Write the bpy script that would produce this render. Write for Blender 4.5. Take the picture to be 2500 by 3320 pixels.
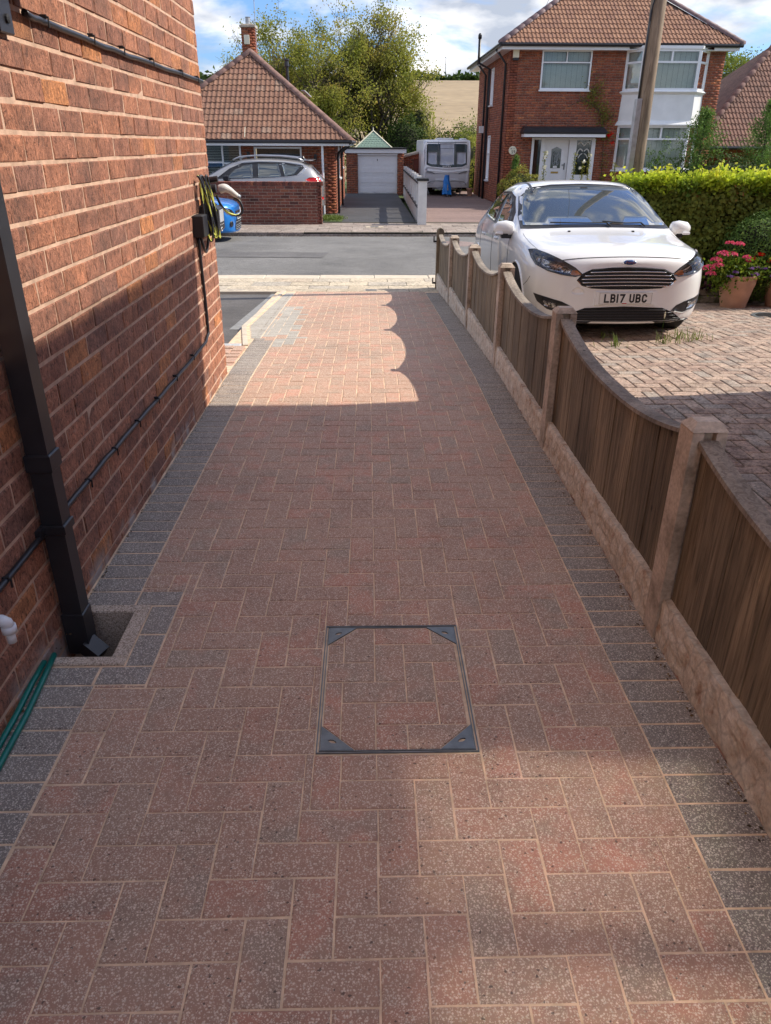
import bpy, bmesh, math, random
import numpy as np
from mathutils import Vector, Matrix, noise as mnoise
from mathutils.bvhtree import BVHTree
from mathutils.geometry import delaunay_2d_cdt

S = bpy.context.scene
for _o in list(bpy.data.objects):
    bpy.data.objects.remove(_o)
COL = S.collection
rnd = random.Random(11)
R = math.radians

# ------------------------------------------------------------------ camera
CAMP = Vector((0, 0, 1.5676))
cd = bpy.data.cameras.new('camera'); cam = bpy.data.objects.new('camera', cd); COL.objects.link(cam)
_r = Vector((0.99974, -0.02238, 0.00408)); _u = Vector((0.00633, 0.44617, 0.89493)); _w = Vector((0.02185, 0.89467, -0.44620))
cam.matrix_world = Matrix(((_r.x, _u.x, -_w.x, 0), (_r.y, _u.y, -_w.y, 0), (_r.z, _u.z, -_w.z, CAMP.z), (0, 0, 0, 1)))
cd.sensor_fit = 'VERTICAL'; cd.sensor_height = 24.0; cd.lens = 2390.15 / 3320 * 24.0
cd.clip_start = 0.05; cd.clip_end = 3000
S.camera = cam

WROUGH = 0.085
S.cycles.sample_clamp_indirect = 0.0; S.cycles.blur_glossy = 0.0
# ------------------------------------------------------------------ sun and sky
SUN_EL, SUN_AZ = 43.0, 8.0            # degrees above horizon; degrees from +X towards +Y
sv = Vector((math.cos(R(SUN_EL)) * math.cos(R(SUN_AZ)), math.cos(R(SUN_EL)) * math.sin(R(SUN_AZ)), math.sin(R(SUN_EL))))
sl = bpy.data.lights.new('sun', 'SUN'); sun = bpy.data.objects.new('sun', sl); COL.objects.link(sun)
sl.energy = 2.75; sl.angle = R(0.55); sl.color = (1.0, 0.91, 0.79)
sun.rotation_euler = sv.to_track_quat('Z', 'Y').to_euler(); sun.location = (20, 0, 30)

world = bpy.data.worlds.new('World'); S.world = world; world.use_nodes = True
nt = world.node_tree; nt.nodes.clear()
def WN(t, **k):
    n = nt.nodes.new(t)
    for a, b in k.items(): setattr(n, a, b)
    return n
wout = WN('ShaderNodeOutputWorld'); bg = WN('ShaderNodeBackground')
sky = WN('ShaderNodeTexSky', sky_type='NISHITA', sun_disc=False, sun_elevation=R(SUN_EL), sun_rotation=R(90 - SUN_AZ), air_density=1.0, dust_density=1.2, ozone_density=1.6)
tc = WN('ShaderNodeTexCoord'); mp = WN('ShaderNodeMapping'); mp.inputs['Scale'].default_value = (1.0, 1.0, 2.6)
mp.inputs['Location'].default_value = (3.1, 2.2, 0.1)
n1 = WN('ShaderNodeTexNoise'); n1.inputs['Scale'].default_value = 4.2; n1.inputs['Detail'].default_value = 9; n1.inputs['Roughness'].default_value = 0.56; n1.inputs['Distortion'].default_value = 0.35
r1 = WN('ShaderNodeValToRGB'); r1.color_ramp.elements[0].position = 0.44; r1.color_ramp.elements[1].position = 0.56
n2 = WN('ShaderNodeTexNoise'); n2.inputs['Scale'].default_value = 7.5; n2.inputs['Detail'].default_value = 7
r2 = WN('ShaderNodeValToRGB'); r2.color_ramp.elements[0].position = 0.40; r2.color_ramp.elements[1].position = 0.64
r2.color_ramp.elements[0].color = (1.75, 1.95, 2.35, 1); r2.color_ramp.elements[1].color = (5.6, 5.4, 5.15, 1)
mx = WN('ShaderNodeMix', data_type='RGBA')
tint = WN('ShaderNodeMix', data_type='RGBA', blend_type='MULTIPLY'); tint.inputs['Factor'].default_value = 1.0
tint.inputs[7].default_value = (0.32, 0.44, 0.66, 1)
L = nt.links.new
L(tc.outputs['Generated'], mp.inputs['Vector']); L(mp.outputs[0], n1.inputs['Vector']); L(mp.outputs[0], n2.inputs['Vector'])
L(n1.outputs['Fac'], r1.inputs[0]); L(n2.outputs['Fac'], r2.inputs[0])
L(sky.outputs[0], tint.inputs[6]); L(r1.outputs[0], mx.inputs['Factor']); L(tint.outputs[2], mx.inputs[6]); L(r2.outputs[0], mx.inputs[7])
L(mx.outputs[2], bg.inputs['Color']); L(bg.outputs[0], wout.inputs[0]); bg.inputs['Strength'].default_value = 0.15

S.view_settings.view_transform = 'Standard'; S.view_settings.look = 'None'
S.view_settings.exposure = 1.10; S.view_settings.gamma = 1.0; S.view_settings.use_curve_mapping = False

# ------------------------------------------------------------------ materials
MATS = {}
class G:
    """tiny node graph helper"""
    def __init__(s, name):
        s.m = bpy.data.materials.new(name); s.m.use_nodes = True; s.t = s.m.node_tree
        s.b = s.t.nodes['Principled BSDF']; s.out = s.t.nodes['Material Output']; s.pos = None
    def n(s, t, ins=None, **k):
        x = s.t.nodes.new(t)
        for a, b in k.items(): setattr(x, a, b)
        for a, b in (ins or {}).items():
            if hasattr(b, 'node') or isinstance(b, bpy.types.NodeSocket): s.t.links.new(b, x.inputs[a])
            else: x.inputs[a].default_value = b
        return x
    def P(s, scale=(1, 1, 1)):
        if s.pos is None: s.pos = s.n('ShaderNodeNewGeometry').outputs['Position']
        if scale == (1, 1, 1): return s.pos
        return s.n('ShaderNodeMapping', {'Vector': s.pos, 'Scale': scale}).outputs[0]
    def noise(s, sc, det=4, rough=0.55, vec=None, out='Fac'):
        return s.n('ShaderNodeTexNoise', {'Vector': vec or s.P(), 'Scale': sc, 'Detail': det, 'Roughness': rough}).outputs[out]
    def ramp(s, f, stops, interp='LINEAR'):
        x = s.n('ShaderNodeValToRGB', {0: f}); cr = x.color_ramp; cr.interpolation = interp
        while len(cr.elements) < len(stops): cr.elements.new(0.5)
        for e, (p, c) in zip(cr.elements, stops):
            e.position = p; e.color = (*c, 1) if isinstance(c, tuple) else (c, c, c, 1)
        return x.outputs[0]
    def mix(s, f, a, b, mode='MIX'):
        x = s.n('ShaderNodeMix', data_type='RGBA', blend_type=mode)
        for i, v in ((0, f), (6, a), (7, b)):
            if isinstance(v, bpy.types.NodeSocket): s.t.links.new(v, x.inputs[i])
            else: x.inputs[i].default_value = v if i == 0 else (*v, 1) if isinstance(v, tuple) else (v, v, v, 1)
        return x.outputs[2]
    def math(s, op, a, b=0.0):
        return s.n('ShaderNodeMath', {0: a, 1: b}, operation=op).outputs[0]
    def piece(s):
        """a random number per piece: per object, or per piece of a joined mesh through the 'tint' attribute"""
        a = s.n('ShaderNodeAttribute', attribute_name='tint').outputs['Fac']; o = s.n('ShaderNodeObjectInfo').outputs['Random']
        return s.math('FRACT', s.math('ADD', a, o))
    def bump(s, h, strength=0.5, dist=0.01):
        s.t.links.new(s.n('ShaderNodeBump', {'Height': h, 'Strength': strength, 'Distance': dist}).outputs[0], s.b.inputs['Normal'])
    def col(s, c):
        if isinstance(c, bpy.types.NodeSocket): s.t.links.new(c, s.b.inputs['Base Color'])
        else: s.b.inputs['Base Color'].default_value = (*c, 1)
        return s
    def set(s, **k):
        nm = dict(rough='Roughness', metal='Metallic', spec='Specular IOR Level', coat='Coat Weight', coatr='Coat Roughness', alpha='Alpha', trans='Transmission Weight')
        for a, v in k.items():
            i = s.b.inputs[nm[a]]
            if isinstance(v, bpy.types.NodeSocket): s.t.links.new(v, i)
            else: i.default_value = v
        return s

def plain(name, c, rough=0.6, var=0.12, sc=9.0, bump=0.0, **k):
    g = G(name)
    n = g.noise(sc, 5)
    lo = tuple(x * (1 - var) for x in c); hi = tuple(min(1, x * (1 + var)) for x in c)
    g.col(g.ramp(n, [(0.3, lo), (0.7, hi)])).set(rough=rough, **k)
    if bump: g.bump(g.noise(sc * 8, 4), bump, 0.004)
    return g.m

def paver(name, stops, speck=(0.62, 0.56, 0.50), dens=0.42, rough=0.85):
    g = G(name)
    r = g.piece()
    base = g.ramp(r, stops)
    base = g.mix(g.ramp(g.noise(7, 4), [(0.42, 0.0), (0.6, 0.8)]), base, g.ramp(r, [(0.0, stops[-1][1]), (1.0, stops[len(stops) // 2][1])]))
    base = g.mix(0.75, base, g.ramp(g.noise(1.3, 7, 0.65), [(0.33, 0.72), (0.5, 1.0), (0.7, 1.15)]), 'MULTIPLY')
    warp = g.n('ShaderNodeTexNoise', {'Vector': g.P(), 'Scale': 210.0, 'Detail': 2.0}).outputs['Color']
    wv = g.n('ShaderNodeVectorMath', {0: g.P(), 1: g.n('ShaderNodeVectorMath', {0: warp, 1: (0.004, 0.004, 0.004)}, operation='MULTIPLY').outputs[0]}, operation='ADD').outputs[0]
    v = g.n('ShaderNodeTexVoronoi', {'Vector': wv, 'Scale': 168.0, 'Randomness': 1.0})
    sp = g.ramp(v.outputs['Distance'], [(0.34, 1.0), (0.48, 0.0)])
    pick = g.ramp(v.outputs['Color'], [(dens, 0.0), (dens + 0.03, 1.0)])
    sc = g.mix(g.ramp(v.outputs['Color'], [(0.4, 0.0), (1.0, 0.8)]), speck, tuple(x * 0.5 for x in speck))
    c1 = g.mix(g.math('MULTIPLY', g.math('MULTIPLY', sp, pick), 0.9), base, sc)
    v2 = g.n('ShaderNodeTexVoronoi', {'Vector': g.P(), 'Scale': 330.0})
    c2 = g.mix(g.math('MULTIPLY', g.ramp(v2.outputs['Color'], [(0.56, 0.0), (0.6, 1.0)]), g.ramp(v2.outputs['Distance'], [(0.35, 0.6), (0.5, 0.0)])), c1, speck)
    v3 = g.n('ShaderNodeTexVoronoi', {'Vector': g.P((1, 1.3, 1)), 'Scale': 170.0})
    c3 = g.mix(g.math('MULTIPLY', g.ramp(v3.outputs['Color'], [(0.90, 0.0), (0.92, 1.0)]), 0.7), c2, (0.05, 0.035, 0.03))
    g.col(c3).set(rough=rough)
    g.bump(g.math('ADD', g.math('MULTIPLY', sp, 0.4), g.noise(220, 3)), 0.5, 0.0025)
    return g.m

def brickmat(name, stops, streak=True, dirt=0.5, sc=1.0, zdirt=None):
    g = G(name)
    base = g.ramp(g.piece(), stops)
    nz = g.noise(11 * sc, 6, 0.65)
    base = g.mix(dirt, base, g.ramp(nz, [(0.32, (0.25, 0.2, 0.2)), (0.55, (1, 1, 1)), (0.75, (1.45, 1.3, 1.2))]), 'MULTIPLY')
    if streak:
        h = g.n('ShaderNodeTexNoise', {'Vector': g.P((1.0, 1.0, 0.55)), 'Scale': 75.0, 'Detail': 6.0, 'Roughness': 0.72, 'Distortion': 1.2}).outputs[0]
        base = g.mix(0.9, base, g.ramp(h, [(0.36, 0.16), (0.47, 0.85), (0.56, 1.1), (0.68, 1.6)]), 'MULTIPLY')
        base = g.mix(g.ramp(g.noise(26, 5, 0.7), [(0.60, 0.0), (0.74, 0.55)]), base, (0.50, 0.33, 0.24))
        base = g.mix(g.ramp(g.noise(4.5, 4), [(0.50, 0.0), (0.66, 0.38)]), base, (0.075, 0.055, 0.048))
    else:
        h = g.noise(70 * sc, 5, 0.7)
        base = g.mix(0.75, base, g.ramp(h, [(0.38, 0.35), (0.52, 1.0), (0.68, 1.35)]), 'MULTIPLY')
    if zdirt is not None:      # pale salt bloom on the lowest course
        z = g.n('ShaderNodeSeparateXYZ', {0: g.P()}).outputs[2]
        f = g.math('MULTIPLY', g.ramp(g.math('ADD', z, 0.1), [(0.13, 1.0), (0.2, 0.0)]), g.ramp(g.noise(5, 6), [(0.5, 0.0), (0.62, 0.85)]))
        base = g.mix(f, base, (0.42, 0.38, 0.35))
    g.col(base).set(rough=0.92)
    g.bump(h, 1.0 if streak else 0.4, 0.010 if streak else 0.003)
    return g.m

def mortar(name, c, sc=1.0):
    g = G(name)
    g.col(g.mix(0.8, c, g.ramp(g.noise(18, 6), [(0.3, 0.6), (0.7, 1.2)]), 'MULTIPLY')).set(rough=0.95)
    g.bump(g.noise(240, 4), 0.7, 0.003)
    return g.m

M = {}
M['paver_red'] = paver('paver_red', [(0.0, (0.48, 0.235, 0.160)), (0.25, (0.46, 0.235, 0.160)), (0.5, (0.43, 0.245, 0.168)), (0.75, (0.38, 0.245, 0.172)), (1.0, (0.32, 0.235, 0.172))], speck=(0.78, 0.63, 0.49), dens=0.42)
M['paver_grey'] = paver('paver_grey', [(0.0, (0.20, 0.174, 0.152)), (0.5, (0.23, 0.198, 0.168)), (1.0, (0.265, 0.225, 0.187))], speck=(0.72, 0.64, 0.54), dens=0.48)
M['paver_pale'] = paver('paver_pale', [(0.0, (0.31, 0.275, 0.225)), (0.5, (0.36, 0.32, 0.265)), (1.0, (0.42, 0.385, 0.32))], speck=(0.66, 0.64, 0.58), dens=0.5)
M['sand'] = mortar('joint_sand', (0.74, 0.54, 0.36))
M['near_brick'] = brickmat('near_brick', [(0.0, (0.40, 0.175, 0.105)), (0.2, (0.34, 0.150, 0.095)), (0.45, (0.44, 0.190, 0.110)), (0.62, (0.47, 0.200, 0.110)), (0.76, (0.32, 0.155, 0.108)), (0.92, (0.46, 0.190, 0.10)), (0.96, (0.60, 0.25, 0.10)), (1.0, (0.52, 0.21, 0.09))], zdirt=True)
M['near_mortar'] = mortar('near_mortar', (0.58, 0.39, 0.275))
M['far_brick'] = brickmat('far_brick', [(0.0, (0.28, 0.078, 0.042)), (0.3, (0.34, 0.10, 0.05)), (0.6, (0.39, 0.12, 0.058)), (0.85, (0.22, 0.07, 0.044)), (1.0, (0.50, 0.17, 0.07))], streak=False, dirt=0.45, sc=0.4)
M['far_mortar'] = mortar('far_mortar', (0.33, 0.25, 0.19))
M['low_brick'] = brickmat('low_brick', [(0.0, (0.19, 0.06, 0.042)), (0.4, (0.24, 0.08, 0.05)), (0.8, (0.16, 0.055, 0.04)), (0.93, (0.09, 0.035, 0.03)), (1.0, (0.34, 0.12, 0.06))], streak=False, dirt=0.6, sc=0.5)
M['old_paver'] = brickmat('old_paver', [(0.0, (0.37, 0.26, 0.20)), (0.4, (0.45, 0.345, 0.265)), (0.7, (0.40, 0.29, 0.225)), (1.0, (0.37, 0.32, 0.265))], streak=False, dirt=0.7, sc=0.8)
M['moss_joint'] = plain('moss_joint', (0.045, 0.038, 0.022), 0.95, 0.5, 30)
M['roof_tile'] = brickmat('roof_tile', [(0.0, (0.21, 0.105, 0.068)), (0.5, (0.26, 0.14, 0.09)), (0.88, (0.235, 0.12, 0.08)), (0.95, (0.27, 0.17, 0.12)), (1.0, (0.30, 0.215, 0.16))], streak=False, dirt=0.4, sc=0.8)
M['roof_tile2'] = brickmat('roof_tile_brown', [(0.0, (0.27, 0.135, 0.08)), (0.5, (0.33, 0.175, 0.105)), (1.0, (0.24, 0.12, 0.078))], streak=False, dirt=0.4, sc=0.8)
M['roof_old'] = brickmat('roof_tile_old', [(0.0, (0.20, 0.105, 0.075)), (0.5, (0.25, 0.135, 0.095)), (1.0, (0.17, 0.095, 0.07))], streak=False, dirt=0.6, sc=0.5)
M['ridge'] = plain('ridge_tile', (0.22, 0.125, 0.10), 0.8, 0.3, 6, 0.3)
M['ridge2'] = plain('ridge_tile_purple', (0.17, 0.105, 0.105), 0.6, 0.2, 6, 0.2)
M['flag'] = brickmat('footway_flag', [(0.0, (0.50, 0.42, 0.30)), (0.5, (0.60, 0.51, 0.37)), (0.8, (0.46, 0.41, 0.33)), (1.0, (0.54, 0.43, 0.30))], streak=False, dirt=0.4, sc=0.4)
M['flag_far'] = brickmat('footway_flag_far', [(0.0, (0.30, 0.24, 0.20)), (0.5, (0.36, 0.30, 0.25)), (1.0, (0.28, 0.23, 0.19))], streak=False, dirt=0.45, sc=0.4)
M['white_upvc'] = plain('white_upvc', (0.78, 0.79, 0.80), 0.3, 0.03)
M['white_paint'] = plain('white_paint', (0.76, 0.76, 0.74), 0.55, 0.06, 3)
M['white_render'] = plain('white_render', (0.66, 0.64, 0.60), 0.85, 0.10, 4, 0.4)
M['black_plastic'] = plain('black_plastic', (0.018, 0.018, 0.022), 0.38, 0.2, 12)
M['black_matt'] = plain('black_matt', (0.014, 0.014, 0.015), 0.7, 0.3, 12)
M['concrete'] = plain('concrete', (0.42, 0.36, 0.29), 0.9, 0.25, 14, 0.5)
M['kerb'] = plain('pale_kerb', (0.56, 0.48, 0.37), 0.85, 0.12, 10, 0.3)
M['step'] = plain('pale_granite', (0.45, 0.46, 0.46), 0.8, 0.2, 60, 0.3)
M['strip'] = plain('grey_channel', (0.24, 0.24, 0.23), 0.85, 0.2, 20, 0.3)
M['galv'] = plain('galvanised_steel', (0.42, 0.44, 0.46), 0.45, 0.2, 14, metal=0.7)
M['steel'] = plain('cover_steel', (0.16, 0.175, 0.18), 0.5, 0.2, 30, metal=0.6)
M['green_hose'] = plain('green_hose', (0.0, 0.15, 0.115), 0.35, 0.15, 30)
M['terracotta'] = plain('terracotta', (0.47, 0.26, 0.175), 0.75, 0.15, 9, 0.15)
M['blue_tarp'] = plain('blue_cover', (0.01, 0.20, 0.62), 0.35, 0.2, 6)
M['cream'] = plain('cream_plastic', (0.72, 0.68, 0.52), 0.5, 0.05)
M['lead'] = plain('lead_sheet', (0.36, 0.38, 0.41), 0.5, 0.15, 5)
M['green_shingle'] = plain('green_shingle', (0.17, 0.25, 0.20), 0.85, 0.25, 20, 0.4)
M['brown_wood'] = plain('red_brown_board', (0.16, 0.045, 0.03), 0.7, 0.2, 5)
M['soil'] = plain('soil', (0.06, 0.045, 0.03), 1.0, 0.4, 20, 0.5)
M['bark'] = plain('bark', (0.085, 0.07, 0.052), 0.95, 0.3, 9, 0.5)
M['gold'] = plain('brass', (0.45, 0.32, 0.10), 0.35, 0.1, metal=0.8)
M['curtain'] = plain('net_curtain', (0.68, 0.67, 0.62), 0.9, 0.12, 3)
M['blind'] = plain('blind_slats', (0.74, 0.73, 0.66), 0.8, 0.05)
M['dark_in'] = plain('dark_interior', (0.025, 0.025, 0.025), 0.9, 0.3)
M['ink'] = plain('black_print', (0.01, 0.01, 0.012), 0.5, 0.0)
M['red_plastic'] = plain('red_lens', (0.45, 0.01, 0.01), 0.15, 0.1)
M['white_print'] = plain('white_print', (0.8, 0.8, 0.8), 0.4, 0.0)
M['deep_blue'] = plain('badge_blue', (0.01, 0.03, 0.12), 0.2, 0.05)

def asphalt(name, c, rough=0.9, big=0.25, streaks=False):
    g = G(name)
    base = g.mix(1.0, c, g.ramp(g.noise(0.8, 6, 0.6), [(0.3, 1 - big), (0.7, 1 + big)]), 'MULTIPLY')
    v = g.n('ShaderNodeTexVoronoi', {'Vector': g.P(), 'Scale': 110.0})
    base = g.mix(0.7, base, g.ramp(v.outputs['Color'], [(0.1, 0.55), (0.9, 1.5)]), 'MULTIPLY')
    base = g.mix(0.6, base, g.ramp(g.noise(9, 5, vec=g.P((0.5, 2.5, 1))), [(0.35, 0.75), (0.65, 1.25)]), 'MULTIPLY')
    base = g.mix(g.ramp(g.noise(0.55, 6, 0.6, g.P((0.35, 1.6, 1))), [(0.52, 0.0), (0.68, 0.5)]), base, tuple(x * 1.35 + .02 for x in c))
    cr = g.n('ShaderNodeTexVoronoi', {'Vector': g.n('ShaderNodeVectorMath', {0: g.P((0.35, 0.5, 1)), 1: g.noise(2.5, 4, out='Color')}, operation='ADD').outputs[0], 'Scale': 1.1}, feature='DISTANCE_TO_EDGE').outputs[0]
    base = g.mix(g.math('MULTIPLY', g.ramp(cr, [(0.0, 1.0), (0.012, 0.0)]), g.ramp(g.noise(0.8, 2), [(0.5, 0.0), (0.6, 0.55)])), base, tuple(x * .3 for x in c))
    g.col(base).set(rough=rough)
    g.bump(v.outputs['Distance'], 0.6, 0.004)
    return g.m
M['road'] = asphalt('road_asphalt', (0.155, 0.150, 0.140))
M['tarmac'] = asphalt('dark_tarmac', (0.052, 0.052, 0.055), 0.8, 0.3)
M['yard_tarmac'] = asphalt('yard_tarmac', (0.095, 0.088, 0.082), 0.9, 0.2)
M['red_tarmac'] = asphalt('red_tarmac', (0.20, 0.135, 0.115), 0.9, 0.2)

def woodmat(name, lo, hi):
    g = G(name)
    r = g.piece()
    off = g.n('ShaderNodeCombineXYZ', {0: g.math('MULTIPLY', r, 7.0), 1: g.math('MULTIPLY', r, 13.0), 2: r}).outputs[0]
    vec = g.n('ShaderNodeVectorMath', {0: g.P((1, 1, 0.055)), 1: off}, operation='ADD').outputs[0]
    w = g.n('ShaderNodeTexNoise', {'Vector': vec, 'Scale': 42.0, 'Detail': 7.0, 'Roughness': 0.7, 'Distortion': 1.4}).outputs[0]
    big = g.noise(3.5, 4, vec=g.P((1, 1, 0.35)))
    c = g.ramp(w, [(0.35, lo), (0.62, hi)])
    c = g.mix(0.85, c, g.ramp(big, [(0.35, 0.55), (0.65, 1.25)]), 'MULTIPLY')
    c = g.mix(0.6, c, g.ramp(r, [(0.0, 0.80), (0.5, 1.0), (1.0, 1.25)]), 'MULTIPLY')
    v = g.n('ShaderNodeTexVoronoi', {'Vector': g.P((1, 1, 0.62)), 'Scale': 7.0})
    c = g.mix(g.ramp(v.outputs['Distance'], [(0.04, 0.9), (0.075, 0.0)]), c, (0.02, 0.013, 0.01))
    g.col(c).set(rough=0.85); g.bump(w, 0.6, 0.003)
    return g.m
M['fence_wood'] = woodmat('fence_wood', (0.085, 0.066, 0.040), (0.26, 0.205, 0.135))
M['cap_wood'] = woodmat('cap_wood', (0.16, 0.13, 0.10), (0.34, 0.29, 0.23))
M['pole_wood'] = woodmat('pole_wood', (0.15, 0.11, 0.075), (0.30, 0.23, 0.165))
M['post_conc'] = (lambda g: (g.col(g.mix(0.9, g.ramp(g.noise(5, 6, 0.65), [(0.32, (0.24, 0.20, 0.15)), (0.52, (0.52, 0.43, 0.34)), (0.7, (0.62, 0.53, 0.43))]), g.ramp(g.noise(60, 4), [(0.3, 0.75), (0.7, 1.15)]), 'MULTIPLY')).set(rough=0.95), g.bump(g.noise(90, 5), 0.5, 0.004), g.m)[-1])(G('post_concrete'))
g = G('stone_face_concrete'); _v = g.n('ShaderNodeTexVoronoi', {'Vector': g.P((1, 1, 0.8)), 'Scale': 15.0}, feature='DISTANCE_TO_EDGE').outputs[0]
_c = g.ramp(g.noise(11, 6, 0.65), [(0.33, (0.46, 0.31, 0.22)), (0.43, (0.64, 0.54, 0.42)), (0.7, (0.78, 0.71, 0.60))])
_c = g.mix(0.5, _c, g.ramp(_v, [(0.0, 0.5), (0.09, 1.0)]), 'MULTIPLY'); _c = g.mix(0.5, _c, g.ramp(g.noise(90, 4), [(0.3, 0.6), (0.7, 1.2)]), 'MULTIPLY')
g.col(_c).set(rough=0.95); g.bump(g.noise(60, 6, 0.7), 0.9, 0.007); M['gravel_conc'] = g.m

def glassmat(name, tint_=(0.86, 0.9, 0.9)):
    g = G(name); t = g.t
    fr = g.n('ShaderNodeFresnel', {'IOR': 1.5}).outputs[0]
    tr = g.n('ShaderNodeBsdfTransparent', {'Color': (*tint_, 1)}); gl = g.n('ShaderNodeBsdfGlossy', {'Roughness': 0.02, 'Color': (1, 1, 1, 1)})
    ms = g.n('ShaderNodeMixShader', {0: fr, 1: tr.outputs[0], 2: gl.outputs[0]})
    t.links.new(ms.outputs[0], g.out.inputs[0]); return g.m
M['glass'] = glassmat('window_glass')
M['lens'] = glassmat('lens_glass', (0.95, 0.95, 0.97))

def carpaint(name, c, metal=0.0, flake=0.0):
    g = G(name); g.col(g.ramp(g.noise(3, 3), [(0.3, tuple(x * 0.96 for x in c)), (0.7, c)])).set(rough=0.32 if metal else 0.3, metal=metal, coat=0.9, coatr=0.03)
    return g.m
M['car_white'] = carpaint('car_white', (0.80, 0.81, 0.81))
M['car_silver'] = carpaint('car_silver', (0.42, 0.41, 0.40), 0.65)
M['car_blue'] = carpaint('car_blue', (0.0, 0.19, 0.62), 0.25)
M['car_glass'] = (lambda g: (g.col((0.055, 0.068, 0.072)).set(rough=0.03, spec=1.0, coat=1.0), g.m)[-1])(G('car_glass'))
M['chrome'] = (lambda g: (g.col((0.75, 0.76, 0.78)).set(rough=0.1, metal=1.0), g.m)[-1])(G('chrome'))
M['tyre'] = plain('tyre', (0.02, 0.02, 0.02), 0.85, 0.3, 40, 0.3)
M['alloy'] = plain('alloy', (0.5, 0.5, 0.52), 0.3, 0.05, metal=0.9)
M['reflector'] = (lambda g: (g.col(g.ramp(g.noise(38, 3), [(0.42, (0.03, 0.03, 0.035)), (0.5, (0.6, 0.6, 0.62)), (0.56, (0.05, 0.05, 0.06)), (0.66, (0.8, 0.8, 0.82))])).set(rough=0.12, metal=0.7, coat=1.0), g.m)[-1])(G('lamp_reflector'))
M['orange_lens'] = plain('orange_lens', (0.48, 0.17, 0.06), 0.15, 0.1)
M['plate_white'] = plain('plate_white', (0.72, 0.72, 0.70), 0.35, 0.02)

def leafmat(name, stops, trans=0.35, rough=0.6, spec=0.12):
    g = G(name); a = g.n('ShaderNodeAttribute', attribute_name='tint').outputs['Fac']
    c = g.ramp(a, stops)
    g.col(c).set(rough=rough, spec=spec)
    tl = g.n('ShaderNodeBsdfTranslucent', {'Color': g.mix(0.5, c, (1.3, 1.4, 0.6), 'MULTIPLY')})
    ms = g.n('ShaderNodeMixShader', {0: trans, 1: g.b.outputs[0], 2: tl.outputs[0]})
    g.t.links.new(ms.outputs[0], g.out.inputs[0]); return g.m
M['leaf_tree'] = leafmat('leaf_tree', [(0, (0.14, 0.17, 0.035)), (0.45, (0.26, 0.27, 0.06)), (0.85, (0.36, 0.33, 0.08)), (1, (0.42, 0.31, 0.10))], 0.45)
M['leaf_tree2'] = leafmat('leaf_tree2', [(0, (0.09, 0.13, 0.03)), (0.5, (0.19, 0.23, 0.05)), (1, (0.28, 0.29, 0.07))], 0.42)
M['leaf_dark'] = leafmat('leaf_dark', [(0, (0.025, 0.05, 0.012)), (0.5, (0.05, 0.085, 0.02)), (1, (0.09, 0.12, 0.03))])
M['leaf_bright'] = leafmat('leaf_bright', [(0, (0.05, 0.09, 0.015)), (0.5, (0.11, 0.18, 0.025)), (1, (0.20, 0.24, 0.03))])
M['leaf_yellow'] = leafmat('leaf_yellow', [(0, (0.12, 0.20, 0.03)), (0.3, (0.30, 0.38, 0.04)), (0.6, (0.46, 0.54, 0.05)), (1, (0.68, 0.66, 0.09))], 0.42)
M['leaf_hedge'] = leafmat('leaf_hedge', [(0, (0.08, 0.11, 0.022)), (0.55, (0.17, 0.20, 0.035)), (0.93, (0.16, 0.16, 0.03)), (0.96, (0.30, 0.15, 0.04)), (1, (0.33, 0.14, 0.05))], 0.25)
M['leaf_box'] = leafmat('leaf_box', [(0, (0.05, 0.10, 0.025)), (0.6, (0.11, 0.19, 0.045)), (1, (0.20, 0.28, 0.07))], 0.25)
M['leaf_conifer'] = leafmat('leaf_conifer', [(0, (0.06, 0.12, 0.03)), (0.5, (0.12, 0.21, 0.05)), (1, (0.20, 0.29, 0.08))], 0.3)
M['leaf_goldcon'] = leafmat('leaf_gold_conifer', [(0, (0.10, 0.12, 0.02)), (0.5, (0.24, 0.24, 0.04)), (1, (0.36, 0.33, 0.07))], 0.2)
M['pink'] = leafmat('pink_petals', [(0, (0.55, 0.05, 0.14)), (1, (0.80, 0.16, 0.28))], 0.25)
M['red'] = leafmat('red_petals', [(0, (0.55, 0.01, 0.01)), (1, (0.85, 0.03, 0.02))], 0.25)
M['violet'] = leafmat('violet_petals', [(0, (0.16, 0.04, 0.32)), (1, (0.45, 0.30, 0.62))], 0.25)
M['white_petal'] = leafmat('white_petals', [(0, (0.75, 0.70, 0.62)), (1, (0.85, 0.85, 0.8))], 0.25)
M['grass'] = leafmat('grass_blades', [(0, (0.09, 0.13, 0.03)), (1, (0.20, 0.24, 0.07))], 0.3)
M['lawn'] = plain('lawn', (0.075, 0.11, 0.03), 1.0, 0.4, 14, 0.5)
M['twig'] = plain('twig', (0.07, 0.055, 0.04), 0.95, 0.2)

# ------------------------------------------------------------------ object helpers
WM = {}
def link(o, parent=None, Mx=None):
    COL.objects.link(o); Mx = Mx or Matrix()
    if parent is not None:
        o.parent = parent; o.matrix_parent_inverse = WM[parent.name].inverted()
    o.matrix_basis = Mx; WM[o.name] = Mx.copy()
    return o
GROUPS = {'weed_tuft': 'weeds in the old block drive', 'hollyhock': 'hollyhocks by the white front door', 'conifer': 'conifers across the road', 'plant_pot': 'terracotta plant pots', 'geranium_leaves': 'leaves in the two pots'}
def meta(o, label=None, cat=None, group=None, kind=None):
    group = group or GROUPS.get(o.name.split('.')[0])
    if label: o['label'] = label
    if cat: o['category'] = cat
    if group: o['group'] = group
    if kind: o['kind'] = kind
    return o
def thing(name, label, cat, loc=(0, 0, 0), group=None):
    o = bpy.data.objects.new(name, None); o.empty_display_size = 0.1
    link(o, None, Matrix.Translation(loc)); return meta(o, label, cat, group)
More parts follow.
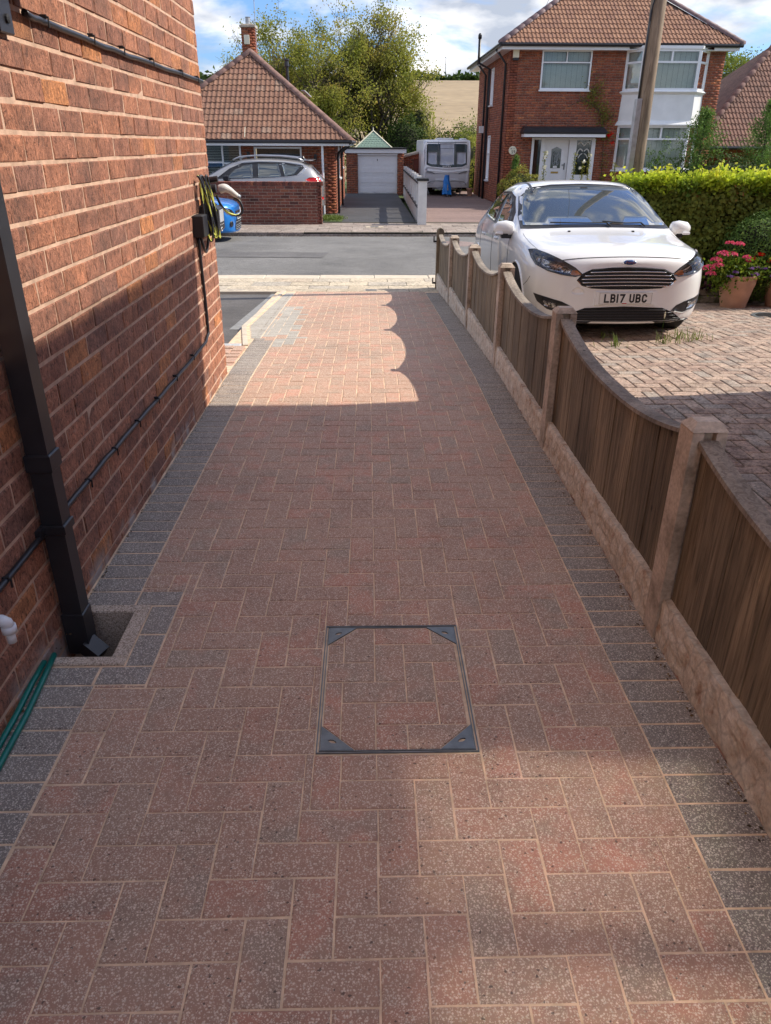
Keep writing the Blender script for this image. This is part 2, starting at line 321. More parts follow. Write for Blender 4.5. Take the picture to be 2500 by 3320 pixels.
def mk(name, V, F, mat, smooth=False, fm=None, tint=None):
    me = bpy.data.meshes.new(name)
    if isinstance(V, np.ndarray) and isinstance(F, np.ndarray):
        nv, nf, k = len(V), len(F), F.shape[1]
        me.vertices.add(nv); me.vertices.foreach_set('co', V.astype(np.float32).ravel())
        me.loops.add(nf * k); me.loops.foreach_set('vertex_index', F.astype(np.int32).ravel())
        me.polygons.add(nf); me.polygons.foreach_set('loop_start', np.arange(0, nf * k, k, dtype=np.int32))
        me.polygons.foreach_set('loop_total', np.full(nf, k, dtype=np.int32)); me.update(calc_edges=True)
    else:
        me.from_pydata([tuple(v) for v in V], [], [tuple(f) for f in F])
    for m in (mat if isinstance(mat, (list, tuple)) else [mat]): me.materials.append(M[m] if isinstance(m, str) else m)
    if fm is not None: me.polygons.foreach_set('material_index', np.asarray(fm, dtype=np.int32))
    if smooth: me.polygons.foreach_set('use_smooth', np.ones(len(me.polygons), dtype=bool))
    if tint is not None:
        a = me.attributes.new('tint', 'FLOAT', 'FACE'); a.data.foreach_set('value', np.asarray(tint, dtype=np.float32))
    me.update(); return me
def ob(name, V, F, mat, parent=None, smooth=False, fm=None, tint=None, Mx=None, kind=None):
    o = bpy.data.objects.new(name, mk(name, V, F, mat, smooth, fm, tint)); link(o, parent, Mx)
    if kind: o['kind'] = kind
    return o
class MB:
    """collects simple solids into one mesh"""
    def __init__(s): s.V = []; s.F = []; s.K = []; s.k = 0
    def add(s, V, F):
        n = len(s.V); s.V += [tuple(v) for v in V]; s.F += [tuple(i + n for i in f) for f in F]; s.K += [s.k] * len(F)
    def box(s, a, b, ch=0.0, u=None):
        x0, y0, z0 = a; x1, y1, z1 = b
        if ch <= 0:
            V = [(x0, y0, z0), (x1, y0, z0), (x1, y1, z0), (x0, y1, z0), (x0, y0, z1), (x1, y0, z1), (x1, y1, z1), (x0, y1, z1)]
            F = [(0, 3, 2, 1), (4, 5, 6, 7), (0, 1, 5, 4), (1, 2, 6, 5), (2, 3, 7, 6), (3, 0, 4, 7)]
        else:
            c = ch; V = []; 
            for z, e in ((z0, c), (z0 + c, 0), (z1 - c, 0), (z1, c)):
                V += [(x0 + e, y0 + e, z), (x1 - e, y0 + e, z), (x1 - e, y1 - e, z), (x0 + e, y1 - e, z)]
            F = [(3, 2, 1, 0), (12, 13, 14, 15)]
            for r in range(3):
                for i in range(4): j = (i + 1) % 4; F.append((r * 4 + i, r * 4 + j, r * 4 + 4 + j, r * 4 + 4 + i))
        if u is not None: V = [u @ Vector(v) for v in V]
        s.add(V, F)
    def tube(s, pts, r, n=8, cap=True, rs=None):
        pts = [Vector(p) for p in pts]; V = []; F = []; up = None
        for i, p in enumerate(pts):
            d = (pts[min(i + 1, len(pts) - 1)] - pts[max(i - 1, 0)]).normalized()
            if up is None: up = d.orthogonal().normalized()
            up = (up - d * up.dot(d)); up = up.normalized() if up.length > 1e-6 else d.orthogonal().normalized()
            sd = d.cross(up); rr = rs[i] if rs else r
            for k in range(n):
                a = 2 * math.pi * k / n; V.append(p + (up * math.cos(a) + sd * math.sin(a)) * rr)
        for i in range(len(pts) - 1):
            for k in range(n):
                j = (k + 1) % n; F.append((i * n + k, i * n + j, (i + 1) * n + j, (i + 1) * n + k))
        if cap: F.append(tuple(range(n - 1, -1, -1))); F.append(tuple((len(pts) - 1) * n + k for k in range(n)))
        s.add(V, F)
    def lathe(s, prof, c, n=24, cap=True):
        V = []; F = []
        for r, z in prof:
            for k in range(n): a = 2 * math.pi * k / n; V.append((c[0] + r * math.cos(a), c[1] + r * math.sin(a), c[2] + z))
        for i in range(len(prof) - 1):
            for k in range(n): j = (k + 1) % n; F.append((i * n + k, i * n + j, (i + 1) * n + j, (i + 1) * n + k))
        if cap: F.append(tuple(range(n - 1, -1, -1))); F.append(tuple((len(prof) - 1) * n + k for k in range(n)))
        s.add(V, F)
    def prism(s, poly, z0, z1):
        n = len(poly); V = [(x, y, z0) for x, y in poly] + [(x, y, z1) for x, y in poly]
        s.add(V, [tuple(range(n - 1, -1, -1)), tuple(range(n, 2 * n))] + [(i, (i + 1) % n, n + (i + 1) % n, n + i) for i in range(n)])
    def bar(s, a, b, w, h, up=(0, 0, 1)):
        a = Vector(a); b = Vector(b); d = (b - a); Lh = d.length; d.normalize(); up = Vector(up)
        sd = d.cross(up).normalized(); up = sd.cross(d)
        Mx = Matrix((( *d, ), ( *sd, ), ( *up, ))).transposed().to_4x4(); Mx.translation = a
        s.box((0, -w / 2, -h / 2), (Lh, w / 2, h / 2), u=Mx)
    def o(s, name, mat, parent=None, smooth=False, Mx=None, kind=None):
        return ob(name, s.V, s.F, mat, parent, smooth, s.K if isinstance(mat, (list, tuple)) else None, None, Mx, kind)
def autosmooth(o, ang=35):
    me = o.data; me.polygons.foreach_set('use_smooth', np.ones(len(me.polygons), dtype=bool))
    bm = bmesh.new(); bm.from_mesh(me)
    for e in bm.edges:
        if len(e.link_faces) == 2 and e.calc_face_angle(0) > R(ang): e.smooth = False
    bm.to_mesh(me); bm.free(); return o

CI = cam.matrix_world.inverted()
def seen(p):
    q = CI @ Vector(p); d = -q.z
    if d < 0.1: return False, 1e9
    return abs(q.x / d) < 0.55 and abs(q.y / d) < 0.73, d

def pieces(name, parent, items, mat, limit=300, joined=None):
    """items: (template key, template verts, faces, matrix, size). The ones that show largest become objects, the rest one joined part"""
    sc = []
    for i, it in enumerate(items):
        v, d = seen(it[3].translation); sc.append((-(it[4] / d) if v else 1.0 + d, i))
    sc.sort(); cache = {}
    for _, i in sc[:limit]:
        key, V, F, Mx, _s = items[i]
        if key not in cache: cache[key] = mk(name, V, F, mat)
        o = bpy.data.objects.new(name, cache[key]); link(o, parent, Mx)
    rest = [items[i] for _, i in sc[limit:]]
    if rest:
        VV = []; FF = []; TT = []; n = 0
        for key, V, F, Mx, _s in rest:
            A = np.array([tuple(v) for v in V]) @ np.array(Mx.to_3x3()).T + np.array(Mx.translation)
            VV.append(A); FF += [tuple(a + n for a in f) for f in F]; n += len(V); TT += [rnd.random()] * len(F)
        ob(joined or (name + 's'), np.concatenate(VV).tolist(), FF, mat, parent, tint=TT, kind='stuff')

def block_tpl(w, l, h=0.03, c=0.004):
    """paving block: top face at z=0, chamfered rim"""
    a, b = w / 2, l / 2; V = []
    for z, e in ((-h, 0), (-c * 0.8, 0), (0, c)):
        V += [(-a + e, -b + e, z), (a - e, -b + e, z), (a - e, b - e, z), (-a + e, b - e, z)]
    F = [(8, 9, 10, 11)]
    for r in range(2):
        for i in range(4): j = (i + 1) % 4; F.append((r * 4 + i, r * 4 + j, r * 4 + 4 + j, r * 4 + 4 + i))
    return V, F
_bc = {}
def block_item(x0, y0, x1, y1, z, slope=0.0, gap=0.0034, jit=0.0010, ch=0.004, q=0.004, h=0.03, var=None):
    w = round((x1 - x0 - gap) / q) * q; l = round((y1 - y0 - gap) / q) * q
    key = (w, l, h, ch)
    if key not in _bc: _bc[key] = block_tpl(w, l, h, ch)
    V, F = _bc[key]
    Mx = Matrix.Translation(((x0 + x1) / 2, (y0 + y1) / 2, z + rnd.uniform(-jit, jit))) @ Matrix.Rotation(math.atan(slope) + rnd.gauss(0, 0.004), 4, 'X') @ Matrix.Rotation(rnd.gauss(0, 0.004), 4, 'Y') @ Matrix.Rotation(rnd.gauss(0, 0.003), 4, 'Z')
    return (key, V, F, Mx, math.sqrt(max(w * l, 1e-6)))

NY = [-40, 3.0, 5.5, 7.5, 9.5, 11.5, 12.75, 400]; NZ = [0, 0, -0.021, -0.12, -0.235, -0.363, -0.405, -0.405]
def zg(y): return float(np.interp(y, NY, NZ))
def zs(y): return (zg(y + 0.05) - zg(y - 0.05)) / 0.1
def zn(y): return zg(y) - 0.05
def sheet(name, rects, mat, zf, off=0.0, parent=None, kind='structure', step=0.5):
    V = []; F = []
    for x0, y0, x1, y1 in rects:
        ys = sorted(set([y0, y1] + [y for y in NY if y0 < y < y1]))
        for a, b in zip(ys[:-1], ys[1:]):
            n = len(V); V += [(x0, a, zf(a) + off), (x1, a, zf(a) + off), (x1, b, zf(b) + off), (x0, b, zf(b) + off)]; F.append((n, n + 1, n + 2, n + 3))
    o = ob(name, V, F, mat, parent)
    if kind and parent is None: o['kind'] = kind
    return o

def clip(rc, holes):
    out = [rc]
    for h in holes:
        nx = []
        for x0, y0, x1, y1 in out:
            hx0, hy0, hx1, hy1 = h
            if hx0 >= x1 or hx1 <= x0 or hy0 >= y1 or hy1 <= y0: nx.append((x0, y0, x1, y1)); continue
            if hx0 > x0: nx.append((x0, y0, hx0, y1)); x0 = hx0
            if hx1 < x1: nx.append((hx1, y0, x1, y1)); x1 = hx1
            if hy0 > y0: nx.append((x0, y0, x1, hy0))
            if hy1 < y1: nx.append((x0, hy1, x1, y1))
        out = nx
    return [r for r in out if r[2] - r[0] > 0.009 and r[3] - r[1] > 0.009]

def herring(ox, oy, u, X0, Y0, X1, Y1, holes=(), limf=None, uy=None):
    out = []; uy = uy or u
    i0, i1 = int((X0 - ox) / u) - 3, int((X1 - ox) / u) + 3; j0, j1 = int((Y0 - oy) / uy) - 3, int((Y1 - oy) / uy) + 3
    for j in range(j0, j1):
        for i in range(i0, i1):
            k = (i - j) % 4
            if k == 0: rc = (i, j, i + 2, j + 1)
            elif k == 3: rc = (i, j, i + 1, j + 2)
            else: continue
            rc = (ox + rc[0] * u, oy + rc[1] * uy, ox + rc[2] * u, oy + rc[3] * uy)
            lx = X0 if limf is None else limf((rc[1] + rc[3]) / 2)
            rc = (max(rc[0], lx), max(rc[1], Y0), min(rc[2], X1), min(rc[3], Y1))
            if rc[2] - rc[0] > 0.012 and rc[3] - rc[1] > 0.012: out += clip(rc, holes)
    return out

# ================================================================== THE GROUND
XW, YC = -1.096, 5.641          # face and end of the house wall on the left
DX0, DX1 = -0.892, 0.812        # the herringbone field between its two edging courses
XF = 1.0                        # driveway side of the fence
MAN = (-0.163, 1.586, 0.3175, 2.218)
GUL = (-1.09, 2.005, -0.828, 2.362)
ZG2 = -0.41                     # level of the far footway

# base terrain with the hole of the gully left out, then the far land rising to the field
def terrain():
    V = []; F = []
    ys = [-40, 0, 6, 12.9, 20, 40, 60, 80, 110, 150, 200, 235, 262, 320, 600, 1500]
    zz = [-0.5, -0.6, -0.75, -0.62, -0.75, -0.85, -0.9, 2.2, 5.3, 9.3, 14.2, 17.3, 19.2, 21, 22, 22]
    xs = [-1500, -400, -150, -60, -20, 0, 20, 60, 150, 400, 1500]
    for y, z in zip(ys, zz):
        for x in xs: V.append((x, y, z + (0 if y < 60 else 0.004 * x * min(1, (y - 60) / 100) * (1 if abs(x) < 150 else 150 / abs(x)))))
    n = len(xs)
    for j in range(len(ys) - 1):
        for i in range(n - 1): F.append((j * n + i, j * n + i + 1, (j + 1) * n + i + 1, (j + 1) * n + i))
    fm = [0 if ys[j] < 60 else 1 for j in range(len(ys) - 1) for i in range(n - 1)]
    return ob('terrain', V, F, ['lawn', 'field'], None, fm=fm, kind='structure')
M['field'] = (lambda g: (g.col(g.mix(0.7, g.ramp(g.noise(0.035, 6, vec=g.P((0.5, 1, 1))), [(0.35, (0.28, 0.205, 0.115)), (0.65, (0.36, 0.27, 0.155))]), g.ramp(g.noise(0.5, 6), [(0.35, 0.75), (0.65, 1.15)]), 'MULTIPLY')).set(rough=1.0), g.m)[-1])(G('stubble_field'))
terrain()

# --- the driveway: sand bed with the blocks as its parts
drive = sheet('driveway', [(-2.6, 5.66, -1.09, 6.72), (XW, -3, 1.1, GUL[1]), (GUL[2], GUL[1], 1.1, GUL[3]), (XW, GUL[3], 1.1, 5.66), (-1.09, 5.66, 1.1, 6.72), (-1.3, 6.72, 1.1, 10.9)], 'sand', zg, -0.003)
rects = herring(0.218 - 4 * 0.1008, 0.891 - 12 * 0.0998, 0.1008, DX0, -1.2, DX1, 10.86, [(-0.892, 1.905, -0.725, 2.462), MAN], lambda y: DX0 if y < 7.0 else -1.03, uy=0.0998)
# the patch relaid in pale blocks near the road
def in_patch(x, y):
    return (6.75 < y < 9.3 and x < -0.66 - 0.16 * (y - 6.8) / 2.5) and not (6.95 < y < 7.2 and x < -0.93) and rnd.random() < 0.8
red_i, pale_i = [], []
for r in rects:
    y = (r[1] + r[3]) / 2; it = block_item(*r, zg(y), zs(y)); (pale_i if in_patch((r[0] + r[2]) / 2, y) else red_i).append(it)
# red blocks in the corner behind the house wall
for r in herring(-2.2, 5.70, 0.1003, -2.3, 5.70, -1.10, 6.60): red_i.append(block_item(*r, zg(6), zs(6)))
pieces('paving_block', drive, red_i, 'paver_red', 300, 'far_paving_blocks')
pieces('pale_paving_block', drive, pale_i, 'paver_pale', 110, 'far_pale_blocks')
edge = []
y = -1.2; pb = 0.1006; ph = 1.1933 - 12 * 0.1006
k = 0
while True:
    y0 = ph + k * pb; k += 1
    if y0 < -1.3: continue
    if y0 > 10.7: break
    edge.append(block_item(DX1 + 0.002, y0, DX1 + 0.2, y0 + pb, zg(y0 + 0.05), zs(y0), ch=0.005))
def kerbx(y): return float(np.interp(y, [6.70, 7.75, 11.0], [-1.12, -1.29, -1.20]))
k = 0
while True:
    y1 = 1.903 - k * pb; k += 1
    if y1 < -1.0: break
    edge.append(block_item(XW + 0.008, y1 - pb, DX0 - 0.002, y1, zg(y1), ch=0.005))
k = 0; pe = []
while True:
    y0 = 2.464 + k * pb; k += 1
    if y0 > 10.7: break
    if y0 < 5.6: edge.append(block_item(XW + 0.008, y0, DX0 - 0.002, y0 + pb, zg(y0 + 0.05), zs(y0), ch=0.005))
    elif y0 < 7.0: edge.append(block_item(-1.095, y0, DX0 - 0.002, y0 + pb, zg(y0 + 0.05), zs(y0), ch=0.005))
    else: pe.append(block_item(kerbx(y0) + 0.05, y0, -1.033, y0 + pb, zg(y0 + 0.05), zs(y0), ch=0.005))
# the grey blocks wrapping the gully
for r in ((XW + 0.008, 2.363, -0.893, 2.463), (-0.891, 2.363, -0.727, 2.463), (-0.826, 2.180, -0.727, 2.361), (-0.826, 2.000, -0.727, 2.178), (XW + 0.008, 1.905, -0.902, 2.0), (-0.900, 1.905, -0.727, 2.0)):
    edge.append(block_item(*r, 0.0, ch=0.005))
pieces('edging_block', drive, edge, 'paver_grey', 260, 'far_edging_blocks')
pieces('pale_edging_block', drive, pe, 'paver_pale', 60)

# --- recessed manhole cover carrying its own blocks
mc = thing('manhole_cover', 'recessed steel framed cover filled with red paving blocks, triangular keyhole plates in its corners', 'manhole cover', (0.073, 1.90, 0))
x0, y0, x1, y1 = MAN
f = MB()
for o_, w_, z_ in ((0.004, 0.003, 0.002), (0.0125, 0.0022, 0.001)):
    a0, b0, a1, b1 = x0 + o_, y0 + o_, x1 - o_, y1 - o_
    f.box((a0, b0, -0.03), (a1, b0 + w_, z_)); f.box((a0, b1 - w_, -0.03), (a1, b1, z_)); f.box((a0, b0 + w_, -0.03), (a0 + w_, b1 - w_, z_)); f.box((a1 - w_, b0 + w_, -0.03), (a1, b1 - w_, z_))
f.o('frame', 'steel', mc)
MB_ = MB(); MB_.box((x0 + 0.001, y0 + 0.001, -0.04), (x1 - 0.001, y1 - 0.001, -0.004)); MB_.o('tray', 'sand', mc)
ix0, iy0, ix1, iy1 = x0 + 0.02, y0 + 0.02, x1 - 0.02, y1 - 0.02
T = 0.098
def keyplate(cx, cy, sx, sy):
    poly = [(0, 0), (T, 0), (0, T)]
    # triangular plate with a keyhole: outline and hole through delaunay
    hole = []
    for k in range(16):
        a = 2 * math.pi * k / 16; r = 0.0075 if k % 8 not in (1, 2, 3) else 0.0075
        rr = 0.009 + 0.007 * abs(math.cos(a - 0.0)) ** 6
        hole.append((0.034 + rr * math.cos(a) * 0.75 - 0.0 + rr * math.sin(a) * 0.3, 0.034 + rr * math.sin(a) * 0.7 - rr * math.cos(a) * 0.35))
    vs = [Vector(p) for p in poly + hole]; n = 3; ed = [(0, 1), (1, 2), (2, 0)] + [(3 + i, 3 + (i + 1) % 16) for i in range(16)]
    r = delaunay_2d_cdt(vs, ed, [], 2, 1e-6)
    V = [(cx + sx * v.x, cy + sy * v.y, 0.0015) for v in r[0]]; F = []
    for t in r[2]:
        c = sum((r[0][i] for i in t), Vector((0, 0))) / 3
        if (c - Vector((0.034, 0.034))).length < 0.006 or all(3 <= i for i in t): continue
        F.append(t)
    n = len(V); V += [(a, b, -0.006) for a, b, _ in V]
    from collections import Counter
    ec = Counter()
    for t in F:
        for i in range(3): ec[(t[i], t[(i + 1) % 3])] += 1
    for (a, b), c in list(ec.items()):
        if (b, a) not in ec: F.append((a, b, b + n, a + n))
    ob('corner_plate', V, F, 'steel', mc)
for sx, cx in ((1, x0 + 0.016), (-1, x1 - 0.016)):
    for sy, cy in ((1, y0 + 0.016), (-1, y1 - 0.016)): keyplate(cx, cy, sx, sy)
u = 0.1; bx, by = ix0, iy1
lay = [(0, 0, .5, .9), (.55, 0, 1.55, 1.9), (1.6, 0, 3.55, .9), (3.6, 0, 4.35, .9), (0, .95, .5, 1.9), (1.6, .95, 2.55, 2.9), (2.6, .95, 4.35, 1.9), (0, 1.95, 1.55, 2.9), (2.6, 1.95, 3.5, 3.9), (3.55, 1.95, 4.35, 2.9), (0, 2.95, .5, 4.9), (.55, 2.95, 2.55, 3.9), (3.55, 2.95, 4.35, 4.9), (.55, 3.95, 1.55, 5.95), (1.6, 3.95, 3.5, 4.9), (0, 4.95, .5, 5.95), (1.6, 4.95, 2.5, 5.95), (2.55, 4.95, 4.35, 5.95)]
for a, b, c, d in lay:
    # cut against the corner plates
    poly = [(bx + a * u, by - d * u), (bx + c * u, by - d * u), (bx + c * u, by - b * u), (bx + a * u, by - b * u)]
    for (px, py, nx, ny) in ((x0 + .016, y0 + .016, 1, 1), (x1 - .016, y0 + .016, -1, 1), (x0 + .016, y1 - .016, 1, -1), (x1 - .016, y1 - .016, -1, -1)):
        out = []; D = lambda p: (p[0] - px) * nx + (p[1] - py) * ny - T - 0.006
        for i in range(len(poly)):
            p, q = poly[i - 1], poly[i]; dp, dq = D(p), D(q)
            if (dp >= 0) != (dq >= 0): t = dp / (dp - dq); out.append((p[0] + (q[0] - p[0]) * t, p[1] + (q[1] - p[1]) * t))
            if dq >= 0: out.append(q)
        poly = out
        if len(poly) < 3: break
    if len(poly) < 3: continue
    cx = sum(p[0] for p in poly) / len(poly); cy = sum(p[1] for p in poly) / len(poly); n = len(poly)
    ins = [(p[0] + (cx - p[0]) * 0.04, p[1] + (cy - p[1]) * 0.04) for p in poly]
    V = [(p[0], p[1], -0.02) for p in poly] + [(p[0], p[1], -0.003) for p in poly] + [(p[0], p[1], 0.0) for p in ins]
    F = [tuple(range(2 * n, 3 * n))] + [(r * n + i, r * n + (i + 1) % n, (r + 1) * n + (i + 1) % n, (r + 1) * n + i) for r in range(2) for i in range(n)]
    ob('paving_block', V, F, 'paver_red', mc)

# --- gully with its concrete surround
gl = thing('drain_gully', 'open square drain pit with a rough concrete surround at the foot of the black downpipe', 'drain', (-0.97, 2.18, 0))
gx0, gy0, gx1, gy1 = GUL; t_ = 0.042
f = MB()
f.box((gx0, gy1 - t_ - 0.006, -0.3), (gx1, gy1, 0.006), 0.004); f.box((gx0, gy0, -0.3), (gx1, gy0 + t_, 0.006), 0.004)
f.box((gx1 - t_ - 0.01, gy0 + t_, -0.3), (gx1, gy1 - t_ - 0.006, 0.006), 0.004)
M['aggregate'] = (lambda g: (g.col(g.ramp(g.n('ShaderNodeTexVoronoi', {'Vector': g.P(), 'Scale': 260.0}).outputs['Color'], [(0.0, (0.14, 0.10, 0.07)), (0.35, (0.42, 0.33, 0.25)), (1.0, (0.74, 0.62, 0.50))])).set(rough=0.95), g.bump(g.noise(200, 3), 0.7, 0.004), g.m)[-1])(G('exposed_aggregate'))
f.o('surround', 'aggregate', gl)
f = MB(); f.box((gx0 - 0.05, gy0, -0.34), (gx1, gy1, -0.235)); f.o('pit_floor', 'soil', gl)

# --- house wall on the left
hw = thing('brick_wall', 'tall rustic red brick house side wall along the left of the driveway', 'wall', (XW, 2.5, 0))
HB = MB(); HB.box((-7.5, -5, -0.3), (XW - 0.0035, YC - 0.0035, 5.3)); HB.o('mortar_bed', 'near_mortar', hw)
f = MB(); f.box((-7.8, -5.3, 5.3), (XW + 0.3, YC + 0.3, 5.5)); f.o('eaves', 'white_paint', hw)
BP = 0.087; Z0 = 0.0297
def brick_tpl(L_, h, t=0.05, c=0.0032, seed=0):
    """brick face on x=0 looking +x, slightly uneven, length along y"""
    q = random.Random(seed); V = []; a, b = L_ / 2, h / 2
    for x, e in ((-t, 0), (-c, 0), (0, c)):
        for sy, sz in ((-1, -1), (1, -1), (1, 1), (-1, 1)):
            V.append((x + (q.uniform(-.002, .0015) if e else 0), sy * (a - e - q.uniform(0, .002)), sz * (b - e - q.uniform(0, .0025))))
    F = [(8, 9, 10, 11)]
    for r in range(2):
        for i in range(4): j = (i + 1) % 4; F.append((r * 4 + i, r * 4 + j, r * 4 + 4 + j, r * 4 + 4 + i))
    return V, F
_bt = {}
def brick_item(y0, y1, z0, z1, x, n=3, gap=0.012):
    L_ = round(y1 - y0 - gap * .72, 3); h = round(z1 - z0 - gap * .92, 3)
    s = rnd.randrange(n); key = (L_, h, s)
    if key not in _bt: _bt[key] = brick_tpl(L_, h, seed=hash(key) & 0xffff)
    V, F = _bt[key]
    Mx = Matrix.Translation((x + rnd.uniform(-.0015, .0025), (y0 + y1) / 2, (z0 + z1) / 2)) @ Matrix.Rotation(rnd.gauss(0, .006), 4, 'Z') @ Matrix.Rotation(rnd.gauss(0, .004), 4, 'Y')
    return (key, V, F, Mx, math.sqrt(L_ * h))
items = []
KW = (0.62, 1.86, Z0 + BP * 12, Z0 + BP * 22)      # kitchen window, just out of frame to the left: its panes throw sunlight back on to the blocks
VENT = (4.46, 4.70, Z0 - BP * 0.9, Z0 + BP * 2)
for kz in range(-2, 60):
    z0 = Z0 + BP * kz; z1 = z0 + BP
    off = 0.0 if (kz % 2) == 1 else 0.1165
    j = 0
    y = 2.662 + off - 0.233 * 24
    while y < YC - 0.01:
        a, b = y, min(y + 0.233, YC)
        if YC - b < 0.05: b = YC
        y = b
        if rnd.random() < 0.0: pass
        if b < -3: continue
        if z0 < VENT[3] - .01 and z1 > VENT[2] + .01 and a < VENT[1] - .02 and b > VENT[0] + .02:
            if a < VENT[0] - 0.03: items.append(brick_item(a, VENT[0], z0, z1, XW))
            if b > VENT[1] + 0.03: items.append(brick_item(VENT[1], b, z0, z1, XW))
            continue
        if z0 < KW[3] - .01 and z1 > KW[2] + .01 and a < KW[1] - .02 and b > KW[0] + .02:
            if a < KW[0] - 0.03: items.append(brick_item(a, KW[0], z0, z1, XW))
            if b > KW[1] + 0.03: items.append(brick_item(KW[1], b, z0, z1, XW))
            continue
        items.append(brick_item(a, b, z0, z1, XW))
pieces('brick', hw, items, 'near_brick', 300, 'further_bricks')
# brick end face turned towards the road
fe = []
for kz in range(-2, 60):
    z0 = Z0 + BP * kz; off = 0 if kz % 2 else 0.1165; x = XW - 0.233 * 8 + off
    while x < XW - 0.02:
        b = min(x + 0.233, XW); a = x; x = b
        V, F = brick_tpl(b - a - .012, BP - .014, seed=kz)
        fe.append((0, V, F, Matrix.Translation(((a + b) / 2, YC, z0 + BP / 2)) @ Matrix.Rotation(math.pi / 2, 4, 'Z'), .1))
pieces('brick', hw, fe, 'near_brick', 0, 'end_face_bricks')
M['mirror_glass'] = (lambda g: (g.t.links.new(g.n('ShaderNodeMixShader', {0: 0.40, 1: g.n('ShaderNodeBsdfDiffuse', {'Color': (.03, .03, .035, 1)}).outputs[0], 2: g.n('ShaderNodeBsdfGlossy', {'Color': (1, 1, 1, 1), 'Roughness': WROUGH}).outputs[0]}).outputs[0], g.out.inputs[0]), g.m)[-1])(G('double_glazing'))
f = MB(); xw = XW - .004
for q in ((KW[0], KW[2], KW[1], KW[2] + .06), (KW[0], KW[3] - .06, KW[1], KW[3]), (KW[0], KW[2] + .06, KW[0] + .06, KW[3] - .06), (KW[1] - .06, KW[2] + .06, KW[1], KW[3] - .06), ((KW[0] + KW[1]) / 2 - .04, KW[2] + .06, (KW[0] + KW[1]) / 2 + .04, KW[3] - .06)): f.box((xw - .02, q[0], q[1]), (xw + .03, q[2], q[3]))
kw_ = f.o('kitchen_window', 'white_upvc', hw)
for a, b in ((KW[0] + .06, (KW[0] + KW[1]) / 2 - .04), ((KW[0] + KW[1]) / 2 + .04, KW[1] - .06)):
    f = MB(); f.box((xw - .01, a, KW[2] + .06), (xw + .008, b, KW[3] - .06)); f.o('pane', 'mirror_glass', kw_)
av = MB()
av.box((XW - 0.02, VENT[0] + .006, VENT[2] + .008), (XW - 0.004, VENT[1] - .006, VENT[3] - .006)); av.k = 1
for i in range(7):
    yy = VENT[0] + .012 + i * (VENT[1] - VENT[0] - .024) / 6
    av.box((XW - .004, yy - .005, VENT[2] + .01), (XW + .006, yy + .005, VENT[3] - .008))
for i in range(9):
    zz_ = VENT[2] + .012 + i * (VENT[3] - VENT[2] - .024) / 8
    av.box((XW - .0035, VENT[0] + .008, zz_ - .004), (XW + .004, VENT[1] - .008, zz_ + .004))
o = av.o('air_brick', ['dark_in', 'terracotta'], hw); o['label'] = 'terracotta louvred air brick low in the wall'

# --- square black downpipe and the gutter parts above
dp = thing('downpipe', 'square black plastic downpipe emptying into the drain pit by the brick wall', 'drainpipe', (-1.04, 2.225, 0))
f = MB(); f.box((-1.083, 2.185, 0.07), (-1.014, 2.255, 5.2), 0.008); f.o('pipe', 'black_plastic', dp)
for z, h in ((0.625, 0.06), (0.40, 0.035)):
    f = MB(); f.box((-1.090, 2.178, z), (-1.007, 2.262, z + h), 0.004)
    if h < .05: f.box((-1.096, 2.150, z + .004), (-1.075, 2.290, z + h - .004), 0.003)
    f.o('pipe_bracket' if h < .05 else 'pipe_socket', 'black_plastic', dp)
f = MB(); f.box((-1.087, 2.181, -0.09), (-1.010, 2.259, 0.085), 0.006)
f.bar((-1.03, 2.205, -0.055), (-0.975, 2.185, -0.095), 0.062, 0.05); f.o('shoe', 'black_plastic', dp)
gp = thing('upper_downpipe', 'black square pipe end and bracket with a screw high on the brick wall', 'pipe', (-1.06, 2.8, 1.95))
f = MB(); f.box((-1.09, 2.70, 1.975), (-1.02, 2.835, 2.6), 0.006); f.o('pipe', 'black_plastic', gp)
f = MB(); f.box((-1.094, 2.60, 1.86), (-1.075, 2.695, 2.5), 0.004); f.o('bracket', 'black_plastic', gp)
f = MB(); f.lathe([(.013, 0), (.013, .006), (.006, .008)], (0, 0, 0), 10); f.o('screw', 'black_matt', gp, Mx=Matrix.Translation((-1.075, 2.655, 1.90)) @ Matrix.Rotation(math.pi / 2, 4, 'Y'))

# --- cables
def wob(pts, n, amp):
    out = []
    P = [Vector(p) for p in pts]
    for i in range(len(P) - 1):
        for k in range(n):
            t = k / n; out.append(P[i].lerp(P[i + 1], t) + Vector((0, rnd.uniform(-amp, amp), rnd.uniform(-amp, amp))))
    out.append(P[-1]); return out
def cable(name, label, pts, r, clips):
    t = thing(name, label, 'cable', pts[0])
    f = MB(); f.tube(wob(pts, 5, 0.0035), r, 8); f.o('sheath', 'black_plastic', t, smooth=True)
    for c in clips:
        f = MB(); f.tube([(c[0] + r + .004, c[1], c[2] - r * 1.4), (c[0] + r + .005, c[1], c[2] + r * 1.4), (c[0] - r, c[1], c[2] + r * 1.9)], 0.0035, 6)
        f.box((c[0] - .008, c[1] - .004, c[2] + r), (c[0] + r, c[1] + .004, c[2] + r + .012)); f.o('cable_clip', 'black_matt', t)
xc = XW + 0.012
cable('wall_cable', 'thick black cable clipped across the sunlit upper part of the brick wall', [(xc, 2.82, 1.935), (xc, 3.0, 1.93), (xc, 3.6, 1.925), (xc, 4.2, 1.925), (xc, 4.9, 1.93), (xc, 5.635, 1.935), (xc - 0.02, 5.665, 1.935)], 0.011, [(xc, y, 1.93) for y in (2.98, 3.45, 3.85, 4.35, 5.0, 5.45)])
